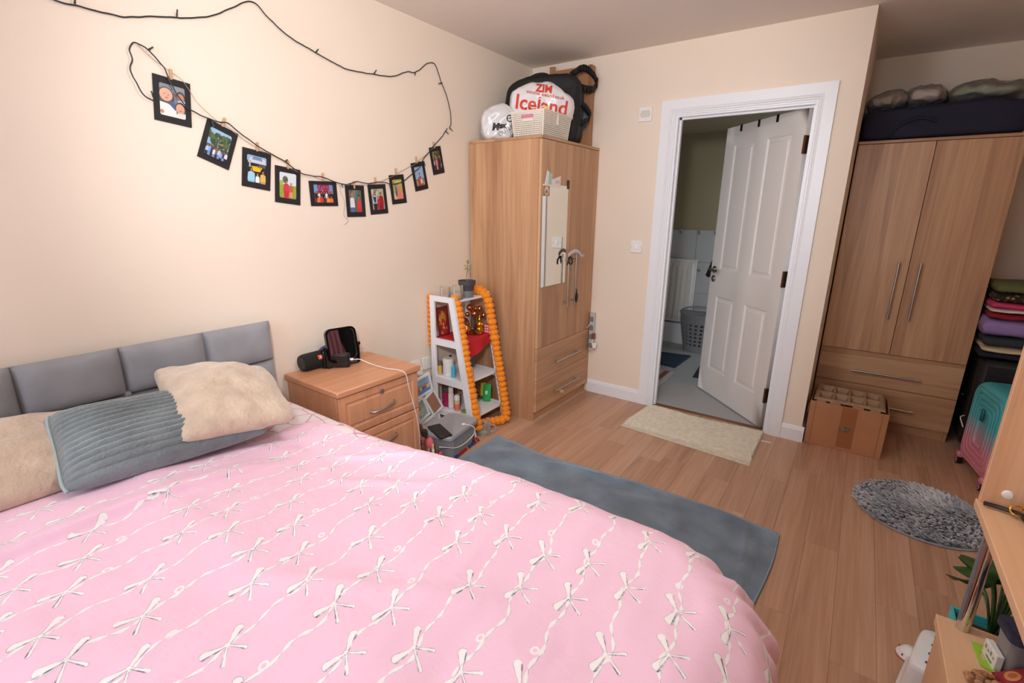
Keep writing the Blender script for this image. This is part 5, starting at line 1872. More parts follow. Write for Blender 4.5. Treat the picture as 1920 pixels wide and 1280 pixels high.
q = MB(); q.M = TMx; q.lathe([(.036, -.011), (.0384, -.011), (.0384, .011), (.036, .011), (.036, -.011)], 36, cap=False); q.build('core', mat('card_core', (196, 160, 124), .8), t2)

# ------------------------------------------------------------------ grey woven box and things round it
t = thing('storage_box', 'grey woven plastic storage box with a closed lid beside the bedside cabinet', 'box', (.385, -1.405, 0))
GM = Matrix.Translation((.385, -1.405, 0)) @ Matrix.Rotation(R(9), 4, 'Z')
GREYB = mat('box_grey', (152, 154, 158), .5)


def wov(cx, cy, r):
    """one wall ring point list for a rounded rectangle"""
    return rrect(-cx, -cy, cx, cy, r, 5)


q = MB(); q.M = GM
NV = 46
ol = [wov(.078 + .020 * k / (NV - 1), .128 + .022 * k / (NV - 1), .03) for k in range(NV)]
n_ = 0


def dens(o, m=7):
    out = []
    for i in range(len(o)):
        a, b = o[i], o[(i + 1) % len(o)]
        d = math.hypot(b[0] - a[0], b[1] - a[1])
        k = max(1, int(d / .006))
        for j in range(k): out.append((a[0] + (b[0] - a[0]) * j / k, a[1] + (b[1] - a[1]) * j / k))
    return out


od = [dens(o) for o in ol]
m_ = min(len(o) for o in od)
base_d = dens(ol[0]); m_ = len(base_d)
vs = []
for k in range(NV):
    s = k / (NV - 1)
    for i, (x, y) in enumerate(base_d):
        w = .0016 * sin(i * 2.1 + (k % 2) * 1.57) * (1 if .03 < s < .97 else 0)
        f = (1 + .24 * s + w / .08, 1 + .17 * s + w / .12)
        vs.append((x * f[0], y * f[1], .002 + .142 * s))
q.add(vs, [(k * m_ + i, k * m_ + (i + 1) % m_, (k + 1) * m_ + (i + 1) % m_, (k + 1) * m_ + i) for k in range(NV - 1) for i in range(m_)] + [tuple(range(m_))])
q.build('body', GREYB, t)
q = MB(); q.M = GM
lo = lambda s: rrect(-.104 * s, -.160 * s, .104 * s, .160 * s, .034 * s, 6)
rings_ = [(1.0, .140), (1.01, .143), (1.01, .158), (.985, .165), (.93, .166), (.90, .163), (.0, .163)]
vs, fs = [], []
nn = len(lo(1))
for s, z in rings_[:-1]: vs += [(x, y, z) for x, y in lo(s)]
for r in range(len(rings_) - 2):
    for k in range(nn): fs.append((r * nn + k, r * nn + (k + 1) % nn, (r + 1) * nn + (k + 1) % nn, (r + 1) * nn + k))
fs += [tuple((len(rings_) - 2) * nn + k for k in range(nn)), tuple(range(nn))]
q.add(vs, fs); q.build('lid', mat('lid_grey', (160, 160, 164), .45), t, smooth=30)
q = MB(); q.M = Matrix.Translation((.405, -1.520, .1632)) @ Matrix.Rotation(R(-22), 4, 'Z')
t = thing('power_bank', 'slim black power bank lying on the grey storage box lid', 'power bank', (.425, -1.518, .1632))
q.box((-.086, -.040, .0004), (.086, .040, .014), .003); q.build('body', mat('bank_black', (26, 25, 28), .45), t)
q2 = MB(); q2.M = q.M; q2.box((.0858, -.006, .004), (.0868, .006, .0095)); q2.build('port', BLACKP, t)
ck = thing('charging_cable', 'white cable looping across the front of the grey storage box', 'cable', (.46, -1.4, .03))
MB().box((.438, -1.372, .1635), (.456, -1.352, .172), .002).build('connector', PLASTIC_W, ck)
MB().tube(spline([(.455, -1.365, .168), (.485, -1.345, .165), (.505, -1.325, .14), (.500, -1.335, .10), (.490, -1.40, .07), (.492, -1.48, .075), (.490, -1.56, .11), (.475, -1.60, .125)], 8), .0025, 8).build('lead', WC, ck)

# collage frame leaning on the wall
t = thing('collage_frame', 'white multi photo frame leaning on the wall behind the storage box', 'photo frame', (.12, -1.33, .002))
CM = frame_m((.125, -1.435, .045), (0, 1, 0), (-.10, 0, 1))


def subframe(cx, cz, w, h, ang, fill, nm='photo_frame'):
    q = MB(); q.M = CM @ Matrix.Translation((cx, cz, 0)) @ Matrix.Rotation(R(ang), 4, 'Z')
    ring(q, [(-w / 2, -h / 2), (w / 2, -h / 2), (w / 2, h / 2), (-w / 2, h / 2)], [(-w / 2 + .014, -h / 2 + .014), (w / 2 - .014, -h / 2 + .014), (w / 2 - .014, h / 2 - .014), (-w / 2 + .014, h / 2 - .014)], -.008, .006)
    o = q.build(nm, WHITE, t, smooth=20)
    q2 = MB(); q2.M = q.M
    draw(q2, fill, -w / 2 + .012, -h / 2 + .012, w / 2 - .012, h / 2 - .012, -.002)
    q2.build('print', PHOTO, o, smooth=0, recalc=False)


seaf = [R_(0, 0, 1, 1, (150, 186, 222)), R_(0, 0, 1, .4, (92, 140, 190)), R_(0, .35, 1, .5, (196, 206, 214))] + [k for i in range(6) for k in person(.15 + i * .14, .46, .1, [(70, 110, 180), (210, 90, 90), (226, 206, 120)][i % 3], SKIN)]
subframe(.082, .282, .165, .125, 9, seaf)
subframe(.165, .145, .105, .165, 26, [R_(0, 0, 1, 1, (160, 122, 92))])
subframe(.050, .135, .105, .145, 20, [R_(0, 0, 1, 1, (150, 190, 184)), L_(.5, .4, .3, .25, (200, 206, 196)), L_(.5, .6, .14, .12, SKIN)])
subframe(.130, .020, .16, .09, 12, [R_(0, 0, 1, 1, (200, 200, 200))])

# acrylic organiser with make-up in front of the storage box
AC = glassmat('acrylic', (240, 240, 242), .05)
MX, MY = .455, -1.628
t = thing('makeup_organiser', 'clear acrylic make-up organiser on the floor by the bed', 'organiser', (MX, MY, .001))
q = MB()
for a, b in (((-.055, -.034), (.055, -.032)), ((-.055, .032), (.055, .034)), ((-.055, -.034), (-.053, .034)), ((.053, -.034), (.055, .034)), ((-.001, -.034), (.001, .034)), ((-.055, -.001), (.055, .001))):
    q.box((MX + a[0], MY + a[1], .003), (MX + b[0], MY + b[1], .075))
q.build('divider', AC, t); 
MB().box((MX - .055, MY - .034, .001), (MX + .055, MY + .034, .003)).build('base', AC, t)


def stick(label, dx, dy, h, r, c, capc, caph, cat='lipstick', nm='lipstick', metal=0.0, lean=(0, 0), z0=.0035):
    x, y = MX + dx, MY + dy
    t = thing(nm, label, cat, (x, y, z0), group='make-up in the acrylic organiser')
    q = MB(); q.M = Matrix.Translation((x, y, z0)) @ Matrix.Rotation(R(lean[0]), 4, 'X') @ Matrix.Rotation(R(lean[1]), 4, 'Y')
    q.lathe(straight(r, h - caph, .002), 16); q.build('body', mat('mk_%d_%d_%d' % c, c, .3, metal=metal), t)
    q2 = MB(); q2.M = q.M; q2.lathe([(0, h - caph + .0004), (r * .94, h - caph + .0004), (r * .9, h - .002), (r * .7, h), (0, h)], 16); q2.build('cap', mat('mk_%d_%d_%d' % capc, capc, .3), t)


stick('gold lipstick tube standing tall in the make-up organiser', -.018, .016, .135, .0085, (206, 170, 110), (214, 180, 120), .05, metal=.6)
stick('beige concealer with a brown top in the organiser', .012, .018, .115, .010, (206, 160, 130), (120, 76, 60), .045)
stick('deep rose lip gloss with pink cap in the organiser', .040, .016, .10, .011, (156, 50, 76), (206, 84, 110), .03, nm='lip_gloss', cat='lip gloss')
stick('white capped dark mascara in the make-up organiser', .016, -.015, .125, .008, (60, 50, 54), (226, 222, 220), .04, nm='mascara', cat='mascara')
stick('dusky pink lipstick tube at the organiser front', .041, -.016, .105, .010, (186, 104, 116), (196, 120, 130), .05)
stick('maroon lipstick tube at the organiser corner', -.042, -.016, .095, .0095, (110, 36, 46), (150, 60, 70), .04)
stick('burgundy lip liner with grey top in the organiser', -.016, -.018, .12, .006, (130, 50, 60), (170, 166, 166), .035, nm='lip_liner', cat='lip liner')
t = thing('beauty_blender', 'egg-shaped pink make-up sponge on a stand in the organiser', 'sponge', (MX - .040, MY + .016, .0035))
MB().tube([(MX - .040, MY + .016, .0035), (MX - .040, MY + .016, .105)], .006, 10).build('stand', mat('mk_gold', (206, 160, 120), .3, metal=.6), t)
MB().lathe([(0, .10), (.016, .104), (.024, .122), (.022, .145), (.012, .166), (0, .172)], 24, (MX - .040, MY + .016, 0)).build('sponge', mat('sponge_pink', (214, 104, 112), .9), t)
for i, (dx, dy, h, lab) in enumerate(((-.085, .02, .205, 'fluffy black make-up brush standing by the bedside cabinet'), (-.075, -.012, .17, 'rose gold make-up brush leaning by the bedside cabinet'))):
    x, y = MX + dx, MY + dy
    t = thing('makeup_brush', lab, 'brush', (x, y, .001), group='make-up brushes')
    MB().lathe([(0, 0), (.004, 0), (.0055, h * .5), (.004, h * .62), (0, h * .62)], 12, (x, y, .001)).build('handle', mat('brush_handle', (176, 110, 96), .35, metal=.4), t)
    MB().lathe([(.0055, h * .62), (.008, h * .62), (.009, h * .74), (0, h * .74)], 14, (x, y, .001)).build('ferrule', mat('mk_gold', (206, 160, 120), .3, metal=.6), t)
    MB().lathe([(.0085, h * .74), (.019, h * .86), (.017, h * .97), (.008, h), (0, h)], 18, (x, y, .001)).build('bristles', mat('brush_hair%d' % i, ((52, 38, 36), (150, 90, 90))[i], .9), t)

# folded cloth with red and blue edge along the box, glass mug on the floor
q = MB()
pth = [(.508, -1.56), (.482, -1.41), (.462, -1.285), (.455, -1.215)]
sp = spline([(x, y, 0) for x, y in pth], 14)
for i in range(len(sp) - 1):
    a, b = sp[i], sp[i + 1]
    q.col = [(40, 56, 116), (150, 28, 40), (40, 56, 116), (150, 28, 40)][int(i / (len(sp) - 1) * 4)]
    if i % 14 == 6: q.col = (190, 150, 70)
    h = .014 + .003 * sin(i)
    q.add([(a.x - .075, a.y + .004, .0015), (a.x - .055, a.y, h), (a.x - .012, a.y, h), (a.x, a.y, .0015), (b.x - .075, b.y + .004, .0015), (b.x - .055, b.y, h), (b.x - .012, b.y, h), (b.x, b.y, .0015)], [(0, 1, 5, 4), (1, 2, 6, 5), (2, 3, 7, 6), (3, 0, 4, 7)])
q.build('folded_cloth', printmat('cloth_print', .9), label='folded red and blue striped cloth under the storage box edge', cat='cloth', smooth=60)
t = thing('glass_mug', 'empty clear glass mug on the floor by the ladder shelf', 'mug', (.395, -1.105, .0005))
GX, GY = .410, -1.120
MB().lathe([(0, .001), (.038, .001), (.043, .006), (.045, .085), (.042, .085), (.040, .012), (0, .009)], 36, (GX, GY, 0)).build('bowl', GLASS, t)
MB().tube(spline([(GX + .042, GY + .015, .070), (GX + .068, GY + .028, .064), (GX + .070, GY + .028, .034), (GX + .042, GY + .016, .022)], 8), .0045, 10).build('handle', GLASS, t)

# ------------------------------------------------------------------ bags on the first wardrobe
HT = 1.8409
RV = Vector((.81, .58, 0)).normalized()       # runs left to right across the wardrobe as seen from the bed
NV_ = Vector((.58, -.81, 0)).normalized()     # towards the bed


def blob(c, a, b, h, ex=2.6, wr=.02, ws=7, seed=0, nu=72, nv=44, flat=.0, ax=RV, ay=None, topf=None):
    """bag-like lump: half-length a along ax, half-depth b, height h, standing at c"""
    ay = ay or Vector((-ax.y, ax.x, 0))
    mb = MB()

    def P(u, v):
        t, p = 2 * pi * u, pi * v
        ct, st = cos(t), sin(t)
        sp_, cp_ = sin(p), cos(p)
        s = lambda q, e: math.copysign(abs(q) ** (2 / e), q)
        x, y, z = s(ct, ex) * s(sp_, ex), s(st, ex) * s(sp_, ex), -s(cp_, ex)
        q = Vector(c) + ax * (a * x) + ay * (b * y) + Vector((0, 0, h * (z + 1) / 2))
        if topf: q.z = c[2] + (q.z - c[2]) * topf(x, y)
        n = (ax * (x / a) + ay * (y / b) + Vector((0, 0, z / h * 2))).normalized()
        w = 1 - abs(fn(q.x, q.y, q.z, ws, seed)) * 2.2 + .5 * (1 - abs(fn(q.x, q.y, q.z, ws * 2.4, seed + 7)) * 2)
        q += n * (wr * (w - .7))
        if q.z < c[2] + .0005: q.z = c[2] + .0005
        return q
    mb.grid(P, nu, nv, cu=True)
    return mb


PLB = mat('white_poly_bag', (226, 224, 226), .28, bump=.15, bscale=40)
t = thing('carrier_bag', 'stuffed white carrier bag with red lettering, behind the white basket', 'bag', (.375, -.455, 1.955))
q = blob((.385, -.468, 1.935), .205, .10, .262, 2.9, .012, 9, 3, topf=lambda x, y: 1 - .22 * max(0, x - .1) - .10 * max(0, -x - .4) + .02 * sin(x * 6))
bv = bvh_of(q)
q.build('bag_body', PLB, t)
vdir = (Vector((.36, -.46, 2.07)) - Vector((2.224, -3.366, 1.411))).normalized()
upt = Vector((0, 0, 1))
RED_INK = (214, 66, 44)


def ink(txt, size, px, pz, col, base, bvh, d, parent, nm='lettering', rot=0, bold=0.0, shear=0.0, ex=RV, lift=.0025):
    v, f = text_mesh(txt, size, bold, shear)
    M = frame_m(base, ex, upt) @ Matrix.Translation((px, pz, 0)) @ Matrix.Rotation(R(rot), 4, 'Z')
    m = MB(); m.col = col
    wrap_decal(m, v, f, M, bvh, d, lift)
    if m.f: return m.build(nm, PRINT, parent, smooth=0, recalc=False)


bb = Vector((.375, -.470, 2.04)) - vdir * .3 + Vector((0, 0, 0))
ink('Iceland', .120, .005, .026, RED_INK, bb, bv, vdir, t, rot=-7, bold=.0022)
ink('minimal Iceland.co.uk', .028, .03, .088, (196, 70, 60), bb, bv, vdir, t, rot=-9, bold=.0006)
ink('ZIM', .062, .02, .122, RED_INK, bb, bv, vdir, t, rot=-6, bold=.0022)

t = thing('carrier_bag', 'crumpled white bag marked OUTLET at the wall end of the wardrobe top', 'bag', (.155, -.66, HT))
q = blob((.165, -.645, HT), .112, .085, .218, 3.0, .013, 11, 21, topf=lambda x, y: 1 - .10 * max(0, -x) + .03 * sin(x * 5 + 1))
bv2 = bvh_of(q)
q.build('bag_body', mat('grey_poly_bag', (214, 214, 216), .25, bump=.15, bscale=40), t)
b2 = Vector((.165, -.645, HT + .10)) - vdir * .3
BK = (40, 38, 42)
ink('e', .095, .075, .052, BK, b2, bv2, vdir, t, rot=8, bold=-.001)
ink('OUTLET', .034, .062, -.022, (110, 108, 112), b2, bv2, vdir, t, rot=30)
ink('M', .058, -.015, -.006, BK, b2, bv2, vdir, t, rot=6, bold=.003, shear=.3)
ink('ax', .042, .030, .002, BK, b2, bv2, vdir, t, rot=8, bold=.003, shear=.3)
ink('en', .045, .045, -.088, BK, b2, bv2, vdir, t, rot=4, bold=.002)

# white perforated basket
t = thing('basket', 'white perforated plastic basket on the wardrobe corner', 'basket', (.435, -.555, HT))
BX0, BX1, BY0, BY1, BH = .318, .562, -.722, -.385, .150
PB = mat('ivory_plastic', (228, 222, 208), .45)
ins = .016


def wallmap(a0, b0, a1, b1):
    """bottom edge a0->b0, top edge a1->b1"""
    a0, b0, a1, b1 = map(Vector, (a0, b0, a1, b1))
    return lambda u, v: (a0 + (b0 - a0) * u) * (1 - v) + (a1 + (b1 - a1) * u) * v


zb, ztp = HT + .0005, HT + BH
cb = [(BX0 + ins, BY0 + ins, zb), (BX1 - ins, BY0 + ins, zb), (BX1 - ins, BY1 - ins, zb), (BX0 + ins, BY1 - ins, zb)]
ct_ = [(BX0, BY0, ztp), (BX1, BY0, ztp), (BX1, BY1, ztp), (BX0, BY1, ztp)]
for i, (nx, hw) in enumerate(((21, 0), (29, None), (21, None), (29, None))):
    j = (i + 1) % 4
    q = MB()
    W_ = wallmap(cb[i], cb[j], ct_[i], ct_[j])
    sk = (lambda a, b: b >= 8 and b <= 9 and 7 <= a <= 13) if i in (0, 2) else None
    hole_wall(q, nx, 12, W_, .60, z0=.05, z1=.93, seg=8, skip=sk, x0=.03, x1=.97)
    for u0, u1, v0, v1 in ((0, 1, 0, .05), (0, 1, .93, 1), (0, .03, .05, .93), (.97, 1, .05, .93)):
        q.quad(W_(u0, v0), W_(u1, v0), W_(u1, v1), W_(u0, v1))
    o = q.build('side', PB, t, smooth=0)
    if i == 0:
        q2 = MB(); M0 = W_(.5, .80); n0_ = Vector((0, -1, -.1)).normalized()
        q2.M = frame_m(M0 - Vector((0, -.0005, 0)), (1, 0, 0), (0, -.1, 1))
        q2.prism(rrect(-.045, -.010, .045, .010, .008), -.0012, .0022)
        q2.build('hand_grip', mat('pink_plastic', (206, 130, 160), .4), t)
q = MB()
ring(q, [(BX0 - .004, BY0 - .004), (BX1 + .004, BY0 - .004), (BX1 + .004, BY1 + .004), (BX0 - .004, BY1 + .004)], [(BX0 + .004, BY0 + .004), (BX1 - .004, BY0 + .004), (BX1 - .004, BY1 - .004), (BX0 + .004, BY1 - .004)], ztp - .006, ztp + .002)
q.build('rim', PB, t, smooth=20)
MB().box((cb[0][0], cb[0][1], zb), (cb[2][0], cb[2][1], zb + .002)).build('base', PB, t)
q = MB(); q.box((.355, -.68, zb + .004), (.525, -.43, zb + .09), .02); q.build('folded_linen', mat('mauve_linen', (120, 84, 92), .9), label='mauve folded linen inside the white perforated basket', cat='linen')
q = MB(); q.M = TM((.535, -.66, ztp - .03), 20); q.box((-.012, -.004, -.045), (.012, .004, .055), .001); q.build('yellow_packet', mat('packet_yellow', (226, 184, 70), .4), label='small yellow packet sticking out of the white basket', cat='packet')
q = MB(); q.M = TM((.54, -.57, ztp - .03), 35)
for k in range(5):
    q.col = [(206, 196, 176), (180, 170, 150)][k % 2]
    q.box((-.03 + k * .012, -.003, -.04), (-.018 + k * .012, .003, .045 - .004 * k), .0006)
q.build('striped_packet', PRINT, label='pale striped packet at the near corner of the white basket', cat='packet', smooth=0)

# black duffel with strap
BLK = mat('black_nylon', (17, 17, 19), .7, bump=.15, bscale=500)
AXD = Vector((.86, .34, 0)).normalized()
t = thing('duffel_bag', 'black duffel bag filling the corner behind the carrier bags', 'bag', (.285, -.285, HT))
q = blob((.283, -.275, HT), .258, .116, .440, 6, .010, 6, 31, ax=AXD, topf=lambda x, y: 1 - .05 * x * x + .03 * x)
q.build('bag_body', BLK, t)
q = MB(); ayd = Vector((AXD.y, -AXD.x, 0))
q.tube(spline([Vector((.283, -.275, HT)) + AXD * a + ayd * .05 + Vector((0, 0, z)) for a, z in ((-.10, .425), (-.06, .446), (.0, .450), (.05, .43))], 6), .009, 8)
q.build('grab_handle', BLK, t)
q = MB()
pts = [(.52, -.215, 2.205), (.548, -.15, 2.20), (.560, -.085, 2.215), (.566, -.06, 2.26), (.535, -.085, 2.315), (.50, -.15, 2.335), (.44, -.22, 2.28)]
sp = spline(pts, 8)
for i in range(len(sp) - 1):
    a, b = sp[i], sp[i + 1]
    w = Vector((.006, -.008, .020))
    q.add([a - w, a + w, b + w, b - w], [(0, 1, 2, 3)])
o = q.build('strap', BLK, t); md = o.modifiers.new('thickness', 'SOLIDIFY'); md.thickness = .006
q = MB()
sp = spline([(.545, -.225, 2.10), (.575, -.185, 2.055), (.580, -.17, 2.02), (.555, -.21, 1.985), (.53, -.26, 1.97)], 8)
for i in range(len(sp) - 1):
    a, b = sp[i], sp[i + 1]
    w = Vector((.012, -.010, .018))
    q.add([a - w, a + w, b + w, b - w], [(0, 1, 2, 3)])
o = q.build('strap', BLK, t); md = o.modifiers.new('thickness', 'SOLIDIFY'); md.thickness = .006
# cardboard box stood on edge at the back right
CARD = mat('cardboard', (170, 124, 88), .85, var=.05, vscale=6)
t = thing('cardboard_carton', 'tall flattened cardboard carton standing behind the duffel', 'carton', (.36, -.045, HT))
MB().box((.19, -.062, HT), (.528, -.012, 2.372), .002).build('body', CARD, t, smooth=0)
q = MB(); q.M = TM((.205, -.055, 2.3725), 12); q.box((-.02, -.004, -.02), (.022, .0, .032), .0008); q.build('flap', CARD, t, smooth=0)
q = MB(); q.quad((.44, -.0765, HT + .15), (.50, -.0765, HT + .16), (.505, -.0765, HT + .30), (.445, -.0765, HT + .29)); 
MB().box((.44, -.0632, HT + .12), (.50, -.0625, HT + .27)).build('label_patch', mat('carton_label', (108, 128, 140), .6), t, smooth=0)
MB().box((.50, -.065, 2.20), (.529, -.0615, 2.374), .0005).build('tape', mat('parcel_tape', (150, 104, 68), .3), t, smooth=0)

# ------------------------------------------------------------------ on the second wardrobe
NAVY = mat('navy_fabric', (26, 26, 48), .8, bump=.1, bscale=300)
t = thing('storage_bag', 'wide navy fabric storage bag on top of the alcove wardrobe', 'bag', (2.48, .80, HT))
q = blob((2.478, .795, HT), .374, .26, .188, 9, .008, 5, 41, nu=120, nv=40, ax=Vector((1, 0, 0)), topf=lambda x, y: 1 + .05 * sin(x * 4))
q.build('bag_body', NAVY, t)
q = MB()
q.tube(spline([(2.25, .528, 1.86), (2.29, .522, 1.92), (2.38, .520, 1.955), (2.46, .524, 1.93)], 6), .010, 6); q.build('seam', NAVY, t)
FILM = glassmat('clear_film', (238, 236, 232), .10, .12)


def bedding(label, c, a, b, h, col, seed, tf):
    t = thing('bagged_bedding', label, 'bedding', c, group='bagged bedding on the navy bag')
    blob(c, a, b, h, 2.3, .016, 9, seed, ax=Vector((1, 0, 0)), topf=tf).build('folded_bedding', mat('bedding_%d' % seed, col, .85), t)
    blob((c[0], c[1], c[2] - .002), a + .008, b + .008, h + .014, 2.3, .014, 9, seed, ax=Vector((1, 0, 0)), topf=tf).build('clear_bag', FILM, t)


zz = HT + .193
bedding('beige bagged pillow nearest the door wall on the navy bag', (2.212, .76, zz), .098, .17, .098, (214, 198, 188), 51, lambda x, y: 1 + .12 * x)
bedding('taller beige bagged pillow in the middle of the navy bag', (2.395, .78, zz), .090, .18, .125, (216, 200, 190), 52, lambda x, y: 1 - .10 * max(0, x))
bedding('sage green bagged duvet at the far side of the navy bag', (2.672, .79, zz), .180, .19, .112, (166, 170, 144), 53, lambda x, y: 1 - .12 * max(0, x))

# ------------------------------------------------------------------ cardboard box with moulded tray
t = thing('cardboard_box', 'open brown cardboard box with a moulded pulp tray in front of the wardrobe', 'box', (2.31, .16, 0))
X0, X1, Y0, Y1, BZ = 2.118, 2.512, .008, .318, .285
CB = mat('box_cardboard', (176, 122, 84), .8, var=.04, vscale=5)
w = .005
for a, b in (((X0, Y0), (X1, Y0 + w)), ((X0, Y1 - w), (X1, Y1)), ((X0, Y0 + w), (X0 + w, Y1 - w)), ((X1 - w, Y0 + w), (X1, Y1 - w))):
    MB().box((a[0], a[1], .001), (b[0], b[1], BZ), .001).build('side', CB, t, smooth=0)
MB().box((X0 + w, Y0 + w, .001), (X1 - w, Y1 - w, .006)).build('base', CB, t)
MB().box((2.285, Y0 - .0006, .02), (2.365, Y0 - .0001, BZ - .001)).build('tape', mat('parcel_tape_brown', (152, 96, 58), .3), t, smooth=0)
MB().box((2.288, Y0 - .0012, .125), (2.345, Y0 - .0007, .155), 0).build('label_patch', mat('grey_stamp', (112, 94, 76), .7, var=.3, vscale=60), t, smooth=0)
for x in (X0 + .03, X1 - .03):
    MB().box((x - .0015, Y0 - .0005, .01), (x + .0015, Y0 + .0002, BZ - .01)).build('crease', mat('box_crease', (134, 84, 56), .8), t, smooth=0)
PULP = mat('moulded_pulp', (158, 128, 100), .95, var=.08, vscale=20, bump=.4, bscale=120)
q = MB()


def tray(u, v):
    x = X0 + .012 + (X1 - X0 - .030) * u + .012 * (1 - v) * 0
    y = Y0 + .016 + (Y1 - Y0 - .03) * v
    d = 0
    for i in range(4):
        for j in range(2):
            cx_, cy_ = .17 + .22 * i, .30 + .42 * j
            e = max(abs(u - cx_) / .075, abs(v - cy_) / .16)
            d = max(d, min(1, max(0, (1.25 - e) / .4)))
    rim = min(1, min(u, 1 - u, v, 1 - v) / .03)
    return (x, y, BZ + .018 + .012 * v - .030 * d - .012 * (1 - rim))


q.grid(tray, 90, 50)
o = q.build('pulp_tray', PULP, t); md = o.modifiers.new('thickness', 'SOLIDIFY'); md.thickness = .004
for x0, x1 in ((.03, .08), (.10, .155), (.215, .27), (.30, .35)):
    MB().box((X0 + x0, Y0 + .006, BZ - .02), (X0 + x1, Y0 + .014, BZ + .008), .001).build('tray_lug', PULP, t, smooth=0)

# crumpled plastic between box and wall
q = blob((2.1135, -.0, .0), .008, .06, .2, 2.2, .006, 25, 61, nu=24, nv=30, ax=Vector((1, 0, 0)))

# ------------------------------------------------------------------ suitcases and clothes beside the alcove wardrobe
t = thing('black_suitcase', 'large black suitcase standing under the folded clothes', 'suitcase', (3.13, .62, 0))
q = MB(); q.box((2.895, .38, .045), (3.345, .86, .60), .03); q.build('shell', mat('black_luggage', (16, 16, 18), .55, bump=.1, bscale=200), t)
for x in (2.94, 3.30):
    for y in (.43, .81):
        MB().tube([(x - .012, y, .024), (x + .012, y, .024)], .023, 16).build('wheel', BLACKP, t)
q = MB(); q.tube(spline([(2.889, .55, .33), (2.872, .56, .335), (2.872, .66, .335), (2.889, .67, .33)], 6), .008, 8); q.build('side_handle', BLACKP, t)
q = MB(); q.tube(spline([(2.89, .42, .24), (2.872, .40, .23), (2.882, .375, .20), (2.875, .36, .215), (2.885, .345, .19)], 6), .003, 5); q.build('luggage_tie', WC, t)

CLOTHES = [('dark navy folded garment at the bottom of the clothes stack', (24, 26, 40), .045, .2), ('cream folded jumper peeping from the clothes stack', (206, 186, 154), .03, .3), ('dark slate folded garment above the cream jumper', (46, 54, 58), .06, .2), ('lilac folded garment in the middle of the stack', (146, 122, 176), .10, .0), ('dark red folded garment under the pink one', (140, 20, 40), .03, .1), ('white folded shirt edge within the pink garment', (222, 206, 206), .022, .25), ('bright pink folded garment in the clothes stack', (206, 60, 104), .038, .0), ('leopard print folded garment in the stack', (122, 96, 62), .05, .1), ('olive green folded garment topping the clothes stack', (92, 96, 56), .055, .1)]
z = .603
LEO = NT('leopard'); v_ = LEO.n('ShaderNodeTexVoronoi'); v_.inputs['Scale'].default_value = 46; r_p = LEO.n('ShaderNodeValToRGB'); tcx = LEO.n('ShaderNodeTexCoord')
LEO.l(tcx.outputs['Object'], v_.inputs['Vector']); LEO.l(v_.outputs['Distance'], r_p.inputs[0])
for p_, c_ in ((0, (150, 112, 60)),): r_p.color_ramp.elements[0].color = lin(c_)
r_p.color_ramp.elements[0].position = .25; r_p.color_ramp.elements[1].position = .45; r_p.color_ramp.elements[1].color = lin((30, 22, 18)); LEO.l(r_p.outputs[0], LEO.b.inputs['Base Color']); LEO.b.inputs['Roughness'].default_value = .85
for i, (lab, c, h, off) in enumerate(CLOTHES):
    g = random.Random(i)
    x0 = 2.872 + .025 * off - (.012 if i == 3 else 0)

    def cf(u, v, x0=x0, h=h, z=z, i=i):
        t_ = 2 * pi * v
        a = .19 + .012 * sin(i * 2.1)
        cy_ = .58 + .01 * cos(i)
        s = lambda q, e: math.copysign(abs(q) ** (2 / e), q)
        yy = cy_ + a * s(cos(t_), 5)
        zz_ = z + h / 2 + (h / 2) * s(sin(t_), 3)
        x = x0 + .40 * u
        e = min(u, 1 - u) / .04
        k = min(1, e) ** .5
        zz_ = z + h / 2 + (zz_ - z - h / 2) * max(.02, k)
        w = .007 * fn(x, yy, z * 3 + i, 11, i) * min(1, e)
        return (x + .006 * fn(yy, z, i, 9), yy, max(z + .0004, zz_ + min(w, .004)))
    q = MB(); q.grid(cf, 40, 40, cv=True)
    m_c = LEO.m if i == 7 else mat('cloth_%d' % i, c, .9, bump=.2, bscale=60)
    q.build('folded_garment', m_c, label=lab, cat='garment', group='folded clothes on the black suitcase')
    z += h + .001

# ribbed suitcase, turquoise fading into pink
SUI = NT('ombre_shell'); tcx = SUI.n('ShaderNodeTexCoord'); sz = SUI.n('ShaderNodeSeparateXYZ'); SUI.l(tcx.outputs['Object'], sz.inputs[0])
mr_ = SUI.n('ShaderNodeMapRange'); mr_.inputs[1].default_value = .17; mr_.inputs[2].default_value = .33; SUI.l(sz.outputs[2], mr_.inputs[0])
mx_s = SUI.n('ShaderNodeMix', data_type='RGBA'); mx_s.inputs[6].default_value = lin((222, 138, 158)); mx_s.inputs[7].default_value = lin((70, 176, 184)); SUI.l(mr_.outputs[0], mx_s.inputs[0]); SUI.l(mx_s.outputs[2], SUI.b.inputs['Base Color']); SUI.b.inputs['Roughness'].default_value = .35
SM = Matrix.Translation((2.905, .08, 0)) @ Matrix.Rotation(R(9.5), 4, 'Z')       # local: +x into the depth, y along the broad face
t = thing('cabin_suitcase', 'ribbed cabin suitcase fading from turquoise to pink, with pink wheels', 'suitcase', (2.98, .08, 0))
SW, SHh, SD, SZ0 = .40, .475, .24, .045


def shell(u, v):
    """broad face bulging towards local -x, ribs concentric with the outline near the top"""
    y, z = (u - .5) * SW, SZ0 + v * SHh
    a, b = abs(2 * u - 1), abs(2 * v - 1)
    k = (max(0, 1 - a ** 6) * max(0, 1 - b ** 6)) ** .35
    r = math.cos(u * 2 * pi * 8.5) * (1 if v < .72 else max(0, 1 - (v - .72) / .25))
    d = max(a, b)
    return (.03 - .036 * k - .004 * (r > .1) * k * (abs(r)) ** .4, y, z)


def ribbed(u, v):
    """one closed skin: u runs round the outline of the case, v across its depth and front"""
    return None


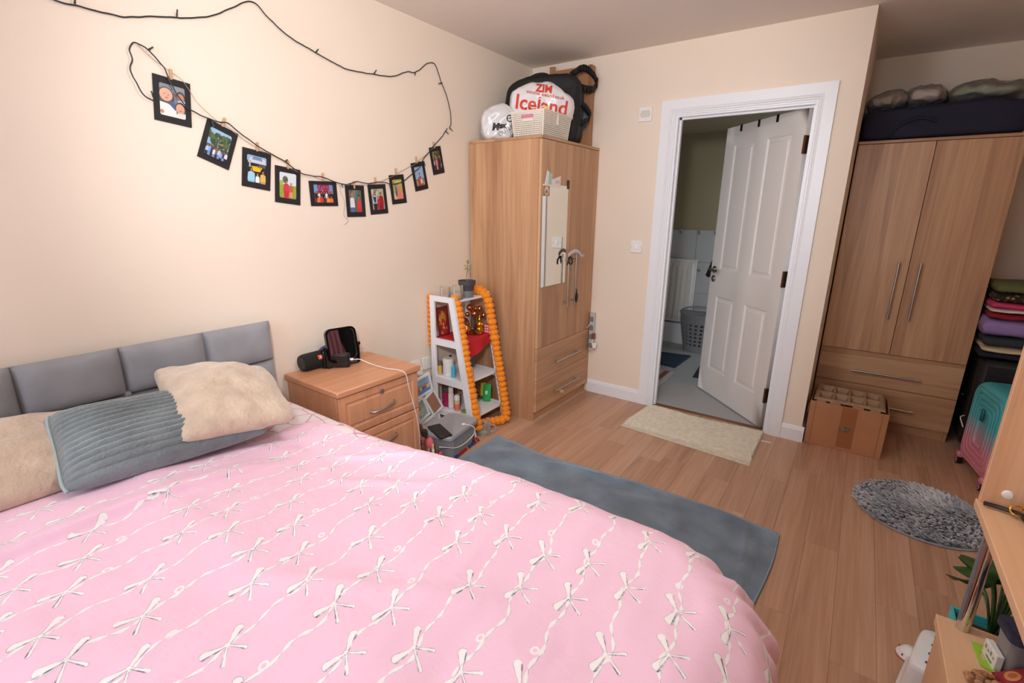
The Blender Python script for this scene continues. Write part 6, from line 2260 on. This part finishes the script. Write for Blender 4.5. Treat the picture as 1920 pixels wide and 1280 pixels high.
q = MB(); q.M = SM
NS_ = 121
lines = []
prof = []          # (offset inward from the outline, x)
nribs = 5
for k in range(0, 49):
    s = k / 48
    ins = s * .15
    base = .032 * (1 - min(1, s / .22)) ** 2.2
    groove = .0095 * (max(0, cos(s * 2 * pi * nribs)) ** 3)
    prof.append((ins, base - .0 + groove))
out0 = rrect(-SW / 2, SZ0, SW / 2, SZ0 + SHh, .075, 10)
cyc, czc = 0, SZ0 + SHh / 2
vs = []
no = len(out0)
# sides first (depth)
sides = [SD - .02, SD - .04, SD * .62, SD * .6, SD * .57, SD * .55, .10, .06]
rows = []
for x in sides:
    ins = .012 if x in (SD - .02,) else (.006 if x in (SD * .6, SD * .57) else 0)
    rows.append((ins, x))
rows += prof
for ins, x in rows:
    sx_, sz_ = 1 - ins / (SW / 2), 1 - ins / (SHh / 2)
    for (y, zq) in out0: vs.append((x, y * sx_, czc + (zq - czc) * sz_))
m_ = len(rows)
fs = [(i * no + j, i * no + (j + 1) % no, (i + 1) * no + (j + 1) % no, (i + 1) * no + j) for i in range(m_ - 1) for j in range(no)]
fs += [tuple(range(no)), tuple((m_ - 1) * no + j for j in range(no))]
q.add(vs, fs)
q.build('shell', SUI.m, t, smooth=50)
q = MB(); q.M = SM
for y in (-.0,): q.box((-.012, y - .012, .33), (.0, y + .012, .40), .004)
q.build('handle_recess', mat('teal_dark', (26, 96, 106), .4), t)
PINKW = mat('pink_wheel', (214, 132, 150), .4)
for y in (-SW / 2 + .035, SW / 2 - .035):
    for x in (.014, SD - .05):
        q = MB(); q.M = SM
        q.tube([(x - .02, y, .024), (x + .006, y, .024)], .0235, 20)
        w_ = q.build('wheel', BLACKP, t)
        q = MB(); q.M = SM
        q.lathe
        q.tube([(x - .0225, y, .024), (x - .0195, y, .024)], .0175, 20)
        q.build('wheel_hub', PINKW, w_)
        q = MB(); q.M = SM
        for kk in range(5):
            a_ = kk * 2 * pi / 5
            q.tube([(x - .0235, y + .010 * cos(a_), .024 + .010 * sin(a_)), (x - .022, y + .010 * cos(a_), .024 + .010 * sin(a_))], .0035, 8)
        q.build('hub_hole', BLACKP, w_)
        q = MB(); q.M = SM; q.box((x - .022, y - .018, .04), (x + .018, y + .018, .075), .006); q.build('wheel_housing', PINKW, t)
q = MB(); q.M = SM; q.tube(spline([(SD * .5, -.06, SZ0 + SHh - .001), (SD * .5, -.05, SZ0 + SHh + .02), (SD * .5, .05, SZ0 + SHh + .02), (SD * .5, .06, SZ0 + SHh - .001)], 6), .008, 8); q.build('top_handle', mat('teal', (70, 176, 184), .4), t)

# ------------------------------------------------------------------ rugs and mats on the bedroom floor
BLUE = mat('blue_grey_fleece', (112, 132, 150), .95, var=.15, vscale=6, sheen=.5, bump=.25, bscale=160)


def fleece(u, v):
    x0, x1 = .515, 2.115
    y1 = -1.118 - .018 * sin(u * 7) + .012 * fn(u * 6, 0, 0, 1) + (.02 if u < .05 else 0) * (1 - u / .05)
    y0 = -2.06
    x = x0 + (x1 - x0) * u + .016 * (v - .6) * (u > .5) - .012 * sin(v * 6) * (u > .8)
    y = y0 + (y1 - y0) * v
    e = min(u / .02, (1 - u) / .015, (1 - v) / .02, 1)
    z = .006 + .004 * fn(x, y, 0, 3.2) + .0025 * fn(x, y, 0, 9)
    z += .016 * max(0, fn(u * 5, 2, 0, 1.3, 3)) * math.exp(-((1 - v) / .05) ** 2) * 2
    for ax_, ay_, bx_, by_, am, wd in ((.95, -1.20, 1.30, -1.155, .016, .020), (1.35, -1.30, 1.75, -1.17, .006, .03), (2.00, -1.15, 2.05, -1.6, .014, .016), (2.05, -1.25, 2.06, -1.7, .010, .02), (.6, -1.3, .8, -1.2, .008, .04), (1.25, -1.16, 1.5, -1.12, .014, .012)):
        ux, uy = bx_ - ax_, by_ - ay_
        L_2 = ux * ux + uy * uy
        h = max(0, min(1, ((x - ax_) * ux + (y - ay_) * uy) / L_2))
        dd = math.hypot(x - ax_ - h * ux, y - ay_ - h * uy)
        z += am * math.exp(-(dd / wd) ** 2) * (sin(pi * min(1, max(0, h * .9 + .05))) ** .6)
    return (x, y, max(.0022, z * max(0.2, e) ** .5 + .0015))


t = thing('floor_blanket', 'blue-grey fleece blanket spread on the floor beside the bed', 'blanket', (1.3, -1.6, 0))
q = MB(); q.grid(fleece, 200, 120)
o = q.build('fleece', BLUE, t, recalc=False); o.data.polygons.foreach_set('use_smooth', [True] * len(o.data.polygons)); md = o.modifiers.new('thickness', 'SOLIDIFY'); md.thickness = .003; md.offset = -.3
hem = mat('blue_hem', (136, 158, 174), .9)
MB().tube([Vector(fleece(1, k / 60)) + Vector((0, 0, .002)) for k in range(61)], .0045, 6).build('hem', hem, t)
MB().tube([Vector(fleece(k / 90, 1)) + Vector((0, 0, .002)) for k in range(91)], .0038, 6).build('hem', hem, t)
MB().tube([Vector(fleece(0, k / 60)) + Vector((0, 0, .002)) for k in range(61)], .0045, 6).build('hem', hem, t)

CRM = mat('cream_tufted', (216, 208, 190), .95, var=.05, vscale=40, bump=.35, bscale=160)
mc_ = [Vector((1.078, -.472, 0)), Vector((1.898, -.541, 0)), Vector((1.893, -.026, 0)), Vector((1.118, -.028, 0))]
t = thing('door_mat', 'cream ribbed cotton mat on the floor in front of the doorway', 'mat', (1.5, -.27, 0))


def matp(u, v):
    p = (mc_[0] * (1 - u) + mc_[1] * u) * (1 - v) + (mc_[3] * (1 - u) + mc_[2] * u) * v
    e = min(u, 1 - u, v, 1 - v)
    flat = max(0, min(1, (v - .10) / .06))
    rb_ = abs(sin(pi * v * 22)) ** .8
    wide = .45 + .55 * max(0, min(1, (abs(u - .5) - .1) / .25))
    z = .004 + .019 * rb_ * flat * wide + .003 * fn(p.x, p.y, 0, 50) * flat
    return (p.x + .004 * fn(p.y, 0, 0, 40) * (min(u, 1 - u) < .02), p.y + .003 * fn(p.x, 0, 0, 40) * (v > .98), max(.0015, z * min(1, e / .008 + .15)))


q = MB(); q.grid(matp, 130, 240); q.build('ribbed_pile', CRM, t, recalc=False, smooth=60)
q = MB(); q.M = TM((1.925, -.142, .001), 6); q.box((-.028, -.008, 0), (.028, .008, .0012)); q.build('care_label', PLASTIC_W, t, smooth=0)

# round shaggy rug
RGX, RGY, RGR = 2.672, -.525, .272
t = thing('round_rug', 'round shaggy grey rug on the floor by the alcove', 'rug', (RGX, RGY, 0))
MB().lathe([(0, .0012), (RGR, .0012), (RGR + .004, .006), (RGR, .010), (0, .010)], 64, (RGX, RGY, 0)).build('backing', mat('rug_backing', (160, 162, 168), .9), t)
g = random.Random(12)
vsv, fsf, cc = [], [], []
qs = MB()
NB = 60000
pal = [(170, 176, 188), (198, 203, 212), (220, 223, 230), (234, 236, 240), (242, 243, 246)]
for i in range(NB):
    a, r = g.uniform(0, 2 * pi), RGR * math.sqrt(g.random())
    x, y = RGX + r * cos(a), RGY + r * sin(a)
    flow = 2.2 * fn(x, y, 0, 3.2, 5) + 3.4
    gx, gy = math.floor(x / .012), math.floor(y / .012)
    hh = random.Random(gx * 7919 + gy * 104729)
    ccx, ccy = (gx + .2 + .6 * hh.random()) * .012, (gy + .2 + .6 * hh.random()) * .012
    ca_ = flow + hh.uniform(-.7, .7)
    l = g.uniform(.024, .038) * hh.uniform(.75, 1.2)
    b = Vector((x, y, .009))
    tip = Vector((ccx + cos(ca_) * l * .75 + (x - ccx) * .35, ccy + sin(ca_) * l * .75 + (y - ccy) * .35, .012 + l * hh.uniform(.25, .65)))
    d = (tip - b).normalized()
    sd = Vector((-d.y, d.x, 0)).normalized() * g.uniform(.0009, .0017)
    cv_ = 2 + 3.0 * fn(x, y, 0, 5, 9) + hh.uniform(-.6, .6) + g.uniform(-.5, .5)
    qs.col = pal[min(4, max(0, int(cv_)))]
    m1 = b + (tip - b) * .55 + Vector((0, 0, .007))
    n0q = len(qs.v)
    qs.v.extend([b - sd, b + sd, m1 - sd * .9, m1 + sd * .9, tip])
    qs.f.append((n0q, n0q + 1, n0q + 3, n0q + 2)); qs.f.append((n0q + 2, n0q + 3, n0q + 4))
    qs.c.extend([qs.col, qs.col])
pile = qs.build('shaggy_pile', printmat('shag', .9), t, recalc=False, smooth=0)
pile['kind'] = 'stuff'

# ------------------------------------------------------------------ by and on the desk
def stool():
    t = thing('step_stool', 'white child step stool with red rimmed feet on the floor by the desk', 'stool', (2.68, -1.72, 0))
    SMt = Matrix.Translation((2.685, -1.715, 0)) @ Matrix.Rotation(R(-14), 4, 'Z')
    WH = mat('stool_white', (228, 228, 230), .4)

    def side(a):
        q = MB(); q.M = SMt
        rows = [(.154, .119, .002), (.152, .117, .014), (.147, .112, .020), (.145, .110, .03), (.142, .107, .08), (.139, .104, .13), (.137, .102, .144), (.130, .096, .15), (.03, .02, .15), (0, 0, .15)]
        n = 48
        vs = []
        for (A, B_, z) in rows:
            for k in range(n):
                th = 2 * pi * k / n
                s = lambda v, e: math.copysign(abs(v) ** (2 / e), v)
                fl = 1.0
                if z < .028:
                    fl = 1 + .10 * max(0, abs(sin(2 * th)) - .35)
                x, y = A * s(cos(th), 7) * fl, B_ * s(sin(th), 7) * fl
                zz_ = z
                if z < .06 and abs(sin(2 * th)) < .75:        # cut-outs between the feet
                    zz_ = z + .02 * (1 - abs(sin(2 * th)) / .75)
                vs.append((x, y, zz_))
        fs = [(i * n + k, i * n + (k + 1) % n, (i + 1) * n + (k + 1) % n, (i + 1) * n + k) for i in range(len(rows) - 1) for k in range(n)]
        return q.add(vs, fs)
    side(0).build('body', WH, t, smooth=45)
    for sx in (-1, 1):
        for sy in (-1, 1):
            q = MB(); q.M = SMt @ Matrix.Translation((sx * .150, sy * .114, .0))
            q.lathe([(0, .0005), (.034, .0005), (.036, .006), (.030, .016), (.020, .030), (0, .036)], 24)
            f_o = q.build('foot', WH, t)
            q = MB(); q.M = SMt @ Matrix.Translation((sx * .150, sy * .114, .0)); q.lathe([(.0345, .0003), (.0372, .0003), (.0372, .0062), (.035, .0062)], 24, cap=False)
            q.build('rim', mat('stool_red', (196, 110, 112), .5), f_o)
            q = MB(); q.M = SMt @ Matrix.Translation((sx * .150, sy * .114, .0))
            for kk in range(9):
                a_, r_r = kk * .7, .026 if kk % 2 else .031
                q.tube([(r_r * cos(a_), r_r * sin(a_), .013), (r_r * cos(a_), r_r * sin(a_), .0185)], .0024, 8)
            q.build('grip_dot', mat('stool_dot', (150, 60, 70), .6), f_o)
    q = MB(); q.M = SMt
    for i in range(6):
        for j in range(4): q.tube([(-.10 + i * .04, -.066 + j * .044, .1495), (-.10 + i * .04, -.066 + j * .044, .1525)], .005, 8)
    q.build('tread_dots', mat('stool_plum', (120, 60, 100), .6), t)


stool()

t = thing('leafy_plant', 'broad leaved green houseplant in a square turquoise pot on the step stool', 'plant', (2.685, -1.73, .1535))
TQ = mat('turquoise_pot', (72, 190, 194), .4)
q = MB()
PX0, PX1, PY0, PY1, PZ = 2.604, 2.744, -1.80, -1.668, .305
ring(q, [(PX0, PY0), (PX1, PY0), (PX1, PY1), (PX0, PY1)], [(PX0 + .006, PY0 + .006), (PX1 - .006, PY0 + .006), (PX1 - .006, PY1 - .006), (PX0 + .006, PY1 - .006)], .1535, PZ)
q.box((PX0 + .006, PY0 + .006, .1535), (PX1 - .006, PY1 - .006, .158))
q.build('pot', TQ, t, smooth=20)
MB().box((PX0 + .0065, PY0 + .0065, .1585), (PX1 - .0065, PY1 - .0065, PZ - .03)).build('soil', mat('soil', (74, 56, 42), .95), t)
g = random.Random(21)
LF = mat('dark_green_leaf', (44, 78, 30), .35, var=.35, vscale=9)
pc = Vector((2.685, -1.73, .29))
leaves = []
tg = [(2.605, -1.60, .40), (2.70, -1.585, .44), (2.78, -1.60, .46), (2.66, -1.52, .40), (2.74, -1.52, .42), (2.82, -1.52, .42), (2.85, -1.66, .44), (2.62, -1.56, .33), (2.90, -1.62, .40), (2.80, -1.43, .36), (2.70, -1.46, .34), (2.80, -1.78, .40), (2.86, -1.74, .36), (2.73, -1.64, .50), (2.88, -1.52, .34), (2.79, -1.68, .50), (2.63, -1.70, .46), (2.72, -1.88, .42), (2.80, -1.86, .36), (2.90, -1.80, .44)]
for i, tip in enumerate(tg):
    tip = Vector(tip)
    hv = Vector((tip.x - pc.x, tip.y - pc.y, 0))
    mid = pc + (tip - pc) * .45 + Vector((0, 0, .07))
    q = MB()
    q.tube(spline([pc + hv * .05, pc + (tip - pc) * .25 + Vector((0, 0, .06)), mid], 5), .0032, 6)
    d = (tip - mid)
    Ll = d.length
    d.normalize()
    s = d.cross(Vector((0, 0, 1))).normalized()
    up_ = s.cross(d)
    W2 = max(.034, Ll * .50)
    n_u = 9

    def lp(u, v, mid=mid, d=d, s=s, up_=up_, Ll=Ll, W2=W2):
        wv = W2 * (sin(pi * min(1, u ** .75)) ** .8)
        b = 2 * v - 1
        return mid + d * (Ll * u) + s * (wv * b) + up_ * (.10 * Ll * sin(pi * u) + .18 * wv * abs(b) - .05 * Ll * u * u)
    q.grid(lp, 14, 7)
    q.build('leaf', LF, t, smooth=60)

zd = .4505
t = thing('food_container', 'clear plastic food tub with a dark blue lid on the low cabinet', 'container', (2.672, -2.045, zd))
CM_ = Matrix.Translation((2.672, -2.042, zd)) @ Matrix.Rotation(R(11), 4, 'Z')
q = MB(); q.M = CM_
o1, o2 = rrect(-.056, -.030, .056, .030, .014, 5), rrect(-.061, -.035, .061, .035, .014, 5)
n = len(o1)
q.add([(x, y, .001) for x, y in o1] + [(x, y, .088) for x, y in o2], [tuple(range(n))] + [(k, (k + 1) % n, n + (k + 1) % n, n + k) for k in range(n)])
q.build('tub', glassmat('milky_plastic', (214, 210, 206), .22, .2), t)
q = MB(); q.M = CM_; q.prism(rrect(-.067, -.040, .067, .040, .016, 5), .0885, .103); q.prism(rrect(-.056, -.030, .056, .030, .012, 5), .103, .1055); q.build('lid', mat('dark_blue_lid', (40, 44, 66), .4), t, smooth=20)
q = MB(); q.M = CM_; q.box((-.053, -.027, .004), (.053, .027, .05), .008); q.build('contents', mat('food_brown', (120, 96, 84), .8, var=.3, vscale=40), t)
q = MB(); q.M = Matrix.Translation((2.605, -2.052, zd)) @ Matrix.Rotation(R(12), 4, 'Z')
q.col = (214, 212, 204); q.box((-.007, -.026, .0005), (.007, .026, .040), .0015)
q.col = (140, 140, 132)
for k in range(4): q.box((-.0076, -.020 + .011 * k, .022), (-.0071, -.014 + .011 * k, .027 + .005 * (k % 2)))
q.col = (96, 140, 70); q.box((-.0076, -.016, .008), (-.0071, .008, .013))
q.build('white_carton', PRINT, label='small white printed carton beside the food tub on the low cabinet', cat='carton', smooth=0)
q = MB()
ring(q, [(2.584, -2.078), (2.609, -2.088), (2.600, -2.006), (2.578, -2.006)], [(2.590, -2.058), (2.597, -2.058), (2.595, -2.032), (2.588, -2.032)], zd + .0004, zd + .0024)
q.build('green_tag', mat('lime_card', (148, 190, 52), .6), label='lime green card tag with a slot lying on the low cabinet', cat='tag', smooth=0)
t = thing('snack_packet', 'dark red snack packet with biscuit print on the low cabinet', 'packet', (2.685, -2.125, zd))
q = MB(); q.M = Matrix.Translation((2.672, -2.125, zd + .014)) @ Matrix.Rotation(R(20), 4, 'Z') @ Matrix.Rotation(R(-24), 4, 'Y')
pk = lambda sg: (lambda u, v: ((u - .5) * .12, (v - .5) * .085, .030 + sg * .016 * (max(0, (1 - (2 * u - 1) ** 4) * (1 - (2 * v - 1) ** 4))) ** .6 + .002 * fn(u * 3, v * 3, sg, 2)))
q.grid(pk(1), 16, 14).grid(pk(-1), 16, 14)
bvp = bvh_of(q); Mq = q.M.copy()
q.build('wrapper', mat('packet_red', (128, 24, 40), .3), t)
q2 = MB()
dn = -(Mq.to_3x3() @ Vector((0, 0, 1)))
for cx_, cy_ in ((-.034, .018), (-.030, -.020), (-.004, -.002), (.024, .018), (.026, -.022)):
    vv = [(cx_, cy_, .2)] + [(cx_ + .014 * cos(k * pi / 6), cy_ + .012 * sin(k * pi / 6), .2) for k in range(12)]
    q2.col = (190, 116, 56); wrap_decal(q2, vv, [(0, 1 + k, 1 + (k + 1) % 12) for k in range(12)], Mq, bvp, dn, .001)
    vv = [(cx_, cy_, .2)] + [(cx_ + .008 * cos(k * pi / 6), cy_ + .006 * sin(k * pi / 6), .2) for k in range(12)]
    q2.col = (150, 76, 36); wrap_decal(q2, vv, [(0, 1 + k, 1 + (k + 1) % 12) for k in range(12)], Mq, bvp, dn, .0015)
if q2.f: q2.build('biscuit_print', PRINT, t, smooth=0, recalc=False)
q = blob((2.650, -2.205, zd), .05, .042, .060, 2.2, .013, 24, 71, nu=40, nv=26, ax=Vector((1, 0, 0)))
q.build('clear_bag', glassmat('blue_clear_film', (206, 216, 232), .2, .15), label='crumpled clear plastic bag on the low cabinet beside the packet', cat='bag')
t = thing('nut_bag', 'small bag of brown nuts at the low cabinet edge', 'bag', (2.588, -2.150, zd))
q = MB(); g = random.Random(5)
for k in range(60):
    a, r = g.uniform(0, 6.28), .036 * math.sqrt(g.random())
    q.sphere((2.590 + r * cos(a), -2.145 + r * sin(a) * .9, zd + .009 + g.random() * .022 * (1 - r / .042)), (.0085, .0065, .0065), 8, 6)
o = q.build('nuts', mat('nut_brown', (150, 108, 72), .7, var=.3, vscale=70), t); o['kind'] = 'stuff'

# black handbag strap with gold clasp on the desktop
zs = .7504
t = thing('black_handbag', 'black leather bag with gold clasp lying on the desk corner', 'bag', (2.66, -1.96, zs))
LEA = mat('black_leather', (22, 20, 21), .4, bump=.15, bscale=300)


def HBP(x, y, z): return (2.553 + 1.42 * (x - 2.4285), -1.913 + 1.42 * (y + 2.4665), zs + 1.42 * z)


q = MB(); q.M = TM(HBP(2.499, -2.490, 0), 14); q.box((-.042, -.022, .0005), (.044, .022, .020), .007); q.build('flap', LEA, t)
q = MB(); q.box((2.668, -1.995, zs), (2.90, -1.897, zs + .07), .02); q.build('bag_body', LEA, t)
q = MB(); q.tube(spline([HBP(2.4280, -2.4665, .006), HBP(2.445, -2.468, .006), HBP(2.463, -2.475, .007), HBP(2.478, -2.487, .008)], 6), .0052, 8); q.build('strap', LEA, t)
GB = mat('gold_brass', (226, 178, 84), .18, metal=1.0)
q = MB()
c_ = Vector(HBP(2.466, -2.478, .012))
q.tube([c_ + Vector((.014 * cos(k * pi / 10), .0085 * sin(k * pi / 10), .0085 * sin(k * pi / 10))) for k in range(20)], .0020, 8, closed=True); q.build('ring', GB, t)
q = MB(); q.tube(spline([HBP(2.470, -2.472, .012), HBP(2.482, -2.464, .026), HBP(2.490, -2.4595, .042)], 6), [.003] * 6 + [.0042] * 7, 8)
q.tube(spline([HBP(2.476, -2.470, .016), HBP(2.490, -2.466, .020), HBP(2.496, -2.470, .014), HBP(2.490, -2.478, .011)], 6), .0025, 8)
q.build('clasp', GB, t)

# coat and towel hung on the wall by the desk (they show in the vanity mirror)
t = thing('coat_rail', 'white coat rail with pegs on the wall beyond the desk', 'rail', (XR - .02, -1.40, 1.62))
MB().box((XR - .022, -1.78, 1.62), (XR - .0005, -1.02, 1.70), .003).build('rail_board', WHITE, t)
for y in (-1.68, -1.50, -1.30, -1.12): MB().tube([(XR - .022, y, 1.66), (XR - .07, y, 1.675)], .008, 10).build('peg', STEEL, t)


def hung(y0, y1, z0, z1, x, amp, k, sd):
    q = MB()

    def P(u, v):
        wd = .55 + .45 * min(1, v * 2.2)
        yc = (y0 + y1) / 2
        return (x + amp * sin(u * k + v * 2) * (.4 + v) - .02 * v, yc + (u - .5) * (y1 - y0) * wd + .02 * fn(u, v, sd, 3), z1 + (z0 - z1) * v)
    return q.grid(P, 60, 30)


o = hung(-1.80, -1.02, .62, 1.69, XR - .085, .022, 26, 3).build('coat', mat('black_coat', (10, 10, 13), .9), label='long black coat hanging from the rail beyond the desk', cat='coat'); md = o.modifiers.new('thickness', 'SOLIDIFY'); md.thickness = .01
o = hung(-1.585, -1.43, .98, 1.50, XR - .150, .014, 20, 6).build('towel', mat('mauve_towel', (150, 96, 104), .9), label='mauve towel hanging over the black coat', cat='towel'); md = o.modifiers.new('thickness', 'SOLIDIFY'); md.thickness = .006
